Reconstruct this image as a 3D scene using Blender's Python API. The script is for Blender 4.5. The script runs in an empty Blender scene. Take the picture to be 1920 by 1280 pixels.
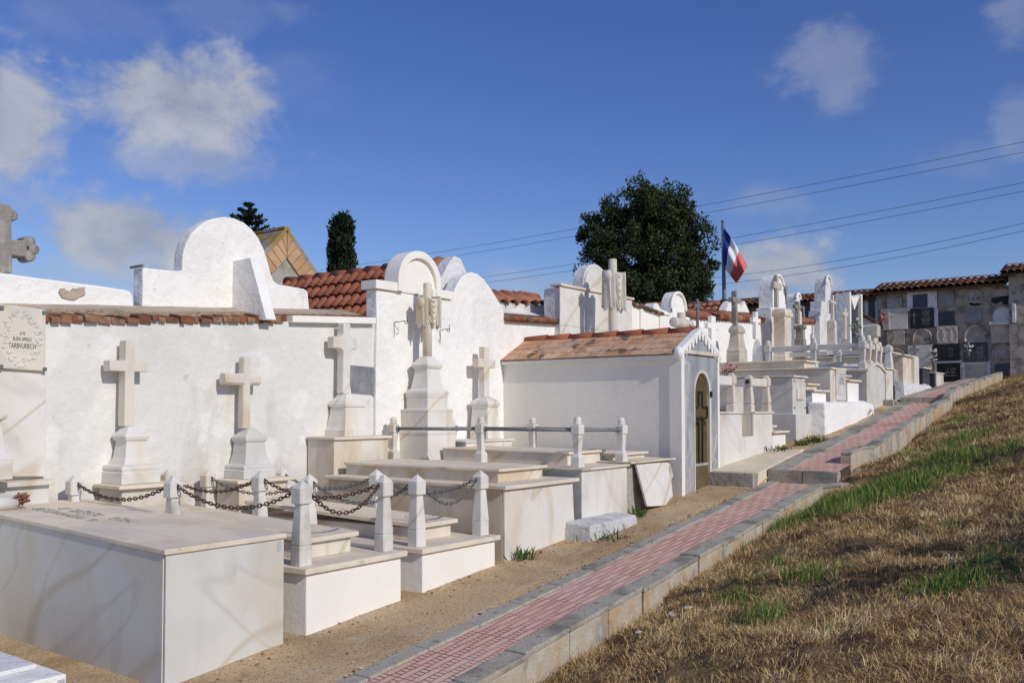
import bpy, bmesh, math, random
import numpy as np
from mathutils import Vector, noise as mnoise

# ------------------------------------------------------------------ camera, sky, sun, exposure
scene = bpy.context.scene
COL = scene.collection
FPX, CYP = 1690.0, 710.0
PITCH, YAW = math.radians(1.9), math.radians(36.7)
cam_d = bpy.data.cameras.new('camera'); cam = bpy.data.objects.new('camera', cam_d); COL.objects.link(cam)
cam.location = (0, 0, 0); cam.rotation_euler = (math.radians(90) + PITCH, 0, YAW)
cam_d.sensor_width = 36; cam_d.lens = FPX / 1920 * 36; cam_d.shift_y = (CYP - 640) / 1920
cam_d.clip_start = 0.05; cam_d.clip_end = 3000
scene.camera = cam
scene.view_settings.view_transform = 'Standard'; scene.view_settings.look = 'None'
scene.view_settings.exposure = 0.0; scene.view_settings.gamma = 1.0

SUN_TO = Vector((1.0, -0.16, 0.65)).normalized()      # direction towards the sun
SUN_EL = math.asin(SUN_TO.z); SUN_AZ = math.atan2(SUN_TO.x, SUN_TO.y)
sd = bpy.data.lights.new('sun', 'SUN'); sd.energy = 2.8; sd.angle = math.radians(0.5); sd.color = (1.0, 0.945, 0.85)
so = bpy.data.objects.new('sun', sd); COL.objects.link(so)
so.rotation_euler = SUN_TO.to_track_quat('Z', 'Y').to_euler(); so.location = (20, 0, 20)

_c, _s = math.cos(PITCH), math.sin(PITCH); _cy, _sy = math.cos(YAW), math.sin(YAW)
def ray(px, py):
    x, z = px - 960.0, CYP - py
    w1, w2 = FPX * _c - z * _s, FPX * _s + z * _c
    return (x * _cy - w1 * _sy, x * _sy + w1 * _cy, w2)
def onX(px, py, X): r = ray(px, py); t = X / r[0]; return (X, r[1] * t, r[2] * t)
def onY(px, py, Y): r = ray(px, py); t = Y / r[1]; return (r[0] * t, Y, r[2] * t)
def onZ(px, py, Z): r = ray(px, py); t = Z / r[2]; return (r[0] * t, r[1] * t, Z)
def YZ(X, *pts): return [onX(px, py, X)[1:] for px, py in pts]

# clouds: (px, py, half width px, half height px, strength)
CLOUDS = [(345, 185, 165, 82, .95), (5, 235, 100, 98, .95), (350, 302, 175, 46, .55), (235, 436, 185, 80, 1.0), (130, 520, 240, 50, .4),
          (1460, 510, 120, 62, 1.0), (1570, 120, 85, 75, .36), (1912, 30, 45, 40, .30), (1920, 240, 45, 50, .24),
          (190, 25, 150, 70, .18), (400, 15, 120, 45, .16), (1450, 375, 95, 30, .20), (1810, 300, 90, 35, .14),
          (560, 160, 90, 60, .12), (60, 380, 110, 40, .25), (980, 545, 140, 40, .4), (330, 500, 160, 50, .3)]
def build_world():
    w = bpy.data.worlds.new('World'); scene.world = w; w.use_nodes = True
    nt = w.node_tree; N = nt.nodes; L = nt.links; N.clear()
    out = N.new('ShaderNodeOutputWorld'); mix = N.new('ShaderNodeMixShader')
    sky = N.new('ShaderNodeTexSky'); sky.sky_type = 'NISHITA'; sky.sun_disc = False
    sky.sun_elevation = SUN_EL; sky.sun_rotation = SUN_AZ; sky.altitude = 300; sky.air_density = 1.1; sky.dust_density = 0.25; sky.ozone_density = 2.6
    hs = N.new('ShaderNodeHueSaturation'); hs.inputs['Saturation'].default_value = 1.2; hs.inputs['Hue'].default_value = .518; hs.inputs['Value'].default_value = 1.0
    bg = N.new('ShaderNodeBackground'); bg.inputs['Strength'].default_value = 0.085
    ti = N.new('ShaderNodeMixRGB'); ti.blend_type = 'MULTIPLY'; ti.inputs[0].default_value = 1; ti.inputs[2].default_value = (.96, 1.02, 1.22, 1)
    L.new(sky.outputs[0], hs.inputs['Color']); L.new(hs.outputs[0], ti.inputs[1]); L.new(ti.outputs[0], bg.inputs['Color'])
    cb = N.new('ShaderNodeBackground'); cb.inputs['Strength'].default_value = 1.0
    tc = N.new('ShaderNodeTexCoord')
    def M(op, a, b=None, c=None, clamp=False):
        n = N.new('ShaderNodeMath'); n.operation = op; n.use_clamp = clamp
        for i, v in enumerate((a, b, c)):
            if v is None: continue
            if isinstance(v, (int, float)): n.inputs[i].default_value = v
            else: L.new(v, n.inputs[i])
        return n.outputs[0]
    def V(op, a, b):
        n = N.new('ShaderNodeVectorMath'); n.operation = op
        for i, v in enumerate((a, b)):
            if isinstance(v, (tuple, list)): n.inputs[i].default_value = v
            else: L.new(v, n.inputs[i])
        return n.outputs['Value'] if op == 'DOT_PRODUCT' else n.outputs[0]
    d = tc.outputs['Generated']
    def NZ(scale, detail, rough, off):
        n = N.new('ShaderNodeTexNoise'); n.inputs['Scale'].default_value = scale; n.inputs['Detail'].default_value = detail
        n.inputs['Roughness'].default_value = rough; n.inputs['Distortion'].default_value = 0.35
        L.new(V('ADD', V('MULTIPLY', d, (1, 1, 1.5)), off), n.inputs['Vector']); return n.outputs['Fac']
    n1 = NZ(11, 9, .56, (0, 0, 0)); n2 = NZ(34, 8, .6, (3, 1, 2))
    nn = M('ADD', M('MULTIPLY', M('SUBTRACT', n1, .5), 1.9), M('MULTIPLY', M('SUBTRACT', n2, .5), .75))
    tot = None
    for (px, py, rx, ry, st) in CLOUDS:
        c = Vector(ray(px, py)).normalized(); r = Vector((c.y, -c.x, 0)).normalized(); u = r.cross(c)
        den = M('MAXIMUM', V('DOT_PRODUCT', d, tuple(c)), .02)
        a = M('DIVIDE', M('DIVIDE', V('DOT_PRODUCT', d, tuple(r)), den), rx / FPX * 1.25)
        b = M('DIVIDE', M('DIVIDE', V('DOT_PRODUCT', d, tuple(u)), den), ry / FPX * 1.25)
        e = M('SQRT', M('ADD', M('MULTIPLY', a, a), M('MULTIPLY', b, b)))
        # flatter base, billowing top
        m = M('ADD', M('SUBTRACT', .97, e), nn)
        m = M('MULTIPLY', m, 1.35, clamp=True)
        m = M('MULTIPLY', M('MULTIPLY', m, m), M('SUBTRACT', 3.0, M('MULTIPLY', m, 2.0)))
        m = M('MULTIPLY', m, st)
        tot = m if tot is None else M('SUBTRACT', M('ADD', tot, m), M('MULTIPLY', tot, m))
    tone = N.new('ShaderNodeMixRGB'); tone.inputs[1].default_value = (.30, .335, .42, 1); tone.inputs[2].default_value = (.50, .52, .575, 1)
    mr = N.new('ShaderNodeMapRange'); mr.inputs[1].default_value = .35; mr.inputs[2].default_value = .68; L.new(n1, mr.inputs[0]); L.new(mr.outputs[0], tone.inputs[0])
    L.new(tone.outputs[0], cb.inputs['Color'])
    L.new(M('MULTIPLY', tot, .92), mix.inputs[0]); L.new(bg.outputs[0], mix.inputs[1]); L.new(cb.outputs[0], mix.inputs[2]); L.new(mix.outputs[0], out.inputs[0])
build_world()

# ------------------------------------------------------------------ materials
def new_mat(name):
    m = bpy.data.materials.new(name); m.use_nodes = True
    return m, m.node_tree, m.node_tree.nodes, m.node_tree.links
def noise_fac(nt, scale, detail=6, rough=.55, stretch=(1, 1, 1), dist=0.0, lo=.4, hi=.6, vein=False, rot=None):
    N, L = nt.nodes, nt.links
    g = N.new('ShaderNodeNewGeometry'); mp = N.new('ShaderNodeMapping'); mp.inputs['Scale'].default_value = stretch
    src = g.outputs['Position']
    if rot:
        m0 = N.new('ShaderNodeMapping'); m0.inputs['Rotation'].default_value = rot; L.new(src, m0.inputs['Vector']); src = m0.outputs[0]
    L.new(src, mp.inputs['Vector'])
    n = N.new('ShaderNodeTexNoise'); n.inputs['Scale'].default_value = scale; n.inputs['Detail'].default_value = detail
    n.inputs['Roughness'].default_value = rough; n.inputs['Distortion'].default_value = dist
    L.new(mp.outputs[0], n.inputs['Vector']); o = n.outputs['Fac']
    if vein:
        s = N.new('ShaderNodeMath'); s.operation = 'SUBTRACT'; L.new(o, s.inputs[0]); s.inputs[1].default_value = .5
        a = N.new('ShaderNodeMath'); a.operation = 'ABSOLUTE'; L.new(s.outputs[0], a.inputs[0]); o = a.outputs[0]
    r = N.new('ShaderNodeMapRange'); r.interpolation_type = 'SMOOTHSTEP'
    r.inputs[1].default_value = lo; r.inputs[2].default_value = hi; L.new(o, r.inputs[0])
    return r.outputs[0]
def pmat(name, base, layers=(), bumps=(), rough=.8, tint=None, spec=.3, metal=0.0, coat=0):
    """layers: (colour, amount, noise kwargs); bumps: (strength, distance, scale[, stretch]); tint: colours picked by the mesh's tint attribute"""
    m, nt, N, L = new_mat(name)
    b = N['Principled BSDF']; b.inputs['Roughness'].default_value = rough; b.inputs['Metallic'].default_value = metal
    b.inputs['Specular IOR Level'].default_value = spec
    col = None
    if tint:
        at = N.new('ShaderNodeAttribute'); at.attribute_name = 'tint'
        cr = N.new('ShaderNodeValToRGB'); e = cr.color_ramp.elements
        e[0].position = 0; e[0].color = (*tint[0], 1); e[1].position = 1; e[1].color = (*tint[-1], 1)
        for i, c in enumerate(tint[1:-1]):
            k = e.new((i + 1) / (len(tint) - 1)); k.color = (*c, 1)
        L.new(at.outputs['Fac'], cr.inputs[0]); col = cr.outputs[0]
    for (c, amt, kw) in layers:
        f = noise_fac(nt, **kw)
        mu = N.new('ShaderNodeMath'); mu.operation = 'MULTIPLY'; L.new(f, mu.inputs[0]); mu.inputs[1].default_value = amt
        mx = N.new('ShaderNodeMixRGB'); L.new(mu.outputs[0], mx.inputs[0])
        if col is None: mx.inputs[1].default_value = (*base, 1)
        else: L.new(col, mx.inputs[1])
        mx.inputs[2].default_value = (*c, 1); col = mx.outputs[0]
    if col is None: b.inputs['Base Color'].default_value = (*base, 1)
    else: L.new(col, b.inputs['Base Color'])
    nrm = None
    for bp in bumps:
        f = noise_fac(nt, bp[2], detail=5, stretch=bp[3] if len(bp) > 3 else (1, 1, 1), lo=.2, hi=.8)
        k = N.new('ShaderNodeBump'); k.inputs['Strength'].default_value = bp[0]; k.inputs['Distance'].default_value = bp[1]
        L.new(f, k.inputs['Height'])
        if nrm: L.new(nrm, k.inputs['Normal'])
        nrm = k.outputs[0]
    if nrm: L.new(nrm, b.inputs['Normal'])
    return m
K = dict
M_ = {}
M_['plaster'] = pmat('white_plaster', (.90, .88, .83), [
    ((.80, .78, .735), .55, K(scale=1.3, detail=5, lo=.42, hi=.66)),
    ((.66, .63, .57), .45, K(scale=2.2, detail=7, stretch=(1, 1, .3), lo=.60, hi=.74)),
    ((.56, .52, .46), .5, K(scale=9, detail=8, lo=.66, hi=.74)),
    ((.93, .915, .87), .6, K(scale=5, detail=4, lo=.5, hi=.62))], [(.5, .02, 9), (.35, .006, 60)], .92, spec=.1)
M_['plaster_old'] = pmat('old_white_plaster', (.75, .73, .68), [
    ((.64, .625, .58), .6, K(scale=1.1, detail=6, lo=.42, hi=.66)),
    ((.48, .43, .34), .65, K(scale=1.6, detail=7, stretch=(1, 1, .2), lo=.55, hi=.71)),
    ((.46, .42, .36), .5, K(scale=9, detail=8, lo=.65, hi=.74)),
    ((.84, .825, .78), .7, K(scale=3, detail=6, lo=.53, hi=.64))], [(.4, .02, 8), (.3, .005, 60)], .92, spec=.1)
M_['plaster_smooth'] = pmat('smooth_white_render', (.90, .865, .785), [
    ((.82, .785, .71), .5, K(scale=.9, detail=5, lo=.4, hi=.65)), ((.66, .65, .63), .3, K(scale=4, stretch=(1, 1, .35), lo=.58, hi=.75))],
    [(.25, .006, 25), (.2, .003, 120)], .9, spec=.1)
M_['plaster_dirty'] = pmat('weathered_white_plaster', (.74, .73, .72), [
    ((.50, .48, .44), .65, K(scale=3, detail=8, lo=.5, hi=.7)), ((.3, .29, .27), .5, K(scale=12, detail=8, lo=.62, hi=.72))],
    [(.6, .02, 10), (.4, .006, 60)], .92, spec=.1)
def marble(name, base, ochre, amt=.5, vein=(.5, .47, .42)):
    return pmat(name, base, [
        (tuple(x * .88 for x in base), .7, K(scale=2.2, detail=6, dist=.6, lo=.4, hi=.65)),
        (ochre, amt * 1.25, K(scale=1.7, detail=7, dist=.9, stretch=(1, 1, .42), lo=.47, hi=.68)),
        (tuple(x * .72 for x in ochre), amt * .8, K(scale=4.5, detail=7, dist=.5, stretch=(1, 1, .16), lo=.56, hi=.74)),
        (vein, .30, K(scale=.9, detail=2.5, dist=.15, rot=(.75, .6, .4), stretch=(.35, .35, 1.7), vein=True, lo=.020, hi=0.0)),
        (tuple(x * .85 for x in ochre), .55, K(scale=.8, detail=2, dist=.1, rot=(-.7, .5, .2), stretch=(.25, .3, 1.5), vein=True, lo=.016, hi=0.0)),
        (tuple(x * .55 for x in base), .35, K(scale=14, detail=8, stretch=(1, 1, .25), lo=.62, hi=.76))],
        [(.12, .004, 40)], .55, spec=.35)
M_['marble'] = marble('white_marble', (.77, .74, .675), (.62, .48, .30), .42)
M_['marble_warm'] = marble('cream_marble', (.74, .68, .575), (.58, .42, .24), .5)
M_['marble_cool'] = marble('pale_grey_marble', (.655, .645, .60), (.58, .50, .35), .35, (.42, .40, .36))
M_['marble_lid'] = pmat('weathered_marble_top', (.79, .69, .53), [
    ((.63, .52, .375), .7, K(scale=3, detail=7, lo=.42, hi=.66)), ((.66, .61, .54), .6, K(scale=1.5, detail=5, lo=.45, hi=.65)),
    ((.26, .24, .20), .6, K(scale=6, detail=9, stretch=(.35, 1, 1), lo=.6, hi=.74)), ((.2, .19, .17), .5, K(scale=30, detail=6, lo=.64, hi=.74))],
    [(.3, .004, 50)], .75, spec=.25)
M_['marble_grey'] = pmat('grey_marble', (.40, .41, .42), [
    ((.24, .26, .29), .8, K(scale=2, detail=6, dist=1.2, stretch=(1, 1.6, .35), lo=.42, hi=.62)),
    ((.60, .59, .56), .7, K(scale=1.6, detail=6, dist=1.5, stretch=(1, 2, .5), lo=.55, hi=.7)),
    ((.68, .66, .60), .6, K(scale=1.2, detail=3, dist=1.0, vein=True, lo=.012, hi=0))], [(.1, .003, 40)], .4, spec=.4)
M_['stone_grey'] = pmat('weathered_grey_stone', (.30, .28, .25), [
    ((.17, .165, .15), .8, K(scale=6, detail=8, lo=.45, hi=.65)), ((.42, .40, .36), .7, K(scale=14, detail=6, stretch=(1, 1, .4), lo=.5, hi=.65)),
    ((.35, .31, .14), .4, K(scale=9, detail=6, lo=.6, hi=.7))], [(.6, .01, 40)], .92, spec=.1)
M_['stone_warm'] = pmat('weathered_cream_stone', (.55, .50, .42), [
    ((.40, .36, .29), .7, K(scale=5, detail=8, lo=.45, hi=.65)), ((.25, .23, .19), .5, K(scale=9, detail=8, stretch=(1, 1, .3), lo=.6, hi=.74))],
    [(.4, .006, 50)], .9, spec=.1)
M_['stone_pale'] = pmat('pale_weathered_stone', (.66, .62, .54), [((.50, .45, .36), .7, K(scale=4, detail=8, stretch=(1, 1, .4), lo=.45, hi=.65)), ((.30, .28, .24), .4, K(scale=10, detail=8, lo=.6, hi=.72))], [(.4, .008, 30)], .9, spec=.1)
M_['block_grey'] = pmat('scuffed_grey_whitewash', (.60, .60, .58), [((.42, .42, .41), .7, K(scale=7, detail=8, lo=.45, hi=.62)), ((.26, .25, .23), .6, K(scale=14, detail=8, lo=.58, hi=.7))], [(.6, .015, 18)], .95, spec=.1)
M_['marble_post'] = pmat('streaked_marble_post', (.70, .675, .61), [((.48, .45, .38), .7, K(scale=4, detail=6, lo=.42, hi=.62)), ((.17, .165, .15), .75, K(scale=7, detail=8, stretch=(1, 1, .16), lo=.52, hi=.70)), ((.55, .40, .24), .5, K(scale=5, detail=6, stretch=(1, 1, .2), lo=.55, hi=.7))], [(.3, .004, 50)], .8, spec=.2)
M_['cement'] = pmat('rough_cement', (.42, .39, .34), [
    ((.29, .26, .22), .8, K(scale=5, detail=8, lo=.42, hi=.66)), ((.5, .47, .41), .5, K(scale=11, detail=6, lo=.5, hi=.66)), ((.18, .17, .15), .5, K(scale=20, detail=7, lo=.64, hi=.72))],
    [(.5, .012, 25), (.4, .004, 120)], .95, spec=.1)
M_['concrete_slab'] = pmat('pale_concrete', (.72, .63, .47), [((.60, .51, .37), .6, K(scale=3, detail=7, lo=.42, hi=.66)), ((.34, .3, .24), .4, K(scale=26, detail=6, lo=.6, hi=.72))],
    [(.3, .006, 60)], .95, spec=.1)
M_['grey_patch'] = pmat('grey_mortar', (.25, .255, .265), [((.18, .185, .195), .7, K(scale=8, detail=7, lo=.42, hi=.62)), ((.34, .345, .355), .6, K(scale=6, detail=7, stretch=(1, 1, .5), lo=.52, hi=.68))], [(.5, .008, 30)], .95, spec=.1)
TERRA = [(.13, .06, .035), (.30, .105, .055), (.36, .14, .08), (.42, .19, .11), (.27, .12, .08), (.40, .25, .16)]
M_['terracotta'] = pmat('terracotta', (.3, .1, .05), [
    ((.17, .10, .07), .55, K(scale=9, detail=8, lo=.5, hi=.68)), ((.42, .36, .30), .5, K(scale=22, detail=7, lo=.6, hi=.72)), ((.07, .06, .05), .6, K(scale=6, detail=8, lo=.6, hi=.72))],
    [(.4, .006, 60)], .92, tint=TERRA, spec=.15)
M_['terracotta_red'] = pmat('red_roof_tile', (.3, .1, .05), [((.19, .08, .055), .5, K(scale=7, detail=8, lo=.5, hi=.7)), ((.4, .3, .25), .35, K(scale=40, detail=5, lo=.64, hi=.74))],
    [(.3, .004, 60)], .85, tint=[(.27, .085, .045), (.42, .145, .08), (.35, .115, .06)], spec=.25)
M_['terracotta_far'] = pmat('old_roof_tile', (.3, .1, .05), [((.09, .065, .05), .8, K(scale=3, detail=8, lo=.46, hi=.64)), ((.38, .30, .24), .4, K(scale=12, detail=7, lo=.56, hi=.7))],
    [(.3, .01, 30)], .92, tint=[(.12, .06, .04), (.30, .13, .08), (.38, .19, .13), (.22, .10, .065)], spec=.15)
M_['flat_tile'] = pmat('flat_clay_tile', (.4, .2, .13), [((.50, .36, .27), .6, K(scale=4, detail=7, lo=.45, hi=.65)), ((.10, .09, .075), .85, K(scale=4.5, detail=9, stretch=(1, 1, 1), lo=.575, hi=.64)), ((.26, .15, .1), .5, K(scale=16, detail=6, lo=.52, hi=.66))],
    [(.4, .006, 50)], .93, tint=[(.54, .27, .145), (.66, .43, .265), (.60, .34, .20), (.70, .50, .33)], spec=.12)
M_['coping'] = pmat('old_coping_brick', (.3, .12, .07), [((.13, .09, .06), .75, K(scale=10, detail=8, lo=.46, hi=.62)), ((.40, .33, .25), .6, K(scale=8, detail=8, lo=.56, hi=.68)), ((.05, .045, .04), .6, K(scale=5, detail=8, lo=.6, hi=.7))],
    [(.6, .01, 40)], .95, tint=[(.14, .065, .04), (.32, .115, .06), (.24, .09, .055), (.36, .17, .10), (.28, .16, .10)], spec=.1)
M_['iron'] = pmat('dark_iron', (.03, .032, .035), rough=.55, spec=.4)
M_['iron_grey'] = pmat('grey_painted_iron', (.16, .17, .17), [((.10, .09, .08), .5, K(scale=30, lo=.5, hi=.65))], rough=.6)
M_['rust'] = pmat('rusty_chain', (.085, .052, .038), [((.14, .07, .042), .7, K(scale=60, detail=5, lo=.45, hi=.62))], [(.5, .002, 150)], .85, spec=.2)
M_['steel'] = pmat('weathered_steel_chain', (.20, .21, .21), [((.10, .11, .11), .6, K(scale=50, detail=5, lo=.45, hi=.62))], rough=.55, metal=.35)
M_['pipe'] = pmat('grey_painted_pipe', (.23, .235, .235), [((.33, .33, .32), .6, K(scale=12, detail=6, lo=.5, hi=.65)), ((.14, .13, .12), .5, K(scale=30, lo=.58, hi=.68))], rough=.6)
M_['door_glass'] = pmat('amber_glass', (.115, .085, .026), [((.075, .056, .018), .7, K(scale=6, detail=5, lo=.42, hi=.62)), ((.155, .115, .04), .5, K(scale=90, detail=3, lo=.5, hi=.6))], [(.35, .003, 120)], .42, spec=.4)
M_['door_panel'] = pmat('bronze_door_panel', (.15, .115, .055), [((.10, .075, .035), .6, K(scale=5, lo=.42, hi=.62))], rough=.45, spec=.4)
M_['black_granite'] = pmat('black_granite', (.008, .009, .012), rough=.25, spec=.4)
M_['grey_granite'] = pmat('grey_granite_slab', (.06, .068, .08), [((.04, .045, .055), .6, K(scale=20, lo=.45, hi=.6))], rough=.4)
M_['niche_board'] = pmat('grey_niche_board', (.32, .315, .31), [((.16, .16, .16), .6, K(scale=4, lo=.42, hi=.64))], rough=.9)
M_['niche_dark'] = pmat('dark_niche_glass', (.04, .055, .075), [((.06, .075, .09), .5, K(scale=6, lo=.42, hi=.64))], rough=.3, spec=.4)
M_['niche_stone'] = pmat('niche_stone', (.44, .39, .32), [((.20, .175, .145), .8, K(scale=4, detail=8, lo=.46, hi=.6)), ((.45, .42, .37), .5, K(scale=7, detail=7, lo=.55, hi=.68))], [(.5, .015, 20)], .95, spec=.1)
M_['brick_orange'] = pmat('orange_brick', (.5, .26, .12), [((.45, .27, .15), .5, K(scale=6, lo=.45, hi=.6))], [(.3, .01, 30)], .9, tint=[(.56, .34, .18), (.62, .41, .24), (.52, .31, .17)], spec=.1)
M_['lichen'] = pmat('lichen_cement', (.34, .31, .27), [((.33, .23, .05), .9, K(scale=2.2, detail=8, lo=.47, hi=.58)), ((.16, .15, .14), .7, K(scale=4, detail=8, lo=.52, hi=.66))], [(.5, .02, 15)], .95, spec=.1)
M_['ink'] = pmat('black_letter_paint', (.02, .02, .022), rough=.7)
M_['letter_grey'] = pmat('worn_letter', (.42, .40, .37), [((.25, .24, .22), .6, K(scale=30, lo=.45, hi=.6))], rough=.9)
M_['letter_light'] = pmat('pale_letter', (.50, .49, .46), rough=.7)
M_['sign_grey'] = pmat('small_grey_plate', (.50, .52, .55), [((.34, .36, .4), .6, K(scale=90, detail=2, lo=.48, hi=.55))], rough=.6)
M_['wire'] = pmat('black_wire', (.03, .033, .04), rough=.7)
M_['pole'] = pmat('grey_metal_pole', (.15, .18, .22), rough=.5, metal=.2)
M_['flag_blue'] = pmat('blue_flag_cloth', (.03, .055, .24), rough=.9, spec=.1)
M_['flag_white'] = pmat('white_flag_cloth', (.80, .80, .82), rough=.9, spec=.1)
M_['flag_red'] = pmat('red_flag_cloth', (.74, .17, .16), rough=.9, spec=.1)
M_['bark'] = pmat('bark', (.09, .065, .045), [((.05, .04, .03), .7, K(scale=10, stretch=(1, 1, .2), lo=.42, hi=.6))], [(.6, .03, 12)], .95)
def leafmat(name, cols):
    m = pmat(name, cols[0], tint=cols, rough=.75, spec=.12); return m
M_['leaf_dark'] = leafmat('dark_conifer_foliage', [(.014, .022, .010), (.036, .050, .020), (.062, .080, .031), (.10, .115, .046)])
M_['leaf_cypress'] = leafmat('cypress_foliage', [(.012, .022, .011), (.022, .036, .017), (.034, .050, .020)])
M_['weed'] = leafmat('green_weed', [(.045, .085, .018), (.08, .13, .03), (.12, .16, .05)])
M_['pink'] = leafmat('pink_petals', [(.42, .06, .17), (.55, .13, .27)])
M_['red_petal'] = leafmat('red_petals', [(.42, .05, .04), (.5, .3, .28), (.6, .08, .06)])
M_['white_petal'] = leafmat('white_petals', [(.6, .6, .58), (.7, .68, .66), (.5, .52, .5)])
M_['dried'] = leafmat('dried_flowers', [(.22, .14, .07), (.30, .20, .10), (.20, .05, .045), (.30, .10, .08)])
M_['straw'] = pmat('dry_straw', (.3, .2, .1), tint=[(.14, .086, .037), (.34, .218, .09), (.52, .35, .15), (.69, .495, .235), (.83, .655, .385)], rough=.8, spec=.15)
M_['grass'] = pmat('green_grass', (.1, .15, .03), tint=[(.06, .125, .022), (.12, .22, .038), (.19, .29, .065), (.33, .33, .12), (.48, .37, .18)], rough=.75, spec=.15)
M_['soil'] = pmat('dry_soil', (.28, .185, .098), [((.13, .085, .045), .7, K(scale=3, detail=8, lo=.42, hi=.62)), ((.25, .165, .085), .6, K(scale=7, detail=8, lo=.52, hi=.68)), ((.07, .085, .022), .45, K(scale=1.1, detail=7, lo=.55, hi=.68))],
    [(.8, .04, 12), (.7, .012, 60)], .97, spec=.08)
M_['mortar_tan'] = pmat('tan_mortar', (.50, .41, .31), [((.40, .31, .22), .7, K(scale=5, detail=7, lo=.42, hi=.64)), ((.30, .2, .13), .5, K(scale=8, detail=8, lo=.6, hi=.72)), ((.6, .54, .45), .5, K(scale=14, detail=6, lo=.54, hi=.68))], [(.6, .015, 25)], .95, spec=.1)
M_['sand'] = pmat('sandy_ground', (.62, .44, .25), [
    ((.45, .31, .175), .8, K(scale=1.4, detail=6, lo=.44, hi=.64)), ((.36, .225, .115), .6, K(scale=.8, detail=5, dist=.5, lo=.55, hi=.66)),
    ((.62, .49, .32), .6, K(scale=4, detail=7, lo=.5, hi=.66)), ((.22, .14, .08), .8, K(scale=55, detail=4, lo=.55, hi=.66)), ((.74, .63, .47), .75, K(scale=80, detail=3, lo=.58, hi=.67))],
    [(.5, .012, 20), (.8, .006, 110)], .97, spec=.08)
M_['granite'] = pmat('granite_kerb', (.45, .41, .325), [
    ((.28, .265, .225), .7, K(scale=90, detail=3, lo=.48, hi=.58)), ((.60, .58, .52), .7, K(scale=120, detail=2, lo=.54, hi=.62)), ((.46, .37, .25), .6, K(scale=3, detail=7, lo=.5, hi=.7)), ((.17, .16, .135), .75, K(scale=2.4, detail=8, lo=.47, hi=.66)), ((.13, .12, .10), .6, K(scale=11, detail=8, lo=.56, hi=.7))],
    [(.6, .005, 110), (.3, .01, 14)], .95, spec=.12)
M_['kerb_face'] = pmat('stained_kerb_face', (.50, .44, .34), [
    ((.50, .31, .15), .75, K(scale=2.6, detail=7, stretch=(1, 1, .5), lo=.46, hi=.62)), ((.30, .28, .24), .8, K(scale=4, detail=8, lo=.5, hi=.66)), ((.6, .57, .5), .5, K(scale=9, detail=6, lo=.52, hi=.66)), ((.2, .17, .13), .5, K(scale=40, detail=5, lo=.6, hi=.7))],
    [(.5, .008, 40)], .95, spec=.1, tint=None)

def paver_mat():
    """pink tactile pavers: bars along the walk alternating with rungs, in shifting blocks"""
    m, nt, N, L = new_mat('pink_paver')
    b = N['Principled BSDF']; b.inputs['Roughness'].default_value = .9; b.inputs['Specular IOR Level'].default_value = .15
    at = N.new('ShaderNodeUVMap'); sp = N.new('ShaderNodeSeparateXYZ'); L.new(at.outputs[0], sp.inputs[0])
    def M(op, a, b2=None, clamp=False):
        n = N.new('ShaderNodeMath'); n.operation = op; n.use_clamp = clamp
        for i, v in enumerate((a, b2)):
            if v is None: continue
            if isinstance(v, (int, float)): n.inputs[i].default_value = v
            else: L.new(v, n.inputs[i])
        return n.outputs[0]
    u, v = sp.outputs[0], sp.outputs[1]          # metres across and along
    su = M('DIVIDE', u, .0525); i = M('FLOOR', su); fu = M('FRACT', su)
    j = M('FLOOR', M('DIVIDE', v, .20))
    par = M('MODULO', M('ADD', M('ADD', i, j), 40.0), 2.0)      # 0/1
    fv = M('FRACT', M('DIVIDE', v, .04)); ft = M('FRACT', M('DIVIDE', v, .40))
    def edge(f, w): return M('LESS_THAN', M('MINIMUM', f, M('SUBTRACT', 1.0, f)), w)
    rung = M('MULTIPLY', edge(fv, .14), par)
    g = M('MAXIMUM', M('MAXIMUM', rung, edge(fu, .085)), edge(ft, .014))
    def RGB(c): n = N.new('ShaderNodeRGB'); n.outputs[0].default_value = (*c, 1); return n.outputs[0]
    def MIX(f, a, c):
        n = N.new('ShaderNodeMixRGB'); L.new(f, n.inputs[0]); L.new(a, n.inputs[1]); L.new(c, n.inputs[2]); return n.outputs[0]
    def SC(f, k): return M('MULTIPLY', f, k)
    base = MIX(SC(noise_fac(nt, 2.5, 6, lo=.42, hi=.62), .7), RGB((.74, .455, .36)), RGB((.76, .53, .43)))
    base = MIX(SC(noise_fac(nt, 1.2, 7, lo=.56, hi=.66), .55), base, RGB((.62, .245, .20)))
    base = MIX(SC(noise_fac(nt, 60, 5, lo=.52, hi=.66), .45), base, RGB((.42, .26, .22)))
    wear = noise_fac(nt, 3.0, 6, lo=.30, hi=.62)
    col = MIX(M('MULTIPLY', g, M('ADD', M('MULTIPLY', wear, .50), .42)), base, RGB((.20, .085, .07)))
    L.new(col, b.inputs['Base Color'])
    k = N.new('ShaderNodeBump'); k.inputs['Strength'].default_value = .6; k.inputs['Distance'].default_value = .004; k.invert = True
    L.new(g, k.inputs['Height']); L.new(k.outputs[0], b.inputs['Normal'])
    return m
M_['pebble'] = pmat('pebble', (.4, .3, .2), tint=[(.12, .075, .04), (.25, .17, .10), (.45, .34, .22), (.62, .55, .45)], rough=.95, spec=.1)
M_['paver'] = paver_mat()

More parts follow.
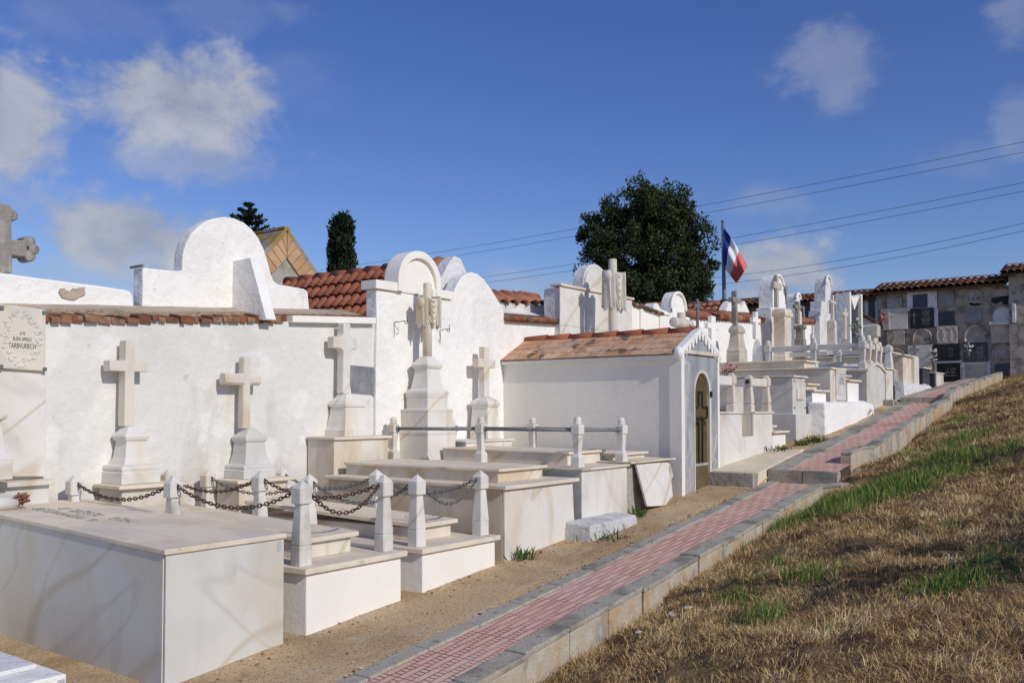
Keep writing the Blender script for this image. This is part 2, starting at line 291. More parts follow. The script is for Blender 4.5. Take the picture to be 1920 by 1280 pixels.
# ------------------------------------------------------------------ object helpers
ORG = {}
SKEW = [0.0]            # the nearest graves run a few degrees off square to the walk
def finish(o, name, label=None, cat=None, group=None, kind=None):
    if label: o['label'] = label
    if cat: o['category'] = cat
    if group: o['group'] = group
    if kind: o['kind'] = kind
    return o
def thing(name, label, cat, loc, group=None):
    o = bpy.data.objects.new(name, None); o.empty_display_size = .2; COL.objects.link(o); o.location = loc
    ORG[o] = Vector(loc); return finish(o, name, label, cat, group)
class MB:
    def __init__(s): s.v = []; s.f = []; s.t = []; s.sm = []; s.tint = .5; s.mi = []; s.m = 0
    def add(s, vs, fs, smooth=False):
        o = len(s.v); s.v += [tuple(p) for p in vs]
        for f in fs: s.f.append(tuple(i + o for i in f)); s.t.append(s.tint); s.sm.append(smooth); s.mi.append(s.m)
        return s
    def box(s, x0, x1, y0, y1, z0, z1):
        x0, x1 = min(x0, x1), max(x0, x1); y0, y1 = min(y0, y1), max(y0, y1); z0, z1 = min(z0, z1), max(z0, z1)
        return s.add([(x0, y0, z0), (x1, y0, z0), (x1, y1, z0), (x0, y1, z0), (x0, y0, z1), (x1, y0, z1), (x1, y1, z1), (x0, y1, z1)],
              [(0, 3, 2, 1), (4, 5, 6, 7), (0, 1, 5, 4), (1, 2, 6, 5), (2, 3, 7, 6), (3, 0, 4, 7)])
    def hexa(s, b, t):      # 4 bottom corners ccw, 4 top corners ccw
        return s.add(list(b) + list(t), [(0, 3, 2, 1), (4, 5, 6, 7), (0, 1, 5, 4), (1, 2, 6, 5), (2, 3, 7, 6), (3, 0, 4, 7)])
    def prism(s, poly, axis, a, b, smooth=False):
        """poly in the plane across the axis: x -> (y,z), y -> (x,z), z -> (x,y)"""
        A = sum(poly[i][0] * poly[(i + 1) % len(poly)][1] - poly[(i + 1) % len(poly)][0] * poly[i][1] for i in range(len(poly)))
        poly = list(poly)
        if A < 0: poly = poly[::-1]
        a, b = min(a, b), max(a, b)
        P = {'x': lambda p, q: (q, p[0], p[1]), 'y': lambda p, q: (p[0], q, p[1]), 'z': lambda p, q: (p[0], p[1], q)}[axis]
        n = len(poly); vs = [P(p, a) for p in poly] + [P(p, b) for p in poly]
        fs = [tuple(range(n))[::-1], tuple(range(n, 2 * n))] + [(i, (i + 1) % n, n + (i + 1) % n, n + i) for i in range(n)]
        if axis == 'y': fs = [f[::-1] for f in fs]
        return s.add(vs, fs, smooth)
    def stack(s, cx, cy, levels, ch=0.0):
        """levels: (z, half x, half y[, dx]); ch: chamfer fraction of the corner"""
        rings = []
        for l in levels:
            z, hx, hy = l[:3]; dx = l[3] if len(l) > 3 else 0
            if ch <= 0: r = [(-hx, -hy), (hx, -hy), (hx, hy), (-hx, hy)]
            else:
                a, b = hx * (1 - ch), hy * (1 - ch)
                r = [(-a, -hy), (a, -hy), (hx, -b), (hx, b), (a, hy), (-a, hy), (-hx, b), (-hx, -b)]
            rings.append([(cx + dx + p[0], cy + p[1], z) for p in r])
        n = len(rings[0]); vs = [p for r in rings for p in r]; fs = [tuple(range(n))[::-1]]
        for k in range(len(rings) - 1):
            for i in range(n): fs.append((k * n + i, k * n + (i + 1) % n, (k + 1) * n + (i + 1) % n, (k + 1) * n + i))
        m = (len(rings) - 1) * n; fs.append(tuple(range(m, m + n)))
        return s.add(vs, fs)
    def lathe(s, cx, cy, prof, n=16, smooth=True):
        vs, fs = [], []
        for r, z in prof:
            for i in range(n): a = 2 * math.pi * i / n; vs.append((cx + r * math.cos(a), cy + r * math.sin(a), z))
        for k in range(len(prof) - 1):
            for i in range(n): fs.append((k * n + i, k * n + (i + 1) % n, (k + 1) * n + (i + 1) % n, (k + 1) * n + i))
        fs.append(tuple(range(n))[::-1]); m = (len(prof) - 1) * n; fs.append(tuple(range(m, m + n)))
        return s.add(vs, fs, smooth)
    def tube(s, pts, r, n=8, smooth=True, flat=1.0):
        pts = [Vector(p) for p in pts]; rr = r if isinstance(r, (list, tuple)) else [r] * len(pts)
        vs, fs = [], []; up = Vector((0, 0, 1))
        for k, p in enumerate(pts):
            d = (pts[min(k + 1, len(pts) - 1)] - pts[max(k - 1, 0)]).normalized()
            a = d.cross(up); a = a.normalized() if a.length > 1e-3 else Vector((1, 0, 0)); b = a.cross(d)
            for i in range(n):
                t = 2 * math.pi * i / n; vs.append(p + a * math.cos(t) * rr[k] + b * math.sin(t) * rr[k] * flat)
        for k in range(len(pts) - 1):
            for i in range(n): fs.append((k * n + i, k * n + (i + 1) % n, (k + 1) * n + (i + 1) % n, (k + 1) * n + i))
        fs.append(tuple(range(n))[::-1]); m = (len(pts) - 1) * n; fs.append(tuple(range(m, m + n)))
        return s.add(vs, fs, smooth)
    def torus(s, c, ax_u, ax_v, R, Rv, r, n=12, k=6):
        """ring in the plane (ax_u, ax_v) with half sizes R and Rv"""
        u, v = Vector(ax_u).normalized(), Vector(ax_v).normalized(); w = u.cross(v); c = Vector(c); vs, fs = [], []
        for i in range(n):
            a = 2 * math.pi * i / n; e = (u * math.cos(a) + v * math.sin(a))
            p = c + u * R * math.cos(a) + v * Rv * math.sin(a)
            for j in range(k):
                b = 2 * math.pi * j / k; vs.append(p + e * r * math.cos(b) + w * r * math.sin(b))
        for i in range(n):
            for j in range(k): fs.append((i * k + j, ((i + 1) % n) * k + j, ((i + 1) % n) * k + (j + 1) % k, i * k + (j + 1) % k))
        return s.add(vs, fs, True)
    def build(s, name, mat, parent=None, org=None, bevel=0.0, seg=2, label=None, cat=None, group=None, kind=None, solid=0.0, rough=None, fixn=True):
        me = bpy.data.meshes.new(name)
        o = bpy.data.objects.new(name, me); COL.objects.link(o)
        O = ORG[parent] if parent else Vector(org or (0, 0, 0))
        V = np.array(s.v, dtype=float)
        if SKEW[0]: V[:, 1] += SKEW[0] * (V[:, 0] + 4.5)
        V = V - np.array(O)
        me.from_pydata(V.tolist(), [], s.f)
        mats = mat if isinstance(mat, (list, tuple)) else [mat]
        for mm in mats: me.materials.append(M_[mm] if isinstance(mm, str) else mm)
        me.polygons.foreach_set('use_smooth', s.sm)
        if len(mats) > 1: me.polygons.foreach_set('material_index', s.mi)
        if len(set(s.t)) > 1:
            at = me.attributes.new('tint', 'FLOAT', 'FACE'); at.data.foreach_set('value', s.t)
        if rough:            # hand-trowelled surface: cut into small cells and push the vertices about
            cell, amp = rough
            bm = bmesh.new(); bm.from_mesh(me)
            bmesh.ops.triangulate(bm, faces=[f for f in bm.faces if len(f.verts) > 4])
            for _ in range(7):
                es = [e for e in bm.edges if e.calc_length() > cell * 1.5]
                if not es: break
                bmesh.ops.subdivide_edges(bm, edges=es, cuts=1, use_grid_fill=True)
                bmesh.ops.triangulate(bm, faces=[f for f in bm.faces if len(f.verts) > 4])
            for vv in bm.verts:
                p = vv.co + O
                vv.co += mnoise.noise_vector(p * 2.3) * amp + mnoise.noise_vector(p * 8) * amp * .4
            bm.to_mesh(me); bm.free()
        me.update()
        if fixn and not solid:
            bm = bmesh.new(); bm.from_mesh(me); bmesh.ops.recalc_face_normals(bm, faces=bm.faces); bm.to_mesh(me); bm.free()
        if bevel:
            md = o.modifiers.new('bevel', 'BEVEL'); md.width = bevel; md.segments = seg; md.limit_method = 'ANGLE'; md.angle_limit = math.radians(35)
        if solid:
            md = o.modifiers.new('solid', 'SOLIDIFY'); md.thickness = solid; md.offset = -1
        if parent: o.parent = parent; ORG[o] = O
        else: o.location = O; ORG[o] = O
        return finish(o, name, label, cat, group, kind)
def text_mesh(name, body, size, mat, parent, origin, udir, vdir, extrude=.002, align='CENTER', sx=1.0, label=None):
    """letters as a mesh part, lying in the plane (udir, vdir) and raised along udir x vdir"""
    c = bpy.data.curves.new(name, 'FONT'); c.body = body; c.size = size; c.align_x = align; c.extrude = extrude; c.resolution_u = 2; c.space_line = .9
    t = bpy.data.objects.new(name, c); COL.objects.link(t)
    dg = bpy.context.evaluated_depsgraph_get(); me = bpy.data.meshes.new_from_object(t.evaluated_get(dg))
    bpy.data.objects.remove(t); bpy.data.curves.remove(c)
    u, v = Vector(udir), Vector(vdir); w = u.cross(v); O = Vector(origin) - ORG[parent]
    for p in me.vertices: q = p.co.copy(); p.co = O + u * q.x * sx + v * q.y + w * q.z
    me.name = name; me.materials.clear(); me.materials.append(M_[mat]); me.update()
    o = bpy.data.objects.new(name, me); COL.objects.link(o); o.parent = parent; ORG[o] = ORG[parent]
    if label: o['label'] = label
    return o
rnd = random.Random(7)
# ------------------------------------------------------------------ ground, path, bank
YA, YB = 10.4, 17.9
def gp(Y):
    if Y < YA: return -1.77 + .087 * Y
    if Y < YB: return -.72 + .111 * (Y - YA)
    return .21 + .072 * (Y - YB)
def gs(Y):                       # sandy strip: same hill without the steps
    if Y < 9.9: return -1.77 + .087 * Y
    if Y < 10.9: return -.9087 + (.2437) * (Y - 9.9)
    return -.665 + .1085 * (Y - 10.9) if Y < 19 else .214 + .07 * (Y - 19)
def xlo(Y): return -3.565 - .039 * Y
def xli(Y): return (-3.435 - .038 * Y) if Y < YA else (-3.30 - .04 * Y)
def xri(Y): return (-3.0 - .043 * Y) if Y < YA else (-2.70 - .044 * Y)
def xro(Y): return (-2.86 - .040 * Y) if Y < YA + 1.2 else (-2.57 - .044 * Y)
def frange(a, b, n): return [a + (b - a) * i / n for i in range(n + 1)]

def sheet(name, xs_of, ys, zf, mat, kind='structure', smooth=True, uv=False, label=None):
    vs, fs, uvs = [], [], []
    n = None
    for Y in ys:
        X = xs_of(Y); n = len(X)
        for x in X: vs.append((x, Y, zf(x, Y))); uvs.append((x - X[0], Y))
    for j in range(len(ys) - 1):
        for i in range(n - 1): fs.append((j * n + i, j * n + i + 1, (j + 1) * n + i + 1, (j + 1) * n + i))
    m = MB(); m.add(vs, fs, smooth); o = m.build(name, mat, kind=kind, fixn=False)
    if uv:
        l = o.data.uv_layers.new(name='uv')
        idx = np.zeros(len(o.data.loops), dtype=int); o.data.loops.foreach_get('vertex_index', idx)
        l.data.foreach_set('uv', np.array(uvs)[idx].ravel())
    return o
fn = lambda s, x, y: mnoise.noise(Vector((x * s, y * s, 3.1)))
def hill(Y): return gs(max(-30, min(Y, 60)))
sheet('ground', lambda Y: frange(-160, -20, 14) + frange(-16, 8, 12) + frange(20, 160, 7), [-90, -40, -20, -10, -5] + frange(-2, 40, 42) + [50, 60, 90, 150, 300],
      lambda x, y: hill(y) - .75 - max(0, abs(x + 4) - 30) * .03 - max(0, y - 60) * .06, 'soil')
sheet('sandy_strip', lambda Y: frange(-7.6, -4.4, 4) + frange(-4.3, xlo(Y) + .02, 8), frange(-1, 30, 150),
      lambda x, y: gs(y) + .012 * fn(1.3, x, y) + .005 * fn(6, x, y) - (.02 if x > xlo(y) - .05 else 0), 'sand')
# pink paved path in three flights, each with a riser
PY = [(-1.0, YA), (YA, YB), (YB, 25.9)]
for a, b in PY:
    e = 1e-4
    sheet('path', lambda Y: [xli(Y) + .004, (xli(Y) + xri(Y)) / 2, xri(Y) - .004], frange(a + e, b - e, 40), lambda x, y: gp(y), 'paver', uv=True)
def kerb(name, xa, xb, y0, y1, top, bot, mat, step=.5, gap=.006, slant=False):
    """row of kerb stones laid end to end"""
    m = MB(); r = random.Random(hash(name) % 1000 + int(y0 * 10)); y = y0
    while y < y1 - .05:
        e = min(y + step, y1); a, b = y + gap / 2, e - gap / 2; j = r.uniform(-.004, .004); k = r.uniform(-.004, .004)
        m.hexa([(xa(a), a, bot(a)), (xb(a) + k, a, bot(a)), (xb(b) + k, b, bot(b)), (xa(b), b, bot(b))],
               [(xa(a), a, top(a) + j), (xb(a) + k, a, top(a) + j), (xb(b) + k, b, top(b) + j), (xa(b), b, top(b) + j)])
        y = e
    return m.build(name, mat, kind='structure', bevel=.012)
for (a, b) in PY:
    kerb('path_edging', xlo, xli, a, b, lambda Y: gp(min(max(Y, a + .01), b - .01)) + .012, lambda Y: gp(min(max(Y, a + .01), b - .01)) - .3, 'granite')
def kerb_right(y0, y1, up, dn, step):
    cl = lambda Y: min(max(Y, y0 + .01), y1 - .01)
    def tp(Y): return gp(cl(Y)) + up
    m = MB(); y = y0; r = random.Random(int(y0 * 7)); mm = MB()
    while y < y1 - .05:
        e = min(y + step, y1); a, b = y + .004, e - .004; j = r.uniform(-.008, .008); k = r.uniform(-.009, .009)
        for q, (t0, t1, o) in ((m, (-.035, 0, 0)), (mm, (-dn, -.037, -.004))):
            q.hexa([(xri(a), a, tp(a) + t0 + j), (xro(a) + k + o, a, tp(a) + t0 + j), (xro(b) + k + o, b, tp(b) + t0 + j), (xri(b), b, tp(b) + t0 + j)],
                   [(xri(a), a, tp(a) + t1 + j), (xro(a) + k + o, a, tp(a) + t1 + j), (xro(b) + k + o, b, tp(b) + t1 + j), (xri(b), b, tp(b) + t1 + j)])
        y = e
    m.build('kerb_top', 'granite', kind='structure', bevel=.008); mm.build('kerb_face', 'kerb_face', kind='structure', bevel=.006)
kerb_right(-.8, 10.38, .014, .45, .5)
m = MB(); mm = MB()      # the near kerb swings out round the step
KP = [(10.385, -3.445, -3.285, gp(10.37) + .014), (10.62, -3.16, -2.985, -.80), (10.86, -3.12, -2.94, -.745), (11.0, -3.12, -2.93, -.70)]
for (y0, a0, b0, z0), (y1, a1, b1, z1) in zip(KP, KP[1:]):
    if y0 < 10.5: a0 = -3.15; y0 = 10.40; b0 = -3.02
    y0 += .004; y1 -= .004
    m.hexa([(a0, y0, z0 - .035), (b0, y0, z0 - .035), (b1, y1, z1 - .035), (a1, y1, z1 - .035)], [(a0, y0, z0), (b0, y0, z0), (b1, y1, z1), (a1, y1, z1)])
    mm.hexa([(a0, y0, z0 - .5), (b0 - .004, y0, z0 - .5), (b1 - .004, y1, z1 - .5), (a1, y1, z1 - .5)], [(a0, y0, z0 - .037), (b0 - .004, y0, z0 - .037), (b1 - .004, y1, z1 - .037), (a1, y1, z1 - .037)])
a, b = (-3.445, -3.285), (-3.14, -3.01); z = gp(10.3) + .012
m.hexa([(a[0], 10.24, z - .035), (a[1], 10.24, z - .035), (b[1], 10.396, z - .0), (b[0], 10.378, z - .0)], [(a[0], 10.24, z + .003), (a[1], 10.24, z + .003), (b[1], 10.396, z + .035), (b[0], 10.378, z + .035)])
mm.hexa([(a[0], 10.25, z - .5), (a[1] - .004, 10.25, z - .5), (b[1] - .004, 10.396, z - .5), (b[0], 10.378, z - .5)], [(a[0], 10.25, z - .037), (a[1] - .004, 10.25, z - .037), (b[1] - .004, 10.396, z - .003), (b[0], 10.378, z - .003)])
m.build('kerb_top', 'granite', kind='structure', bevel=.008); mm.build('kerb_face', 'kerb_face', kind='structure', bevel=.006)
kerb_right(11.0, 18.4, .13, .6, .33)
kerb_right(18.4, 27.0, .15, .6, .33)
# risers of the two steps
for Ys in (YA, YB):
    m = MB(); x0, x1 = xlo(Ys - .02), xri(Ys + .02) + .01; w = (x1 - x0) / 2
    for k in range(2):
        m.box(x0 + k * w + .003, x0 + (k + 1) * w - .003, Ys - .018, Ys + .10, gp(Ys - .1) - .2, gp(Ys + .01) + .006)
    m.build('path_step', 'granite', kind='structure', bevel=.01)
m = MB(); m.hexa([(-4.6, 9.98, -1.2), (xlo(10) - .01, 9.98, -1.2), (xlo(12.2) - .01, 12.2, -1.0), (-4.6, 12.2, -1.0)],
                 [(-4.6, 9.98, -.725), (xlo(10) - .01, 10.12, -.735), (xlo(12.2) - .01, 11.9, -.53), (-4.6, 12.0, -.555)])
m.build('concrete_landing', 'concrete_slab', kind='structure', bevel=.01)
m = MB(); m.box(-4.58, xlo(10) - .012, 9.93, 9.978, -1.2, -.74); m.build('landing_riser', 'cement', kind='structure', bevel=.006)
m = MB(); m.box(-4.6, -4.32, 17.6, 19.5, -.2, .17); m.box(-4.32, xlo(18) - .005, 17.7, 18.1, -.2, .13); m.build('side_step', 'cement', kind='structure', bevel=.012)

# grassy bank on the right
def zbank(x, y):
    yy = min(max(y, -12), 45); base = gp(yy) - (.16 if yy < 6 else (.10 if yy < YA else .13 if yy < 14 else .08)); d = max(0, x - xro(min(yy, 27)))
    if YA - 1 < yy < YA: base += (yy - YA + 1) * .03
    k = .155 + .006 * max(0, min(yy, 20))
    if yy > 26: base = gp(26) - .02 + (yy - 26) * .02
    z = base + k * min(d, 3.2) + .07 * max(0, d - 3.2) - (.05 * math.exp(-d * 6))
    f = min(1, d * 2.5)
    return z + f * (.055 * fn(1.1, x, y) + .05 * fn(2.7, x, y + 9) + .038 * fn(6.5, x, y) + .012 * fn(15, x, y))
sheet('grass_bank', lambda Y: [xro(min(Y, 27)) - .02 + t for t in frange(0, 3.0, 75) + frange(3.2, 6, 12) + [7, 9, 13, 20, 40]], frange(-6, 26, 380) + [27, 29, 32, 36, 45],
      lambda x, y: zbank(x, y) if x < 6 else zbank(6, y) + (x - 6) * .03, 'soil')

# ------------------------------------------------------------------ grass: straw and green blades (uncountable)
def vnoise(s, x, y, o):
    return np.array([mnoise.noise(Vector((a * s + o, b * s, o))) for a, b in zip(x, y)])
def blades(name, X, Y, Z, H, W, LEAN, AZ, T, mat, label, cat):
    n = len(X); rs = np.random.RandomState(len(name))
    ca, sa = np.cos(AZ), np.sin(AZ); pa = rs.uniform(0, 6.283, n); px, py = np.cos(pa) * W / 2, np.sin(pa) * W / 2
    V = np.zeros((n, 5, 3)); mid = .55
    hx, hz = np.sin(LEAN), np.cos(LEAN)
    bx, by, bz = X, Y, Z - .01
    mx, my, mz = X + ca * H * mid * hx * .7, Y + sa * H * mid * hx * .7, Z + H * mid * np.maximum(hz, .12) * 1.1
    tx, ty, tz = X + ca * H * hx * 1.15, Y + sa * H * hx * 1.15, Z + H * np.maximum(hz * .92, .03)
    V[:, 0] = np.stack([bx - px, by - py, bz], 1); V[:, 1] = np.stack([bx + px, by + py, bz], 1)
    V[:, 2] = np.stack([mx + px * .8, my + py * .8, mz], 1); V[:, 3] = np.stack([mx - px * .8, my - py * .8, mz], 1); V[:, 4] = np.stack([tx, ty, tz], 1)
    me = bpy.data.meshes.new(name); me.vertices.add(n * 5); me.vertices.foreach_set('co', V.ravel())
    b = np.arange(n)[:, None] * 5; loops = np.concatenate([b + np.array([[0, 1, 2, 3]]), b + np.array([[3, 2, 4]])], 1).ravel()
    me.loops.add(n * 7); me.loops.foreach_set('vertex_index', loops.astype(np.int32))
    st = (np.arange(n)[:, None] * 7 + np.array([[0, 4]])).ravel(); tot = np.tile([4, 3], n)
    me.polygons.add(n * 2); me.polygons.foreach_set('loop_start', st.astype(np.int32)); me.polygons.foreach_set('loop_total', tot.astype(np.int32))
    at = me.attributes.new('tint', 'FLOAT', 'FACE'); at.data.foreach_set('value', np.repeat(T, 2).astype(np.float32))
    me.update(calc_edges=True); me.validate(); me.materials.append(M_[mat])
    o = bpy.data.objects.new(name, me); COL.objects.link(o)
    return finish(o, name, label, cat, None, 'stuff')
def scatter(n, y0, y1, dmax, seed, power=1.0):
    r = np.random.RandomState(seed); Y = y0 + (y1 - y0) * r.rand(n) ** power; D = .02 + dmax * r.rand(n)
    X = np.array([xro(min(y, 27)) for y in Y]) + D
    return X, Y, D, r
GREEN = [  # (px, py, half width across, along, strength) patches of green, found on the bank itself
    (-3.0, 8.5, .2, .5, .9), (-2.75, 9.0, .38, .7, 1.0), (-2.4, 9.7, .5, .8, 1.0), (-2.0, 10.4, .55, .6, .95), (-1.5, 10.6, .3, .4, .7), (-2.6, 11.6, .3, .6, .5), (-2.3, 12.6, .5, .9, .5), (-2.7, 14.5, .35, .8, .4),
    (-2.48, 5.8, .2, .28, .55), (-2.1, 5.36, .22, .22, .6), (-2.05, 6.1, .32, .3, .6), (-1.1, 5.75, .3, .3, .6), (-.9, 6.05, .25, .3, .55), (-2.5, 6.6, .16, .22, .5), (-1.6, 4.9, .15, .15, .45), (-1.5, 7.4, .3, .35, .4), (-3.2, 7.6, .12, .3, .5)]
def greenness(X, Y):
    g = np.zeros(len(X))
    for (gx, gy, a, b, s) in GREEN: g = np.maximum(g, s * np.clip(1.35 - np.sqrt(((X - gx) / a) ** 2 + ((Y - gy) / b) ** 2), 0, 1))
    return g
def make_grass():
    X, Y, D, r = scatter(420000, 3.4, 30, 3.6, 1, 1.85)
    n = len(X); keep = (X < -.09 * Y + 1.0)
    c = vnoise(1.7, X, Y, 4.0); c2 = vnoise(5.5, X, Y, 9.0); g = greenness(X, Y)
    keep &= (c + .7 * c2 > -.30 + .25 * r.randn(n)); keep &= ~((g > .5) & (r.rand(n) < .55))
    X, Y, D, c, c2 = X[keep], Y[keep], D[keep], c[keep], c2[keep]; n = len(X)
    Z = np.array([zbank(a, b) for a, b in zip(X, Y)])
    H = (.022 + .058 * r.rand(n) ** 1.8) * (1 + .4 * c); W = (.0016 + .0024 * r.rand(n)) * (1 + np.maximum(Y - 3, 0) * .10)
    sw = 6.283 * vnoise(2.2, X, Y, 2.0) * 1.3
    LEAN = np.clip(1.28 + .26 * r.randn(n), .1, 1.56); up = r.rand(n) < .06; LEAN[up] = .3 + .4 * r.rand(up.sum()); H[up] *= 1.3
    T = np.clip(.50 + .50 * c2 + .30 * c + .24 * r.randn(n), 0, 1)
    blades('dry_grass', X, Y, Z + .004 + .03 * r.rand(n), H, W, LEAN, sw + 1.3 * r.randn(n), T, 'straw', 'flattened dry yellow straw covering the sloping bank beside the path', 'dry grass')
    X, Y, D, r = scatter(230000, 3.4, 28, 3.4, 2, 1.3)
    n = len(X); g = greenness(X, Y) + .30 * vnoise(2.2, X, Y, 6.0) - .02
    keep = (r.rand(n) < np.clip(g * 1.7 - .34, 0.0, 1)) & (X < -.09 * Y + 1.0)
    X, Y, g = X[keep], Y[keep], g[keep]; n = len(X)
    Z = np.array([zbank(a, b) for a, b in zip(X, Y)])
    H = (.06 + .13 * r.rand(n)) * np.clip(.45 + .7 * g, .45, 1.1); W = (.0025 + .003 * r.rand(n)) * (1 + np.maximum(Y - 3, 0) * .06)
    T = np.clip(.28 + .20 * r.randn(n) + .45 * (r.rand(n) < .2), 0, 1)
    blades('green_grass', X, Y, Z, H, W, np.clip(.45 + .3 * r.randn(n), .02, 1.3), r.uniform(0, 6.283, n), T, 'grass', 'tufts of fresh green grass growing on the bank beside the path', 'grass')
make_grass()
# ------------------------------------------------------------------ walls behind the graves
XW, XP = -7.0, -7.38
def single(name, mb, mat, label, cat, group=None, **kw):
    c = np.array(mb.v); o = ((c[:, 0].min() + c[:, 0].max()) / 2, (c[:, 1].min() + c[:, 1].max()) / 2, c[:, 2].min())
    return mb.build(name, mat, org=o, label=label, cat=cat, group=group, **kw)
def arc(cy, cz, r, a0, a1, n=18, rz=None):
    rz = rz or r
    return [(cy + r * math.cos(math.radians(a0 + (a1 - a0) * i / n)), cz + rz * math.sin(math.radians(a0 + (a1 - a0) * i / n))) for i in range(n + 1)]
def roman_tiles(m, p0, u, v, nu, nv, w, l, r=None, rnd_=rnd, lift=.03, clip=None):
    """barrel tiles: columns along u, courses going up v; each tile overlaps the one below"""
    u, v = Vector(u).normalized(), Vector(v).normalized(); nrm = u.cross(v).normalized(); nrm = nrm if nrm.z > 0 else -nrm
    p0 = Vector(p0); R = r or w * .5
    for j in range(nv):
        for i in range(nu):
            if clip and not clip(i, j): continue
            m.tint = min(1, max(0, rnd_.gauss(.5, .24)))
            c = p0 + u * (w * (i + .5) + rnd_.uniform(-.006, .006)) + v * (l * j + rnd_.uniform(-.008, .008))
            vs = []; K_ = 6
            for e, (t, rr, hh) in enumerate(((0, R * 1.06, lift), (l * 1.14, R * .92, .0))):
                for k in range(K_ + 1):
                    a = math.pi * k / K_; vs.append(c + v * t + u * (rr * math.cos(a)) + nrm * (rr * .72 * math.sin(a) + hh))
            fs = [(k, k + 1, K_ + 2 + k, K_ + 1 + k) for k in range(K_)]
            m.add(vs, fs, True)
    return m
def tile_roof(parent, name, p0, u, v, nu, nv, w, l, mat, **kw):
    m = roman_tiles(MB(), p0, u, v, nu, nv, w, l, **kw); o = m.build(name, mat, parent, solid=.014)
    U, Vv = Vector(u).normalized(), Vector(v).normalized(); P = Vector(p0); n = U.cross(Vv).normalized(); n = n if n.z > 0 else -n
    q = MB(); a, b, c, d = P, P + U * w * nu, P + U * w * nu + Vv * (l * nv + .05), P + Vv * (l * nv + .05)
    q.hexa([a - n * .05, b - n * .05, c - n * .05, d - n * .05], [a + n * .004, b + n * .004, c + n * .004, d + n * .004]); q.build('roof_bed', mat, parent)
    return o

# low wall with a brick coping
t = thing('cemetery_wall', 'long low white wall with a coping of old clay bricks behind the nearest crosses', 'wall', (XW, 4.5, -1.4))
zc = lambda y: .655 + (y - 3.4) * .0755            # underside of the coping follows the hill
MB().prism([(1.2, -1.9), (6.97, -1.5), (6.97, zc(6.97) + .02), (1.2, zc(1.2) + .02)], 'x', XP - .2, XW).build('wall', 'plaster_old', t, rough=(.16, .006))
m = MB(); y = 1.3; r = random.Random(3)
while y < 5.62:
    w = r.choice((.055, .075, .095, .115, .13)); m.tint = r.random(); h = r.uniform(.045, .07); ox = r.uniform(.018, .05); dz = r.uniform(-.012, .010); tw = r.uniform(-.03, .0)
    a, b = y + .003, y + w - .003; z0 = zc(y) + .008 + dz
    m.hexa([(XW - .28, a + tw, z0 + .055), (XW + ox, a, z0), (XW + ox, b, z0 + r.uniform(-.008, .008)), (XW - .28, b + tw, z0 + .055)], [(XW - .28, a + tw, z0 + h + .055), (XW + ox - .012, a, z0 + h), (XW + ox - .012, b, z0 + h + r.uniform(-.01, .01)), (XW - .28, b + tw, z0 + h + .055)])
    y += w
while y < 6.78:
    w = r.uniform(.09, .13); m.tint = r.random(); z0 = zc(y) + .03
    m.hexa([(XW - .28, y, z0 + .05), (XW - .03, y, z0), (XW - .03, y + w - .006, z0), (XW - .28, y + w - .006, z0 + .05)], [(XW - .28, y, z0 + .105), (XW - .03, y, z0 + .05), (XW - .03, y + w - .006, z0 + .05), (XW - .28, y + w - .006, z0 + .105)])
    y += w
m.build('tile_coping', 'coping', t, bevel=.008)
m = MB(); m.hexa([(XP, 1.2, zc(1.2) + .1), (XW - .14, 1.2, zc(1.2) + .07), (XW - .14, 6.8, zc(6.8) + .07), (XP, 6.8, zc(6.8) + .1)], [(XP, 1.2, zc(1.2) + .185), (XW - .12, 1.2, zc(1.2) + .125), (XW - .12, 6.8, zc(6.8) + .105), (XP, 6.8, zc(6.8) + .175)])
m.build('mortar_bed', 'mortar_tan', t, rough=(.12, .012))
(y0, z0), (y1, z1) = YZ(XW + .07, (549, 604), (706, 607)); (_, z2), = YZ(XW + .07, (549, 591))
MB().prism([(y0, z0), (y1 - .005, z1), (y1 - .005, z1 + z2 - z0), (y0, z2)], 'x', XW - .03, XW + .07).build('ledge', 'plaster_smooth', t, bevel=.006)
g = YZ(XW + .004, (656, 684), (705, 689), (704, 692), (707, 695), (707, 700), (705, 703), (706, 730), (708, 733), (708, 744), (700, 744), (698, 740), (664, 737), (660, 740), (657, 720))
MB().prism(g, 'x', XW - .02, XW + .007).build('mortar_patch', 'grey_patch', t)

# parapet far left
g = YZ(XP + .03, (-120, 497), (0, 511), (120, 527), (236, 543), (245, 546), (250, 556), (253, 586), (-120, 586))
t = thing('parapet_wall', 'white parapet with a flaked brown patch, at the left under the stone cross', 'wall', (XP - .1, 3.4, .6))
MB().prism(g, 'x', XP - .27, XP + .03).build('wall', 'plaster', t, rough=(.12, .008), bevel=.02)
g = YZ(XP + .036, (110, 548), (113, 541), (121, 540), (122, 543), (130, 546), (137, 540), (144, 542), (147, 539), (158, 538), (160, 552), (150, 556), (139, 562), (125, 560), (116, 557))
MB().prism(g, 'x', XP - .02, XP + .041).build('bare_patch', 'mortar_tan', t)

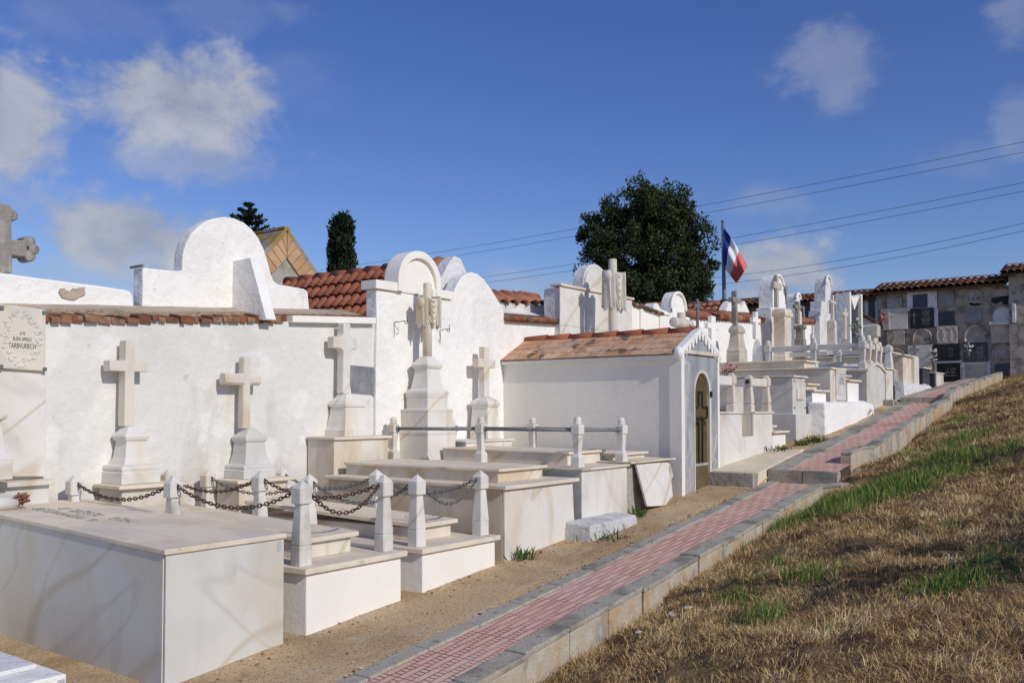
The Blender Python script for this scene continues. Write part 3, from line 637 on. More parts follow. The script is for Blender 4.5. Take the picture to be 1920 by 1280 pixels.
# stone cross on the parapet
t = thing('stone_cross', 'weathered grey stone cross with trefoil arm ends standing on the white parapet', 'cross', (XP - .1, 3.15, 1.0))
X0, X1 = XP - .19, XP - .03
m = MB(); xf = X1
bot = YZ(xf, (-27, 512), (24, 512)); top = YZ(xf, (-22, 400), (22, 400)); cyy = (top[0][0] + top[1][0]) / 2
m.prism([bot[0], bot[1], top[1], top[0]], 'x', X0, X1)
def lob(px, py, rpx, dx=0):
    (a, b), (c, _) = YZ(xf, (px, py), (px + rpx, py)); r_ = abs(c - a); m.prism(arc(a, b, r_, 0, 345, 14), 'x', X0 + dx, X1 - dx, True)
lob(12, 397, 15, .004); lob(25, 403, 11, .008); lob(-14, 397, 15, .006); lob(0, 392, 14, .002)
arm = YZ(xf, (-2, 447), (52, 451), (52, 482), (-2, 477)); m.prism(arm, 'x', X0 + .003, X1 - .003)
lob(57, 453, 11.5, .005); lob(58, 479, 11.5, .007); lob(65, 467, 10.5, .001); 
arm = YZ(xf, (-2, 441), (-56, 436), (-56, 466), (-2, 477)); m.prism(arm, 'x', X0 + .003, X1 - .003); lob(-60, 440, 11, .005); lob(-60, 464, 11, .007); lob(-67, 452, 10, .002)
m.build('cross', 'stone_grey', t, bevel=.012, seg=2)

# big round-headed wall with buttress
t = thing('arched_wall', 'tall white wall with a big round head and a sloping buttress above the brick coping', 'wall', (XP - .1, 5.4, .7))
g = YZ(XP, (267, 585), (267, 502), (341, 508), (342, 505), (343, 478), (349, 455), (358, 439), (371, 425), (386, 415), (403, 409), (422, 407), (440, 410), (458, 418), (473, 430), (486, 447), (496, 468), (503, 492), (508, 512), (513, 526), (522, 533), (545, 537), (570, 541), (577, 546), (581, 580), (583, 600), (420, 590))
MB().prism(g, 'x', XP - .15, XP).build('wall', 'plaster', t, rough=(.10, .006), bevel=.012)
(yb, zb), = YZ(XP, (436, 570)); tp = onY(469, 483, yb); bt = onY(499, 592, yb); zt = onX(430, 489, XP)[2]
zb2 = min(bt[2], zb - .02) ; wy = .115
m = MB(); m.prism([(XP - .02, zt), (tp[0], tp[2]), (bt[0], bt[2] - .02), (bt[0], zb2 - .03), (XP - .02, zb2 - .03)], 'y', yb, yb + wy); m.build('buttress', 'plaster', t, rough=(.1, .004), bevel=.01)
a = onX(246, 494, XP + .02); b = onX(268, 501, XP + .02)
MB().box(XP - .19, XP + .02, onX(264, 498, XP)[1], b[1] + .02, b[2] + .005, b[2] + .03).build('pier_cap', 'stone_grey', t, bevel=.01)

# niche wall with a moulded arch
XN = -6.96
t = thing('niche_wall', 'white memorial wall with a moulded arch behind the draped cross', 'wall', (XN - .1, 7.5, -1.2))
y0 = onX(706, 560, XN)[1]; y1 = onX(845, 560, XN)[1]; zs = onX(706, 540, XN)[2] - .01
MB().box(XN - .16, XN, y0, y1, -1.4, zs).build('wall', 'plaster', t, rough=(.14, .005), bevel=.01)
zsh = onX(720, 527, XN)[2]; 
m = MB(); m.box(XN - .20, XN + .035, y0 - .04, onX(747, 545, XN)[1], zs + .002, zsh); m.box(XN - .20, XN + .035, onX(808, 553, XN)[1], y1 + .01, zs + .002, zsh); m.build('shoulder', 'plaster_smooth', t, bevel=.006)
ya, yb = onX(741, 520, XN)[1], onX(821, 520, XN)[1]; ztop = onX(772, 470, XN)[2]; cy, R = (ya + yb) / 2, (yb - ya) / 2
g = [(cy - R, zs + .003)] + arc(cy, ztop - R, R, 180, 0, 24) + [(cy + R, zs + .003)]
MB().prism(g, 'x', XN - .17, XN + .012).build('arch_panel', 'plaster_smooth', t, bevel=.005)
ro, ri = R + .002, R * .77; n = 28; m = MB(); a0, a1 = 0, 180
o_ = [(cy + R, zs + .01)] + arc(cy, ztop - R, ro, 0, 180, n) + [(cy - R, zs + .01)]; i_ = [(cy + ri, zs + .01)] + arc(cy, ztop - R, ri, 0, 180, n) + [(cy - ri, zs + .01)]
vs = [(XN + .055, *p) for p in o_] + [(XN + .055, *p) for p in i_] + [(XN - .16, *p) for p in o_] + [(XN + .0, *p) for p in i_]; q = len(o_)
fs = []
for k in range(q - 1): fs += [(k, k + 1, q + k + 1, q + k), (k, 2 * q + k, 2 * q + k + 1, k + 1), (q + k, q + k + 1, 3 * q + k + 1, 3 * q + k)]
m.add(vs, fs); m.build('arch_moulding', 'plaster_smooth', t, bevel=.006)

# round gable wall and the tiled burial chapel behind it
t = thing('round_gable_wall', 'white wall with a low rounded top right of the moulded arch', 'wall', (XW - .1, 8.6, -1.1))
g = YZ(XW, (846, 800), (846, 562), (850, 552), (857, 534), (865, 520), (874, 513), (885, 510), (896, 514), (908, 524), (920, 541), (930, 556), (938, 569), (944, 581), (947, 600), (952, 800))
g[0] = (g[0][0] - .06, -1.3); g[1] = (g[1][0] - .06, g[1][1]); g[-1] = (g[-2][0] + .01, -1.2)
MB().prism(g, 'x', XW - .18, XW).build('wall', 'plaster', t, rough=(.12, .007), bevel=.012)
t = thing('burial_chapel', 'burial chapel with a red barrel tile roof behind the white arches', 'building', (-9.0, 9.0, -.5))
XV = XW - .36; e = onX(843, 492, XV); e2 = onX(812, 545, XV); yr, zr = e[1], e[2]; sl = (e[2] - e2[2]) / (e[1] - e2[1]); xl = onY(541, 520, yr)[0]
L_ = 2.3; vv = Vector((0, 1, sl)).normalized(); ev = Vector((xl, yr, zr)) - vv * L_
tile_roof(t, 'roof', ev, (1, 0, 0), vv, int((XV - .25 - xl) / .155), 10, .155, L_ / 10, 'terracotta_red', lift=.028)
m = MB(); k = 9; lx = (XV - .1 - xl) / k
for i in range(k):
    m.tint = rnd.random(); a = xl + lx * i; m.tube([(a - .03, yr, zr + .01), (a + lx + .01, yr, zr - .005)], [.085, .072], 10)
m.build('ridge_tile', 'terracotta_red', t)
m = MB()
for i in range(5):
    m.tint = .2 + .6 * rnd.random(); p = Vector((XV - .14, yr, zr + .03)) - vv * (.40 * i); q = p - vv * .44; m.tube([p + Vector((0, 0, .0)), q + Vector((0, 0, .03))], [.085, .10], 10)
m.build('verge_tile', 'terracotta', t)
MB().prism([(yr - 2.0, zr - 2.0 * sl - .1), (yr - 1.0, -.8), (yr + 2.1, -.8), (yr + 2.0, zr - 2.0 * sl - .1), (yr + .10, zr + .05), (yr - .02, zr + .07), (yr - .12, zr - .02)], 'x', XV - .06, XV + .10).build('gable_wall', 'plaster_dirty', t, rough=(.12, .008), bevel=.02)
MB().prism([(yr - 1.9, zr - 1.9 * sl - .15), (yr - 1.9, -.8), (yr + 1.9, -.8), (yr + 1.9, zr - 1.9 * sl - .15), (yr, zr - .12)], 'x', xl + .05, XV - .08).build('wall', 'plaster', t)
q = MB(); vb = Vector((0, -1, sl)).normalized(); P = Vector((xl, yr, zr)); a = P - vb * 2.3
q.hexa([a, a + Vector((XV - xl - .1, 0, 0)), P + Vector((XV - xl - .1, 0, 0)), P], [p + Vector((0, .05, .05)) for p in (a, a + Vector((XV - xl - .1, 0, 0)), P + Vector((XV - xl - .1, 0, 0)), P)]); q.build('back_roof', 'terracotta_red', t)

# gabled house further back
XG = -11.5
ap = onX(541, 430, XG); rr_ = onX(597, 512, XG); t = thing('gabled_tomb_house', 'old cement gable edged with orange bricks and a lichen covered roof', 'building', (XG - 1, ap[1], 0))
hw = 2.0; s2 = (ap[2] - rr_[2]) / (rr_[1] - ap[1]); yc, za = ap[1], ap[2]
MB().prism([(yc - hw, za - .12 - hw * s2), (yc - hw, -.8), (yc + hw, -.8), (yc + hw, za - .12 - hw * s2), (yc, za - .12)], 'x', XG - .9, XG - .06).build('wall', 'cement', t, rough=(.3, .01))
m = MB()
for sg in (-1, 1):
    d = Vector((0, sg, -s2)).normalized(); nn_ = Vector((0, sg * s2, 1)).normalized(); k = int(hw / d.y * sg / .135) if True else 0
    for i in range(0, int(hw / abs(d.y) / .14)):
        m.tint = rnd.random(); p = Vector((XG - .1, yc, za - .06)) + d * (.14 * i + .01); q = p + d * .128
        pi_, qi_ = p - nn_ * .28, q - nn_ * .28
        for w_ in (pi_, qi_):
            if (w_.y - yc) * sg < .004: w_.y = yc + sg * .004; w_.z = min(w_.z, za - .06 - .28 * math.sqrt(1 + s2 * s2)) if w_ is pi_ and i == 0 else max(w_.z, za - .06 - .28 * math.sqrt(1 + s2 * s2))
        m.hexa([pi_, pi_ + Vector((.07, 0, 0)), qi_ + Vector((.07, 0, 0)), qi_], [p, p + Vector((.07, 0, 0)), q + Vector((.07, 0, 0)), q])
m.build('brick_edge', 'brick_orange', t, bevel=.008)
m = MB()
for sg in (-1, 1):
    d = Vector((0, sg, -s2)).normalized(); nn_ = Vector((0, sg * s2, 1)).normalized(); p = Vector((XG - .028, yc, za)); q = p + d * (hw / abs(d.y) + .1); o = Vector((-.95, 0, 0))
    m.hexa([p - nn_ * .05, q - nn_ * .05, q + o - nn_ * .05, p + o - nn_ * .05], [p + nn_ * .03, q + nn_ * .03, q + o + nn_ * .03, p + o + nn_ * .03])
m.box(XG - .95, XG - .03, yc - .06, yc + .06, za + .0, za + .05)
m.build('roof', 'lichen', t, bevel=.01)

# wall with tile coping between the gable and the marble monument, and the roof behind it
t = thing('tile_capped_wall', 'short white wall capped with clay tiles left of the marble monument', 'wall', (XW - .1, 9.9, -1))
ya, yb = 9.21, onX(1052, 606, XW)[1]; za_, zb_ = onX(946, 601, XW)[2], onX(1048, 607, XW)[2]
MB().prism([(ya, -1.2), (yb, -1.1), (yb, zb_), (ya, za_)], 'x', XW - .3, XW).build('wall', 'plaster', t, rough=(.14, .006))
m = MB()
n = 22
for i in range(n):
    m.tint = rnd.random(); a = ya + (yb - ya) * i / n; z = za_ + (zb_ - za_) * i / n + .035; c = a + (yb - ya) / n / 2
    m.tube([(XW + .07, c, z - .012), (XW - .25, c, z + .06)], [.037, .034], 8)
m.build('tile_coping', 'coping', t)
m = MB(); m.hexa([(XW - .45, ya, za_ + .05), (XW - .2, ya, za_ + .05), (XW - .2, yb, zb_ + .06), (XW - .45, yb, zb_ + .06)], [(XW - .45, ya, za_ + .17), (XW - .22, ya, za_ + .10), (XW - .22, yb, zb_ + .12), (XW - .45, yb, zb_ + .19)]); m.build('mortar_bed', 'plaster_dirty', t, rough=(.1, .015))
t = thing('tiled_roof_tomb', 'small tomb roof of red tiles behind the short tile capped wall', 'building', (XW - 1.2, 9.9, -.5))
p = onX(1018, 571, XW - .5); q = onX(950, 575, XW - .5); zr2 = onX(985, 568, XW - .55)[2]
m = MB(); 
for i in range(5):
    m.tint = .3 + .4 * rnd.random(); a = 8.9 + .42 * i; m.tube([(XW - .75, a, zr2 + .01 + .028 * i), (XW - .75, a + .44, zr2 + .028 * (i + 1) - .008)], [.085, .075], 10)
m.build('ridge_tile', 'terracotta_red', t)
roman_tiles(MB(), (XW - .42, 8.9, zr2 - .19), (0, 1, .066), (-1, 0, .55), 8, 1, .235, .36).build('roof', 'terracotta', t, solid=.014)
MB().prism([(8.8, -.7), (10.4, -.7), (10.4, zr2 - .04), (8.8, zr2 - .14)], 'x', XW - 1.5, XW - .62).build('wall', 'plaster', t); MB().prism([(9.1, .6), (10.9, .6), (10.9, zr2 + .0), (9.1, zr2 - .11)], 'x', XW - .60, XW - .44).build('parapet', 'plaster_dirty', t, rough=(.1, .01))

# marble-clad monument wall
XM = -6.9
ya, yb = onX(1050, 560, XM)[1], onX(1185, 580, XM)[1]; zt = onX(1050, 536, XM)[2]
t = thing('marble_monument_wall', 'pale marble clad memorial wall with a curved crown behind the tall draped cross', 'monument', (XM - .2, 11.3, -1))
MB().prism([(ya + .01, -1.1), (yb - .01, -1.0), (yb - .01, zt - .02), (ya + .01, zt - .02)], 'x', XM - .27, XM - .02).build('core', 'plaster_dirty', t, rough=(.12, .012))
m = MB(); w3 = (yb - ya) / 3; zz = [-1.1, .62, 1.16, zt]
for i in range(3):
    for j in range(3): m.box(XM - .018, XM + .003 * ((i + j) % 2), ya + w3 * i + .002, ya + w3 * (i + 1) - .002, zz[j] + .002, zz[j + 1] - .002)
m.build('cladding', 'marble', t)
m = MB(); zsl = onX(1085, 545, XM)[2]
m.prism([(ya - .02, zt + .002), (yb + .03, zt + .002), (yb + .03, zt + .035), (ya - .02, zt + .035)], 'x', XM - .16, XM + .03); m.build('cornice', 'marble_lid', t, bevel=.006)
yc, rA = onX(1119, 500, XM)[1], .34; zA = onX(1119, 495, XM)[2]
ga = [(yc - rA, zt + .037)] + arc(yc, zA - rA, rA, 180, 0, 20) + [(yc + rA, zt + .037)]
MB().prism(ga, 'x', XM - .20, XM - .02).build('crown', 'plaster_dirty', t, rough=(.08, .008)); gb = [(yc - rA + .02, zt + .037)] + arc(yc, zA - rA, rA - .02, 180, 0, 20) + [(yc + rA - .02, zt + .037)]
MB().prism(gb, 'x', XM - .019, XM + .005).build('crown_face', 'marble', t)

# panelled low wall, next arch
t = thing('panelled_wall', 'low white wall with two recessed panels right of the marble monument', 'wall', (XW - .1, 13.1, -.8))
ya, yb = yb + .05, onX(1240, 590, XW)[1]; z0, z1 = onX(1190, 572, XW)[2], onX(1240, 592, XW)[2]
MB().prism([(ya, -.9), (yb, -.8), (yb, z1), (ya, z0)], 'x', XW - .3, XW).build('wall', 'plaster_smooth', t)
m = MB(); m.prism([(ya, z0 + .003), (yb, z1 + .003), (yb, z1 + .05), (ya, z0 + .05)], 'x', XW - .3, XW + .06); m.build('coping', 'coping', t, bevel=.005)
m = MB()
for a, b in ((ya, ya + .1), (ya + .36, ya + .46), (yb - .10, yb)): m.prism([(a, -.7), (b, -.7), (b, z0 + (z1 - z0) * (b - ya) / (yb - ya) - .006), (a, z0 + (z1 - z0) * (a - ya) / (yb - ya) - .006)], 'x', XW - .002, XW + .03)
m.build('panel_frame', 'plaster_smooth', t)
t = thing('small_arch_wall', 'small white round-headed memorial wall beyond the tiled mausoleum roof', 'wall', (XW - .1, 14.1, -.7))
ya, yb = onX(1240, 590, XW)[1] + .02, onX(1291, 590, XW)[1]; z0 = onX(1245, 588, XW)[2]; yc = onX(1271, 560, XW)[1]; zA = onX(1271, 547, XW)[2]; R = .30
MB().prism([(ya, -.8), (yb + .3, -.8), (yb + .3, z0), (yc + R, z0 + .02)] + arc(yc, zA - R, R, 0, 180, 20) + [(yc - R, z0 + .02), (ya, z0)], 'x', XW - .17, XW).build('wall', 'plaster', t, rough=(.12, .006), bevel=.01)
m = MB(); pts = [(XW + .012, *p) for p in [(yc + R * .93, z0 + .05)] + arc(yc, zA - R, R * .93, 0, 180, 24) + [(yc - R * .93, z0 + .05)]]; m.tube(pts, .03, 6); m.build('arch_moulding', 'plaster_smooth', t)
m = MB(); yl = onX(1222, 583, XW)[1]; m.prism([(yl, z0 - .02)] + arc(yl + .12, z0 + .03, .12, 180, 20, 10) + [(ya + .28, z0 + .02), (ya + .28, z0 - .02)], 'x', XW - .16, XW + .03); m.build('shoulder', 'plaster', t, bevel=.01)

# roofs and walls further up the row
def gabled_roof(label, pr, pl, pv, XV, w, nv, mat):
    """tiled roof with its ridge running back from the wall, gable towards the walk; pr, pl: ridge ends, pv: foot of the verge (pixels)"""
    e, e2 = onX(*pr, XV), onX(*pv, XV); yr, zr = e[1], e[2]; sl = (e[2] - e2[2]) / (e[1] - e2[1]); xl = onY(*pl, yr)[0]; L_ = 1.25 * math.hypot(e[1] - e2[1], e[2] - e2[2])
    t = thing('tiled_roof_tomb', label, 'building', ((XV + xl) / 2, yr, 0)); vv = Vector((0, 1, sl)).normalized(); ev = Vector((xl, yr, zr)) - vv * L_; n = max(2, int((XV - .12 - xl) / w))
    tile_roof(t, 'roof', ev, (1, 0, 0), vv, n, nv, w, L_ / nv, mat, lift=.03)
    m = MB(); k = max(3, int((XV - xl) / .36)); lx = (XV - .05 - xl) / k
    for i in range(k): m.tint = rnd.random(); a = xl + lx * i; m.tube([(a - .03, yr, zr + .012), (a + lx + .01, yr, zr - .004)], [.085, .075], 10)
    m.build('ridge_tile', mat, t); dy = e[1] - e2[1]; hz = sl * dy * 1.3
    MB().prism([(yr - dy * 1.3, zr - hz - .02), (yr - dy * 1.3, -.5), (yr + dy * 1.3, -.5), (yr + dy * 1.3, zr - hz - .02), (yr, zr + .02)], 'x', XV - .10, XV + .02).build('gable_wall', 'plaster', t, rough=(.12, .01))
    MB().prism([(yr - dy * 1.2, zr - hz - .1), (yr - dy * 1.2, -.5), (yr + dy * 1.2, -.5), (yr + dy * 1.2, zr - hz - .1), (yr, zr - .12)], 'x', xl, XV - .11).build('wall', 'plaster', t)
    vb = Vector((0, -1, sl)).normalized(); P = Vector((xl, yr, zr)); a = P - vb * L_; o = Vector((XV - xl, 0, 0)); q = MB(); q.hexa([a, a + o, P + o, P], [p_ + Vector((0, .03, .04)) for p_ in (a, a + o, P + o, P)]); q.build('back_roof', mat, t)
gabled_roof('low orange tiled roof behind the panelled white wall', (1244, 574), (1160, 577), (1228, 590), XW - .45, .16, 3, 'terracotta')
gabled_roof('orange barrel tiled roof below the flagpole, left of the far stone cross', (1394, 566), (1290, 577), (1372, 603), XW - .45, .16, 5, 'terracotta')
t = thing('coped_wall', 'white wall with a thin tile coping behind the far crosses', 'wall', (XW - .1, 16, -.5))
y_ = [onX(p, 610, XW)[1] for p in (1293, 1430)]; zz = [onX(1300, 597, XW)[2], onX(1410, 600, XW)[2]]
MB().prism([(y_[0], -.7), (y_[1], -.4), (y_[1], zz[1]), (y_[0], zz[0])], 'x', XW - .25, XW).build('wall', 'plaster', t)
m = MB(); n = 26
for i in range(n):
    m.tint = rnd.random(); a = y_[0] + (y_[1] - y_[0]) * (i + .5) / n; z = zz[0] + (zz[1] - zz[0]) * i / n + .03
    m.tube([(XW + .06, a, z), (XW - .3, a, z + .14)], [.065, .06], 8)
m.build('tile_coping', 'terracotta', t)
t = thing('round_top_wall', 'low white rounded wall end behind the far stone cross', 'wall', (XW - .3, 17.3, 0)); a = onX(1393, 590, XW - .1); 
MB().prism([(a[1] - .55, 0)] + arc(a[1], a[2] - .25, .55, 180, 0, 14, .55) + [(a[1] + .55, 0)], 'x', XW - .42, XW - .27).build('wall', 'plaster', t, rough=(.15, .01))
# ------------------------------------------------------------------ crosses on pedestals
def pedestal_levels(cx, Xf, pxa, pxb, lev, sil=False):
    """lev: (py, share of base width); widths measured on the base's front plane"""
    depth = None
    ya, yb = onX(pxa, lev[0][0], 2 * cx - Xf if sil else Xf)[1], onX(pxb, lev[0][0], Xf)[1]; hw = (yb - ya) / 2; cy = (ya + yb) / 2
    hd = depth or (Xf - cx); out = []
    for py, s in lev:
        hx = hd * s; xs = cx + hx
        pxc = (pxa + pxb) / 2
        # keep the column over its centre: find z where the ray meets the middle of the front face
        rr = ray(pxc, py); z = rr[2] / math.hypot(rr[0], rr[1]) * math.hypot(xs, cy)
        out.append((z, hx, hw * s))
    return cy, out
def cross_thing(name, label, cx, Xf, pxa, pxb, lev, shaft, arm, thick, mat='marble', pmat_='marble', ch=0.0, octo=False, dxc=0.0, group=None, sil=False, bend=1.0):
    """shaft: (px left, px right, py bottom, py top); arm: (px left, px right, py top, py bottom)"""
    cy, L = pedestal_levels(cx, Xf, pxa, pxb, lev, sil)
    t = thing(name, label, 'grave cross', (cx, cy, L[0][0]), group)
    back = cx - L[0][1]
    MB().stack(cx, cy, L, ch).build('pedestal', pmat_, t, bevel=.005)
    xc = cx + dxc; xf = xc + thick / 2
    xb_ = xc - thick / 2 if sil else xf
    l, r_ = onX(shaft[0], shaft[2], xb_)[1], onX(shaft[1], shaft[2], xf)[1]; hw = (r_ - l) / 2; c = (l + r_) / 2
    z0 = L[-1][0] + .001; pm = (shaft[0] + shaft[1]) / 2
    zt = onX(pm, shaft[3], xf)[2]; a0 = onX(arm[0], (arm[2] + arm[3]) / 2, xb_)[1]; a1 = onX(arm[1], (arm[2] + arm[3]) / 2, xf)[1]; hw = max(hw, .04)
    if sil: ah = max((a1 - a0) / 2, hw + .13); a0, a1 = c - ah, c + ah
    za, zb = onX(pm, arm[2], xf)[2], onX(pm, arm[3], xf)[2]
    m = MB()
    if octo:
        k = .022; h = thick / 2
        m.stack(xc, c, [(z0, h, hw * 1.05), (zt - .02, h, hw * .95), (zt, h - .015, hw * .8)], .32)
        zz = (za + zb) / 2; hz = (za - zb) / 2; p8 = [(xc + h * .999, zz - hz * .55), (xc + h * .999, zz + hz * .55), (xc + h * .55, zz + hz), (xc - h * .55, zz + hz), (xc - h * .999, zz + hz * .55), (xc - h * .999, zz - hz * .55), (xc - h * .55, zz - hz), (xc + h * .55, zz - hz)]
        m.prism(p8, 'y', a0, a1); m.prism([(c - hw - .03, zz), (c, zz - hz - .035), (c + hw + .03, zz), (c, zz + hz + .035)], 'x', xc - h * .94, xc + h * 1.002)
    else:
        h = thick / 2
        pts = [(c - hw * 1.05, z0), (c + hw * 1.05, z0), (c + hw, zb), (a1, zb), (a1, za), (c + hw, za), (c + hw * .97, zt), (c - hw * .97, zt), (c - hw, za), (a0, za), (a0, zb), (c - hw, zb)]
        if ch:
            f = ch; pts = [(c - hw * 1.1, z0), (c + hw * 1.1, z0), (c + hw, zb - f), (c + hw + f, zb), (a1, zb), (a1, za), (c + hw + f, za), (c + hw, za + f), (c + hw, zt), (c - hw, zt), (c - hw, za + f), (c - hw - f, za), (a0, za), (a0, zb), (c - hw - f, zb), (c - hw, zb - f)]
        m.prism(pts, 'x', xc - h, xf)
    m.build('cross', mat, t, bevel=.006 if not ch else .012)
    return t, cy, L

_, cy1, C1 = cross_thing('stone_grave_cross', 'plain square cut marble cross behind the grave with rusty brown chains', -6.865, -6.70, 228, 301,
    [(906, 1), (885, 1), (884, .95), (878, .985), (872, .93), (870, .70), (856, .58), (832, .50), (826, .50), (825, .57), (818, .63), (812, .57), (811, .50), (799, .27)],
    (235, 250, 799, 638), (206, 277, 676, 696), .10, dxc=-.03, mat='marble_warm')
_, cy2, C2 = cross_thing('stone_grave_cross', 'marble cross with eight-sided arms standing behind the grey chained grave', -6.865, -6.71, 457, 517,
    [(896, 1), (881, 1), (880, .95), (875, .97), (871, .92), (869, .76), (850, .64), (829, .58), (828, .60), (826, .66), (820, .67), (815, .60), (814, .52), (803, .26)],
    (457, 470, 803, 668), (423, 490, 700, 722), .095, octo=True, dxc=-.03, mat='marble_warm', pmat_='marble_cool')
_, cy3, C3 = cross_thing('stone_grave_cross', 'marble cross with notched corners reaching up to the white ledge beside a grey mortar patch', -6.86, -6.70, 647, 695,
    [(817, 1), (805, 1), (804, .93), (796, .86), (780, .76), (763, .72), (762, .80), (756, .80), (755, .74), (751, .70), (738, .34)],
    (644, 657, 738, 606), (626, 670, 632, 654), .10, ch=.03, dxc=-.03)

# draped crosses: round log, cross bar and a stone cloth hanging over it
def draped_cross(label, cx, cy, zb, zt, za, half, rp, ped, tail=.26, mat='marble_warm', s=1.0, ch=.22, pm='marble'):
    t = thing('draped_cross', label, 'grave cross', (cx, cy, ped[0][0] if ped else zb))
    if ped: MB().stack(cx, cy, ped, 0).build('pedestal', pm, t, bevel=.006)
    m = MB(); m.lathe(cx, cy, [(rp * 1.06, zb), (rp, zb + (zt - zb) * .5), (rp * .93, zt - .008), (rp * .85, zt)], 14); m.build('pole', mat, t)
    m = MB(); m.tube([(cx + rp * .15, cy - half, za), (cx + rp * .15, cy - half + .012, za), (cx + rp * .15, cy + half - .012, za), (cx + rp * .15, cy + half, za)], [rp * 1.0, rp * 1.12, rp * 1.12, rp], 14); m.build('cross_bar', mat, t)
    # cloth
    m = MB(); R = rp * 1.3; rr = random.Random(5)
    def tailsheet(y0, y1, zlen, ph):
        nu, nv = 56, 14; vs = []
        for j in range(nv + 1):
            f = j / nv
            for i in range(nu + 1):
                u = i / nu; ang = u * 2 * math.pi * 1.0
                w = (y1 - y0) / 2 * (1 - .18 * f + .10 * f * f); yy = (y0 + y1) / 2 + math.cos(ang) * w * (1 + .12 * math.sin(5 * ang + ph + f * 2))
                xx = cx + rp * .2 + math.sin(ang) * R * (1.0 + .34 * math.sin(7 * ang + ph + 1.2 * f)) * (1.0 + .1 * f)
                zz = za + R * .75 * (1 - .25 * math.cos(ang) ** 2) - f * zlen * (1 + .07 * math.sin(4 * ang + ph)) if f > 0 else za + R * 1.02
                vs.append((xx, yy, zz))
        fs = [(j * (nu + 1) + i, j * (nu + 1) + i + 1, (j + 1) * (nu + 1) + i + 1, (j + 1) * (nu + 1) + i) for j in range(nv) for i in range(nu)]
        fs.append(tuple(range(nu))); m.add(vs, fs, True)
    tailsheet(cy - half * .86, cy - half * .36, tail, .4); tailsheet(cy + half * .50, cy + half * 1.08, tail, 1.7)
    nu, nv = 26, 60; vs = []       # the swag across the pole: ridged folds running with the hang of the cloth
    for j in range(nv + 1):
        g = j / nv; dep = tail * (.06 + 1.02 * g)
        for i in range(nu + 1):
            f = i / nu; e = 2 * f - 1; hang = 1 - abs(e) ** (1.5 + .6 * g); yy = cy + half * (-.66 + .22 * g * (1 - f) + (1.26 - .10 * g) * f) + half * .10 * g * math.sin(math.pi * f)
            rid = abs(math.sin(math.pi * (5.2 * g + .35 * f))) ** .7; out = rp * (1.0 + .25 * math.sin(math.pi * f)) + (.010 + .020 * math.sin(math.pi * f)) * rid + .02 * (1 - g)
            if abs(e) > .75: out -= (abs(e) - .75) * .08
            vs.append((cx + out, yy, za + R * (1.0 - .25 * g) - dep * hang * (1 + .10 * e)))
    m.add(vs, [(j * (nu + 1) + i, j * (nu + 1) + i + 1, (j + 1) * (nu + 1) + i + 1, (j + 1) * (nu + 1) + i) for j in range(nv) for i in range(nu)], True)
    a_, b_ = len(m.v) - (nu + 1), len(m.v)      # hem turned back against the pole
    hem = [(max(cx, q[0] - .05), q[1], q[2] + .02) for q in m.v[a_:b_]]; o_ = len(m.v); m.v += hem
    for i in range(nu): m.f.append((a_ + i, a_ + i + 1, o_ + i + 1, o_ + i)); m.t.append(.5); m.sm.append(True); m.mi.append(0)
    m.build('cloth', mat, t); return t
cxA = -6.76
cyA, LA = pedestal_levels(cxA, -6.54, 802, 854, [(862, 1), (814, 1), (813, 1.03), (807, 1.03), (806, .90), (772, .90), (771, .92), (767, .92), (766, .72), (745, .72), (744, .74), (736, .76), (731, .72), (729, .58), (710, .49), (691, .43), (690, .50), (684, .56), (680, .50), (668, .24)])
zb_ = LA[-1][0]; f_ = onX(798, 668, cxA); zt_ = onX(801, 531, cxA)[2]; za_ = onX(800, 569, cxA)[2]
draped_cross('tall round cross draped with a stone cloth on the stepped pedestal behind the railed grave', cxA, cyA, zb_, zt_, za_, .155, .050, LA, tail=.30)
cL = -6.55; yL_ = onX(1275, 606, cL)[1]; zL = onX(1275, 606, cL)[2]; t = thing('log_cross', 'round log-shaped pale stone cross peeping over the ridge of the tiled mausoleum', 'grave cross', (cL, yL_, zL - 1.2))
MB().lathe(cL, yL_ + .05, [(.08, zL - 1.2), (.072, zL), (.068, onX(1277, 586, cL)[2] - .01), (.06, onX(1277, 586, cL)[2])], 14).build('pole', 'stone_pale', t); m = MB(); m.tube([(cL + .01, yL_ - .26, zL), (cL + .01, yL_ - .25, zL), (cL + .01, yL_ + .33, zL), (cL + .01, yL_ + .34, zL)], [.07, .082, .082, .07], 14); m.build('cross_bar', 'stone_pale', t)
cB = -6.42; yB = onX(1149, 560, cB)[1]; zB = onX(1149, 640, cB)[2]
draped_cross('weathered log-shaped stone cross with a carved cloth in front of the marble clad memorial wall', cB, yB, zB - .4, onX(1148, 486, cB)[2], onX(1149, 520, cB)[2], .21, .062, [(zB - 1.3, .3, .3), (zB - .42, .24, .24), (zB - .4, .1, .1)], tail=.50, mat='stone_pale')
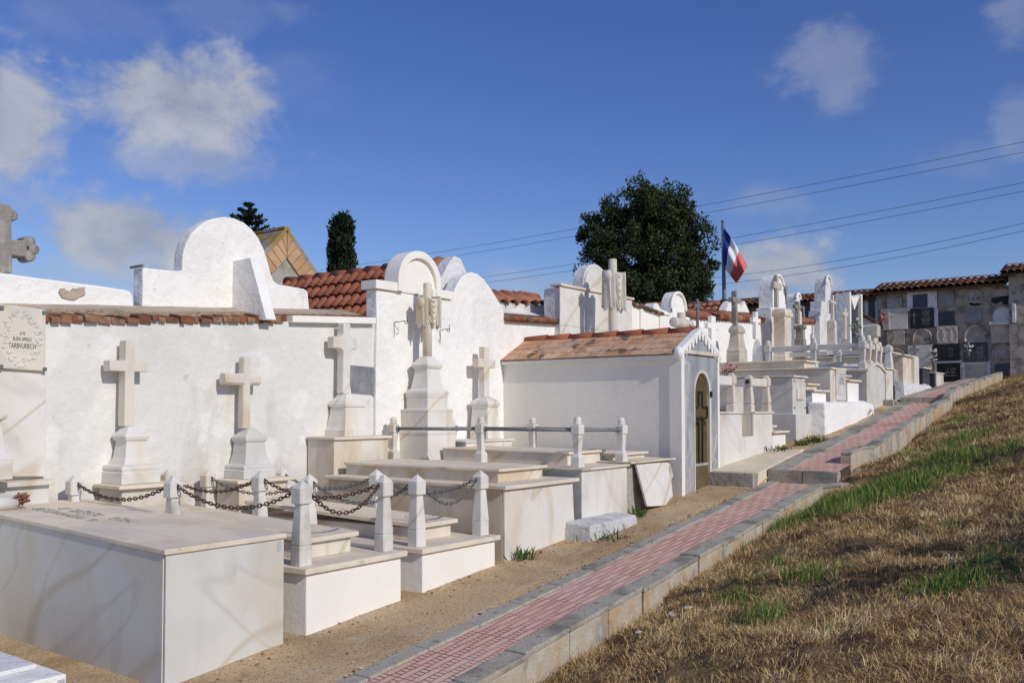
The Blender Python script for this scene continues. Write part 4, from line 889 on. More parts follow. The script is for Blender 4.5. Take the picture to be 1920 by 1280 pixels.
# wrought hooks either side
for (x0, y0, x1, y1, lb) in ((739, 604, 764, 601, 'thin iron lantern hook left of the draped cross'), (825, 619, 843, 616, 'thin iron lantern hook right of the draped cross')):
    a = onX(x0, y0, XN + .01); t = thing('wall_hook', lb, 'hook', a, 'iron hooks on the niche wall'); e = Vector(onX(x1, y1, XN + .16)); b = Vector(a); m = MB()
    m.tube([b, b.lerp(e, .5), e], .0045, 6); m.tube([e + Vector((0, .0, .045)), e + Vector((0, 0, -.01)), e + Vector((0, -.012, -.035)), e + Vector((0, -.035, -.035)), e + Vector((0, -.045, -.015))], .0045, 6)
    m.build('bracket', 'iron', t)
    m = MB(); m.tube([b + Vector((.006, 0, 0)), b + Vector((.006, 0, -.16))], .0025, 5); m.build('wire', 'iron', t)
_, cy4, C4 = cross_thing('stone_grave_cross', 'plain marble cross between the draped cross and the tiled mausoleum', -6.80, -6.66, 915, 938,
    [(822, 1), (790, .93), (764, .86), (762, .94), (757, 1.02), (751, .95), (750, .80), (743, .36)],
    (908, 918, 743, 650), (897, 929, 673, 689), .085, dxc=-.04)

# ------------------------------------------------------------------ grave furniture
def obelisk_post(t, x, y, z0, h, w, mat='marble_cool', drop=0.0, label=None):
    a = w / 2; L = [(0, a, a), (.225, a, a), (.230, a * .93, a * .93), (.240, a * .93, a * .93), (.245, a, a), (.70, a * .66, a * .66), (.715, a * .66, a * .66), (.722, a * .93, a * .93), (.73, a * .97, a * .97), (.905, a * .97, a * .97), (.912, a * .9, a * .9), (1.0, a * .05, a * .05)]
    return MB().stack(x, y, [(z0 + k * h - drop * (1 if k > 0 else 0), hx, hy) for k, hx, hy in L], .18).build('post', mat, t, bevel=.004, label=label)
def baluster_post(t, x, y, z0, h, w, mat='marble', ball=False):
    a = w / 2; L = [(0, a, a), (.19, a, a), (.215, a * .95, a * .95), (.26, a * .60, a * .60), (.29, a * .58, a * .58), (.60, a * .78, a * .78), (.63, a * .72, a * .72), (.645, a * .98, a * .98), (.82, a * .98, a * .98), (.835, a * .75, a * .75)]
    o = MB(); o.stack(x, y, [(z0 + k * h, hx, hy) for k, hx, hy in L], .15); o.lathe(x, y, [(a * .6, z0 + .83 * h), (a * .82, z0 + .845 * h), (a * .85, z0 + .865 * h), (a * .66, z0 + .885 * h), (a * .76, z0 + .90 * h), (a * .72, z0 + .945 * h), (a * .5, z0 + .985 * h), (a * .12, z0 + h)], 14)
    return o.build('post', mat, t, bevel=.003)
def chain(label, a, b, sag, mat, group, pitch=.031, wire=.0045):
    """real links along a sagging line between two post heads, with an eye hook at either end"""
    a, b = Vector(a), Vector(b); t = thing('hanging_chain', label, 'chain', tuple(a), group); P = []
    n = 60
    for i in range(n + 1):
        f = i / n; p = a.lerp(b, f); p.z -= sag * 4 * f * (1 - f); P.append(p)
    d = [0]
    for i in range(n): d.append(d[-1] + (P[i + 1] - P[i]).length)
    k = max(3, int(round(d[-1] / pitch))); m = MB(); j = 0
    for q in range(k):
        s = (q + .5) / k * d[-1]
        while j < n - 1 and d[j + 1] < s: j += 1
        f = (s - d[j]) / max(1e-6, d[j + 1] - d[j]); c = P[j].lerp(P[j + 1], f); u = (P[j + 1] - P[j]).normalized()
        side = u.cross(Vector((0, 0, 1))).normalized(); v = side if q % 2 else side.cross(u); v = (v + side * .25 * (1 if q % 3 else -1)).normalized()
        m.torus(c, u, v, pitch * .66, pitch * .40, wire, 12, 6)
    m.build('links', mat, t); hd = (b - a).normalized()
    for p, sg in ((a, -1), (b, 1)):
        h = MB(); h.torus(p + hd * sg * .006, hd, (0, 0, 1), .017, .017, .004, 12, 6); h.tube([p + hd * sg * .02, p + hd * sg * .05], .006, 6); h.build('hook', 'rust', t)
    return t
def inscription(t, name, X, y0, y1, z0, z1, rows, mat='letter_grey', seed=1, plane='x', fixed=None, depth=.002):
    """worn, no longer readable lettering: rows of short cut strokes on a face"""
    r = random.Random(seed); m = MB(); rh = (z1 - z0) / rows
    for k in range(rows):
        zc_ = z1 - rh * (k + .5); h = rh * .52; ind = r.uniform(0, .18) * (y1 - y0); y = y0 + ind; end = y1 - ind
        while y < end:
            w = h * r.uniform(.10, .16)
            if r.random() < .13: y += h * .6; continue
            hh = h * r.uniform(.85, 1)
            if plane == 'x': m.box(X, X + depth, y, y + w, zc_ - hh / 2, zc_ + hh / 2)
            elif plane == 'y': m.box(y, y + w, X - depth, X, zc_ - hh / 2, zc_ + hh / 2)
            if r.random() < .6:
                zz = zc_ + r.choice((-.5, 0, .42)) * hh
                if plane == 'x': m.box(X, X + depth * .9, y + w * 1.01, y + w * 2.4, zz, zz + w)
                else: m.box(y + w * 1.01, y + w * 2.4, X - depth * .9, X, zz, zz + w)
            y += h * r.uniform(.5, .75)
    return m.build(name, mat, t) if m.v else None
XF = -4.5
zg = lambda y: gs(y) - .25

# grave 1: big plain marble box in the left foreground
t = thing('box_grave', 'big smooth pale marble box grave with a brown weathered lid in the left foreground', 'grave', (-5.8, 3.26, -1.5), 'marble box graves')
Y0, Y1, zl = 2.853, 3.668, -.803; SKEW[0] = 0.0
m = MB(); m.box(XF - .018, XF, Y0 + .006, Y1, -1.75, zl); m.build('end_panel', 'marble_cool', t, bevel=.003)
m = MB(); tz = .075 * 2.4 / 2.435
for a_, b_ in ((Y0, Y0 + .02), (Y1 - .02, Y1 - .001)): m.hexa([(-6.9, a_, -1.75), (XF - .022, a_, -1.75), (XF - .022, b_, -1.75), (-6.9, b_, -1.75)], [(-6.9, a_, zl + tz), (XF - .022, a_, zl), (XF - .022, b_, zl), (-6.9, b_, zl + tz)])
m.build('side_panel', 'marble_cool', t, bevel=.002)
tilt = .075
m = MB(); m.hexa([(-6.92, Y0 - .01, zl + tilt), (XF + .015, Y0 - .012, zl + .001), (XF + .015, Y1 + .012, zl + .001), (-6.92, Y1 + .012, zl + tilt)], [(-6.92, Y0 - .01, zl + .03 + tilt), (XF + .015, Y0 - .012, zl + .032), (XF + .015, Y1 + .012, zl + .032), (-6.92, Y1 + .012, zl + .03 + tilt)]); m.build('lid', 'marble_lid', t, bevel=.006)
m = MB(); m.box(-6.9, XF - .03, Y0 + .021, Y1 - .022, -1.7, zl + .001); m.build('core', 'cement', t)
a = onX(524, 1023, XF); m = MB(); m.box(XF, XF + .003, a[1] - .017, a[1] + .012, a[2] - .03, a[2] + .03); m.build('number_plate', 'sign_grey', t)
# worn metal letters lying on the lid
lz = lambda x: zl + .0325 + tilt * (XF + .015 - x) / (XF + .015 + 6.92)
m = MB(); r = random.Random(11)
for k, yb in enumerate((3.14, 3.27)):
    x = -6.55 + .1 * k
    while x < -5.75 + .25 * k:
        h = .085
        if r.random() < .12: x += .07; continue
        for _ in range(2):
            a = r.uniform(0, .045); m.box(x + a, x + a + .009, yb - h / 2, yb + h / 2 * r.uniform(.3, 1), lz(x) - .001, lz(x) + .004)
        if r.random() < .7: yy = yb + r.choice((-.4, 0, .38)) * h; m.box(x, x + .045, yy, yy + .009, lz(x) - .001, lz(x) + .0045)
        x += .068
m.build('lettering', 'letter_grey', t)

SKEW[0] = 0
# tall marble panel with plaque at the far left, ledge and small column
t = thing('marble_back_panel', 'tall smooth marble panel with a projecting ledge at the left edge', 'monument', (XW, 2.9, -1.4))
g = YZ(XW + .05, (-130, 560), (86, 581), (86, 893), (-130, 893)); MB().prism(g, 'x', XW - .02, XW + .05).build('panel', 'marble', t, bevel=.005)
a, b = onX(-130, 905, XW + .22), onX(104, 905, XW + .22); zt = onX(40, 903, XW + .22)[2]
MB().box(XW - .02, XW + .22, a[1], b[1], zt - .035, zt).build('ledge', 'marble_warm', t, bevel=.006)
MB().box(XW - .02, XW + .17, a[1] + .03, onX(92, 930, XW + .17)[1], -1.6, zt - .036).build('base_block', 'marble_cool', t, bevel=.004)
t = thing('memorial_plaque', 'cream stone plaque with raised floral wreath and black Spanish dedication on the marble panel', 'plaque', onX(40, 640, XW + .06))
g = YZ(XW + .085, (-2, 568), (84, 580), (85, 696), (-2, 690)); MB().prism(g, 'x', XW + .052, XW + .085).build('slab', 'marble_warm', t, bevel=.008)
q = [(p[0] * .93 + (g[0][0] + g[2][0]) / 2 * .07, p[1] * .93 + (g[0][1] + g[2][1]) / 2 * .07) for p in g]
m = MB(); r = random.Random(4); c = onX(41, 634, XW + .087)
for i in range(90):
    an = r.uniform(0, 6.283); rad = r.uniform(.86, 1.25); yy = c[1] + math.cos(an) * .115 * rad; zz = c[2] + math.sin(an) * .17 * rad; a2 = an + r.uniform(-1, 1)
    m.tube([(XW + .084, yy - .02 * math.cos(a2), zz - .02 * math.sin(a2)), (XW + .0885, yy, zz), (XW + .084, yy + .02 * math.cos(a2), zz + .02 * math.sin(a2))], [.001, .006, .001], 6)
m.build('floral_relief', 'marble', t)
for body, py, sz in (('A MI', 628, .034), ('BUEN AMIGO', 639, .040), ('TARBVURIECH', 653, .054)):
    o = onX(42, py, XW + .0855); text_mesh('lettering', body, sz, 'ink', t, o, (0, 1, 0), (0, 0, 1), .0008, sx=.56)
m = MB()
for p in ((3, 577), (83, 586), (2, 687), (84, 692)): a = onX(*p, XW + .089); m.lathe(0, 0, [(0, 0)], 3) if False else m.box(XW + .08, XW + .098, a[1] - .014, a[1] + .014, a[2] - .014, a[2] + .014)
m.build('fixing_stud', 'iron_grey', t, bevel=.004)
cy_, L_ = pedestal_levels(-6.80, -6.66, -40, 24, [(900, 1), (868, 1), (866, .98), (860, 1.0), (855, .9), (848, .72), (800, .55), (787, .55), (786, .74), (778, .78), (777, .6), (768, .3)])
t = thing('stone_pedestal', 'marble pedestal of a grave cross cut off by the left edge', 'pedestal', (-6.8, cy_, L_[0][0])); MB().stack(-6.8, cy_, L_).build('pedestal', 'marble', t, bevel=.006)
m = MB(); z_ = L_[-1][0]; m.box(-6.87, -6.77, cy_ - .04, cy_ + .04, z_ + .001, z_ + .55); m.build('cross', 'marble', t, bevel=.006)

# bunch of dried flowers on the lid
a = onX(36, 950, -6.62); t = thing('flower_bunch', 'bunch of dried reddish flowers in pale wrapping lying on the marble lid', 'flowers', a)
m = MB(); r = random.Random(2); ax, ay, az = a; az = lz(ax) + .002
for i in range(150):
    m.tint = r.random(); b = r.gauss(0, .35); l = r.uniform(.05, .15); p = Vector((ax + r.gauss(0, .02), ay - .05 + r.uniform(-.03, .06), az + .02 + r.uniform(0, .05))); d = Vector((math.sin(b) * .5, math.cos(b) * .5 * r.choice((1, 1, .4)), r.uniform(-.05, .35))) * l
    m.tube([p, p + d * .6, p + d], [.002, .004, r.uniform(.004, .012)], 5)
m.build('dry_blooms', 'dried', t); m = MB(); m.tube([(ax, ay - .34, az + .035), (ax, ay - .2, az + .045), (ax, ay - .03, az + .04)], [.018, .045, .055], 10); m.build('wrapping', 'marble_cool', t)

# small stepped grave at the bottom left
t = thing('stepped_grave', 'low white stepped grave corner at the bottom left edge', 'grave', (-5, 2, -1.7))
a, b = onX(70, 1243, -4.78), onX(125, 1262, -4.55)
MB().box(-6.6, -4.78, a[1] - 1.2, a[1], -1.75, a[2]).build('upper_step', 'plaster_dirty', t, bevel=.01); MB().box(-6.7, -4.55, b[1] - 1.3, b[1], -1.8, b[2]).build('lower_step', 'plaster', t, bevel=.008)
p = onX(115, 1273, -4.55); MB().box(-4.552, -4.546, p[1] - .02, p[1] + .015, p[2] - .05, p[2] + .0).build('number_plate', 'sign_grey', t)

def chained_grave(label, Y0, Y1, zs, zb, posts, tier, ztier, tl, plinth, mats):
    """white plinth, marble slab, raised ledger with tilted lid, six obelisk posts"""
    SKEW[0] = .115
    t = thing('chained_grave', label, 'grave', (-5.7, (Y0 + Y1) / 2, zb), 'chained graves')
    MB().box(-6.95, XF, Y0 + .012, Y1 - .012, zb - .3, zs - .04).build('plinth', 'plaster_smooth', t, rough=(.12, .004), bevel=.006)
    MB().box(-6.95, XF + .03, Y0 - .022, Y1 + .022, zs - .039, zs).build('slab', 'marble_lid', t, bevel=.005)
    m = MB(); m.box(-6.55, tier[0], tier[1], tier[2], zs + .001, ztier - .035); m.build('ledger', 'marble_warm', t, bevel=.004)
    m = MB(); x1, y0, y1 = tier[0] + .04, tier[1] - .035, tier[2] + .04
    m.hexa([(-6.58, y0, ztier - .033 + tl), (x1, y0, ztier - .034), (x1, y1, ztier - .034), (-6.58, y1, ztier - .033 + tl)], [(-6.58, y0, ztier + tl), (x1, y0, ztier), (x1, y1, ztier), (-6.58, y1, ztier + tl)]); m.build('lid', 'marble_lid', t, bevel=.006)
    # iron ring grip inlaid in the lid
    m = MB(); c = Vector((x1 - .27, (y0 + y1) / 2 + .1, ztier + tl * .27 / 1.9)); m.torus(c, (1, 0, -.03), (0, 1, 0), .10, .13, .004, 20, 6); m.build('ring_groove', 'letter_grey', t)
    (bx, by0, by1, bz) = plinth; SKEW[0] = 0
    MB().box(-6.98, bx, by0, by1, zs, bz - .03).build('headstone_base', 'marble_warm', t, bevel=.004); MB().box(-6.98, bx + .05, by0 - .05, by1 + .06, bz - .029, bz).build('headstone_slab', 'marble_lid', t, bevel=.005)
    out = {}; SKEW[0] = 0
    for k, (x, y, zt, mm) in posts.items():
        zf = zs + .001; H = posts['F'][2] - zf; obelisk_post(t, x, y, zf, H, .104, mm, drop=posts['F'][2] - zt); out[k] = (x, y, zt)
    return t, out
def ph(px, py, x): p = onX(px, py, x); return p
zs2 = -1.012
pF = onZ(567, 1055, zs2); yF = 3.925; xF = -4.61
def post_top(px, py, y): return onY(px, py, y)
p2 = {}
for k, (px, py, side) in dict(F=(566, 899, 0), B=(325, 891, 0), A=(140, 889, 0), G=(720, 889, 1), D=(488, 882, 1), K=(315, 879, 1)).items():
    q = onX(px, py, {'B': -5.75, 'D': -5.72, 'A': -6.80, 'K': -6.84}.get(k, -4.61)); p2[k] = (*q, 'marble_post')
print('posts2', {k: tuple(round(v, 2) for v in q[:3]) for k, q in p2.items()})
_, P2 = chained_grave('white grave with obelisk posts and rusty brown chains, next to the big plain marble box', 3.837, 4.725, zs2, -1.4, p2, (-4.76, 4.10, 4.50), -.868, .10, (-6.64, 3.83, 4.37, C1[0][0] - .001), None)
zs3 = -1.022; p3 = {}
for k, (px, py, side) in dict(F=(782, 889, 0), E=(580, 888, 0), C=(390, 880, 0), J=(901, 881, 1), I=(706, 879, 1), L=(529, 876, 1)).items():
    q = onX(px, py, {'E': -5.70, 'I': -5.68, 'C': -6.84, 'L': -6.84}.get(k, -4.61)); p3[k] = (*q, 'marble')
print('posts3', {k: tuple(round(v, 2) for v in q[:3]) for k, q in p3.items()})
_, P3 = chained_grave('white grave with obelisk posts and grey steel chains beside the tall cream marble grave', 4.926, 5.82, zs3, -1.3, p3, (-4.76, 5.20, 5.59), -.885, .09, (-6.66, 4.93, 5.45, C2[0][0] - .001), None)
def hk(P, k, tx, ty): x, y, z = P[k]; return (x + .055 * tx, y + .055 * ty, z - .075)
def chn(P, a, b, ax, label, sag, mat, group):
    A, B = P[a], P[b]
    if ax == 'x': s = 1 if A[0] > B[0] else -1; chain(label, hk(P, a, -s, 0), hk(P, b, s, 0), sag, mat, group)
    else: chain(label, hk(P, a, 0, 1), hk(P, b, 0, -1), sag, mat, group)
G2, G3 = 'rusty chains between grave posts', 'grey chains between grave posts'
chn(P2, 'A', 'B', 'x', 'rusty chain on the near side of the brown chained grave, close to the wall', .105, 'rust', G2)
chn(P2, 'B', 'F', 'x', 'rusty chain on the near side of the brown chained grave, towards the path', .13, 'rust', G2)
chn(P2, 'F', 'G', 'y', 'rusty chain across the path end of the brown chained grave', .17, 'rust', G2)
chn(P2, 'D', 'G', 'x', 'rusty chain on the far side of the brown chained grave, towards the path', .11, 'rust', G2)
chn(P2, 'K', 'D', 'x', 'rusty chain on the far side of the brown chained grave, close to the wall', .10, 'rust', G2)
chn(P3, 'C', 'E', 'x', 'grey chain on the near side of the steel chained grave, close to the wall', .11, 'steel', G3)
chn(P3, 'E', 'F', 'x', 'grey chain on the near side of the steel chained grave, towards the path', .15, 'steel', G3)
chn(P3, 'F', 'J', 'y', 'grey chain across the path end of the steel chained grave', .17, 'steel', G3)
chn(P3, 'I', 'J', 'x', 'grey chain on the far side of the steel chained grave, towards the path', .12, 'steel', G3)
chn(P3, 'L', 'I', 'x', 'grey chain on the far side of the steel chained grave, close to the wall', .11, 'steel', G3)
# raised lettering on the second cross pedestal is worn to a plate
# grave 4: tall cream marble grave
t = thing('box_grave', 'tall cream marble grave with a second tier, between the steel chained and the railed grave', 'grave', (-5.7, 6.46, -1.2), 'marble box graves')
Y0, Y1, zs = 5.93, 7.0, -.655; SKEW[0] = .04
m = MB(); m.hexa([(XF - .02, Y0 + .01, -1.55), (XF + .004, Y0 + .01, -1.55), (XF + .006, Y1 + .02, -1.5), (XF - .02, Y1 + .02, -1.5)], [(XF - .02, Y0 + .004, zs - .01), (XF, Y0 + .004, zs - .01), (XF - .003, Y1 - .03, zs - .02), (XF - .02, Y1 - .03, zs - .02)]); m.build('end_panel', 'marble', t, bevel=.003)
m = MB(); m.box(-6.54, XF - .024, Y0 + .004, Y0 + .024, -1.5, zs - .012); m.box(-6.54, XF - .024, Y1 - .03, Y1 - .004, -1.5, zs - .012); m.build('side_panel', 'marble_warm', t, bevel=.002)
MB().box(-6.52, XF - .026, Y0 + .03, Y1 - .035, -1.5, zs - .012).build('core', 'cement', t)
MB().box(-6.56, XF + .035, Y0 - .03, Y1 + .03, zs - .011, zs + .022).build('slab', 'marble_lid', t, bevel=.006); SKEW[0] = .04
a = onZ(935, 905, zs + .023); y1_ = onX(1018, 897, a[0])[1]; z2 = onX(936, 880, a[0] + .03)[2]
MB().box(-6.5, a[0], a[1], y1_, zs + .023, z2 - .022).build('ledger', 'marble_warm', t, bevel=.004); MB().box(-6.5, a[0] + .035, a[1] - .03, y1_ + .03, z2 - .021, z2 + .004).build('lid', 'marble_lid', t, bevel=.005)
SKEW[0] = 0; b = onX(626, 896, -6.60); yb = onX(728, 850, b[0])[1]; z3 = C3[0][0] - .009
MB().box(-6.98, b[0], b[1], yb, -1.2, z3 - .02).build('headstone_base', 'marble_warm', t, bevel=.004); MB().box(-6.98, b[0] + .03, b[1] - .02, yb + .03, z3 - .019, z3 + .008).build('headstone_slab', 'marble_lid', t, bevel=.005)
# grave 5: railed grave
t = thing('railed_grave', 'marble grave enclosed by posts and a grey pipe railing', 'grave', (-5.7, 7.6, -1.1))
Y0, Y1, zs = 7.115, 7.97, -.555
MB().box(XF - .02, XF, Y0 + .005, Y1, -1.3, zs - .022).build('end_panel', 'marble', t, bevel=.003)
MB().box(-6.9, XF - .022, Y0 + .005, Y0 + .02, -1.4, zs - .022).build('side_panel', 'marble_cool', t); MB().box(-6.9, XF - .023, Y0 + .022, Y1 - .004, -1.4, zs - .022).build('core', 'cement', t)
MB().box(-6.95, XF + .025, Y0 - .02, Y1 + .02, zs - .021, zs).build('slab', 'marble_lid', t, bevel=.004)
a = onX(1067, 848, -4.85); b = onX(1138, 842, -4.85); zt = a[2]
MB().box(-6.5, -4.88, a[1] + .02, b[1] - .02, zs + .001, zt - .02).build('ledger', 'marble_warm', t, bevel=.004); MB().box(-6.5, -4.85, a[1], b[1], zt - .019, zt + .004).build('lid', 'marble_lid', t, bevel=.004)
yL, yR = 7.21, 7.86; PP = {}
for k, (px, py, y) in dict(a=(738, 781, yL), b=(902, 780, yL), c=(1083, 780, yL), d=(1165, 782, yR), e=(999, 782, yR)).items():
    q = onX(px, py, dict(a=-6.82, b=-5.78, c=-4.62, d=-4.62, e=-5.78)[k]); y = q[1]; PP[k] = q; baluster_post(t, q[0], y, zs + .001, q[2] - zs, .10)
q = PP['e']; yR = q[1] - .15; PP['f'] = (-6.82, yR, q[2] - .01); baluster_post(t, PP['f'][0], yR, zs + .001, PP['f'][2] - zs, .10)
rz = lambda k: (PP[k][0], PP[k][1], zs + (PP[k][2] - zs) * .73)
m = MB()
for a, b in (('a', 'b'), ('b', 'c'), ('c', 'd'), ('e', 'd'), ('f', 'e')):
    A, B = Vector(rz(a)), Vector(rz(b)); d = (B - A).normalized(); m.tube([A + d * .04, B - d * .04], .019, 10)
    for p, s_ in ((A, 1), (B, -1)): m.tube([p + d * s_ * .046, p + d * s_ * .062], .030, 10)
m.build('pipe_railing', 'pipe', t)
t = thing('doorstep_block', 'rough whitewashed stone block on the ground in front of the railed grave', 'stone block', (-4.4, 7.4, -1.2))
a = onX(1107, 977, -4.22); b = onX(1199, 957, -4.22); m = MB(); m.hexa([(-4.52, a[1] - .02, -1.4), (-4.20, a[1] + .0, -1.4), (-4.22, b[1] + .03, -1.3), (-4.52, b[1], -1.3)], [(-4.51, a[1] + .03, a[2] - .025), (-4.23, a[1] + .02, a[2] - .04), (-4.25, b[1], b[2] - .04), (-4.51, b[1], b[2] - .03)]); m.build('block', 'block_grey', t, rough=(.05, .012), bevel=.02)
# grave 6: broken grave
t = thing('broken_grave', 'neglected grave with a cracked leaning marble front panel beside the tiled mausoleum', 'grave', (-5.7, 8.5, -1))
Y0, Y1, zs = 8.03, 9.0, -.535
MB().box(-6.9, XF - .06, Y0, Y1 - .03, -1.3, zs - .02).build('core', 'cement', t, rough=(.12, .008)); MB().hexa([(-6.9, Y0 - .02, zs - .018), (XF + .03, Y0 - .02, zs - .02), (XF + .03, Y1, zs - .02), (-6.9, Y1, zs - .018)], [(-6.9, Y0 - .02, zs), (XF + .03, Y0 - .02, zs), (XF + .03, Y1, zs - .002), (-6.9, Y1, zs)]).build('slab', 'marble_lid', t, bevel=.005)
X_ = XF - .02; g = YZ(X_, (1190, 868), (1250, 866), (1246, 930), (1240, 934), (1232, 944), (1226, 946), (1196, 948))
m = MB(); n = len(g); zt_g, zb_g = max(p[1] for p in g), min(p[1] for p in g); ln = lambda z: XF - .03 + .10 * (zt_g - z) / (zt_g - zb_g)
vs = [(ln(p[1]), *p) for p in g] + [(ln(p[1]) + .025, *p) for p in g]; m.add(vs, [tuple(range(n)), tuple(range(n, 2 * n))[::-1]] + [(i, (i + 1) % n, n + (i + 1) % n, n + i) for i in range(n)]); m.build('broken_panel', 'marble', t, bevel=.003, label='cracked white marble panel with its lower corner missing, leaning outwards')
g = YZ(XF - .035, (1246, 866), (1256, 866), (1263, 893), (1259, 897), (1262, 928), (1243, 933), (1246, 900)); MB().prism(g, 'x', XF - .055, XF - .035).build('panel_shard', 'marble_warm', t, bevel=.003)
MB().box(XF - .06, XF - .02, Y1 - .09, Y1 - .03, -1.2, zs - .10).build('corner_strip', 'cement', t, bevel=.006)
a = onX(1216, 846, -4.72); MB().box(-6.4, -4.76, Y0 + .12, a[1] - .02, zs + .001, a[2] - .02).build('ledger', 'marble_warm', t, bevel=.004); MB().box(-6.4, -4.72, Y0 + .09, a[1], a[2] - .019, a[2] + .002).build('lid', 'marble_lid', t, bevel=.004)
a, b = onX(874, 822, -6.45), onX(965, 822, -6.45); zz = C4[0][0] - .001
MB().box(-6.98, -6.47, a[1] + .03, b[1] - .03, zs, zz - .02).build('headstone_base', 'marble', t, bevel=.003); MB().box(-6.98, -6.45, a[1], b[1], zz - .019, zz).build('headstone_slab', 'marble', t, bevel=.004)
# ------------------------------------------------------------------ tiled mausoleum
t = thing('tiled_mausoleum', 'small white chapel tomb with flat tile roof, grey marble front and arched amber door', 'mausoleum', (-5.7, 9.7, -1))
YM0, YM1 = 9.19, 10.21; XFm = XF; zE = onX(1282, 663, XF)[2]; ycm = (YM0 + YM1) / 2; zR = onX(1300, 622, XF - .05)[2]
MB().prism([(YM0 + .02, -1.5), (YM1 - .02, -1.5), (YM1 - .02, zE - .01), (ycm, zR - .06), (YM0 + .02, zE - .01)], 'x', -7.0, XFm - .12).build('wall', 'plaster_smooth', t, rough=(.22, .003))
vsl = (zR - zE) / (ycm - YM0); dirn = Vector((0, 1, vsl)).normalized(); nrm = Vector((0, -vsl, 1)).normalized()
m = MB(); eav = Vector((0, YM0 - .035, zE - .01)); Ls = (ycm - YM0 + .035) / dirn.y; xa, xb = -7.0, XFm - .06
m.tint = .5; nr = 4; tl_ = Ls / nr; r = random.Random(8)
for side in (0, 1):
    for j in range(nr):
        x = xa - (.10 if j % 2 else 0)
        while x < xb:
            e = min(x + .206, xb); x0 = max(x, xa)
            if e - x0 > .03:
                m.tint = r.random(); lift = .012; p = eav + dirn * (tl_ * j - .01) + nrm * (.008 + r.uniform(0, .005)); q = eav + dirn * (tl_ * (j + 1) + .015) + nrm * .004
                A = [(x0 + .002, p.y, p.z), (e - .002, p.y, p.z), (e - .002, q.y, q.z), (x0 + .002, q.y, q.z)]
                B = [(a[0], a[1] + nrm.y * .011, a[2] + nrm.z * .011) for a in A]
                if side: A = [(a[0], 2 * ycm - a[1], a[2]) for a in A]; B = [(a[0], 2 * ycm - a[1], a[2]) for a in B]
                m.hexa(A, B)
            x += .21
m.build('roof', 'flat_tile', t, bevel=.003)
m = MB(); k = 7; l = (xb + .02 - xa) / k
for i in range(k):
    m.tint = r.uniform(.1, .6); a = xa + l * i; m.tube([(a - .02, ycm, zR + .005), (a + l, ycm, zR + .012)], [.055, .066], 12)
m.build('ridge_tile', 'terracotta_red', t)
m = MB(); m.box(-7.0, XFm - .06, YM0 - .03, YM0 + .02, zE - .06, zE - .012); m.build('eaves', 'plaster', t, bevel=.006)
# front
fx = XFm; g0 = 9.255
zb = -1.12
yl_, yr_ = YM0 + .075, YM1 - .05
da, db = onX(1303, 800, fx)[1], onX(1330, 800, fx)[1]; dcy = (da + db) / 2; dr = (db - da) / 2; zdt = onX(1317, 699, fx)[2]; zds = onX(1305, 740, fx)[2]
n = 16; archp = [(dcy + dr * math.cos(math.radians(a)), zds + (zdt - zds) * math.sin(math.radians(a))) for a in [180 * i / n for i in range(n + 1)]]
m = MB()     # marble front with the door opening: two jambs and the spandrel above
m.box(fx - .03, fx, yl_, da - .036, zb, zds); m.box(fx - .03, fx, db + .036, yr_, zb, zds)
o2 = [(dcy + (dr + .036) * math.cos(math.radians(180 * i / n)), zds + (zdt - zds + .036) * math.sin(math.radians(180 * i / n))) for i in range(n + 1)]
m.prism([(yr_, zds + .002)] + [(yr_, zE + .0), (yl_, zE + .0), (yl_, zds + .002)] + o2[::-1], 'x', fx - .03, fx - .001); m.build('marble_front', 'marble_grey', t)
m = MB(); q = [(db, zb)] + archp + [(da, zb)]; qo = [(db + .034, zb)] + [(dcy + (dr + .034) * math.cos(math.radians(180 * i / n)), zds + (zdt - zds + .034) * math.sin(math.radians(180 * i / n))) for i in range(n + 1)] + [(da - .034, zb)]
L_ = len(q); vs = [(fx + .012, *p) for p in qo] + [(fx + .006, *p) for p in q] + [(fx - .10, *p) for p in q] + [(fx - .05, *p) for p in qo]; fs = []
for i in range(L_ - 1): fs += [(i, i + 1, L_ + i + 1, L_ + i), (L_ + i, L_ + i + 1, 2 * L_ + i + 1, 2 * L_ + i), (3 * L_ + i, 3 * L_ + i + 1, i + 1, i)]
m.add(vs, fs); m.build('door_frame', 'marble', t)
zp = onX(1316, 868, fx)[2]
dm = MB(); dm.prism([(da, zp), (db, zp)] + archp, 'x', fx - .045, fx - .03); d_ = dm.build('door', 'door_glass', t, label='arched amber glass door with a black metal cross')
MB().box(fx - .045, fx - .022, da + .002, db - .002, zb, zp - .03).build('lower_panel', 'door_panel', d_); MB().box(fx - .045, fx - .016, da + .001, db - .001, zp - .029, zp - .001).build('rail', 'marble_grey', d_)
m = MB(); Zp = lambda py: onX(1316, py, fx)[2]; w = (db - da)
yc_ = dcy; c1 = .13 * w; bar = .018
for sg in (-1, 1):
    m.box(fx - .029, fx - .012, yc_ + sg * c1 - bar / 2, yc_ + sg * c1 + bar / 2, Zp(762), Zp(734)); m.box(fx - .029, fx - .012, min(yc_ + sg * c1, yc_ + sg * .48 * w), max(yc_ + sg * c1, yc_ + sg * .48 * w), Zp(764), Zp(761))
    m.box(fx - .029, fx - .012, yc_ + sg * .48 * w - bar / 2, yc_ + sg * .48 * w + bar / 2, Zp(782), Zp(764)); m.box(fx - .029, fx - .012, min(yc_ + sg * .02, yc_ + sg * .48 * w), max(yc_ + sg * .02, yc_ + sg * .48 * w), Zp(784), Zp(781))
    m.box(fx - .029, fx - .012, yc_ + sg * c1 - bar / 2, yc_ + sg * c1 + bar / 2, zp, Zp(784))
    m.tube([(fx - .016, yc_ + sg * .01, Zp(783)), (fx - .012, yc_ + sg * .16 * w, Zp(786)), (fx - .012, yc_ + sg * .30 * w, Zp(796))], .007, 6)
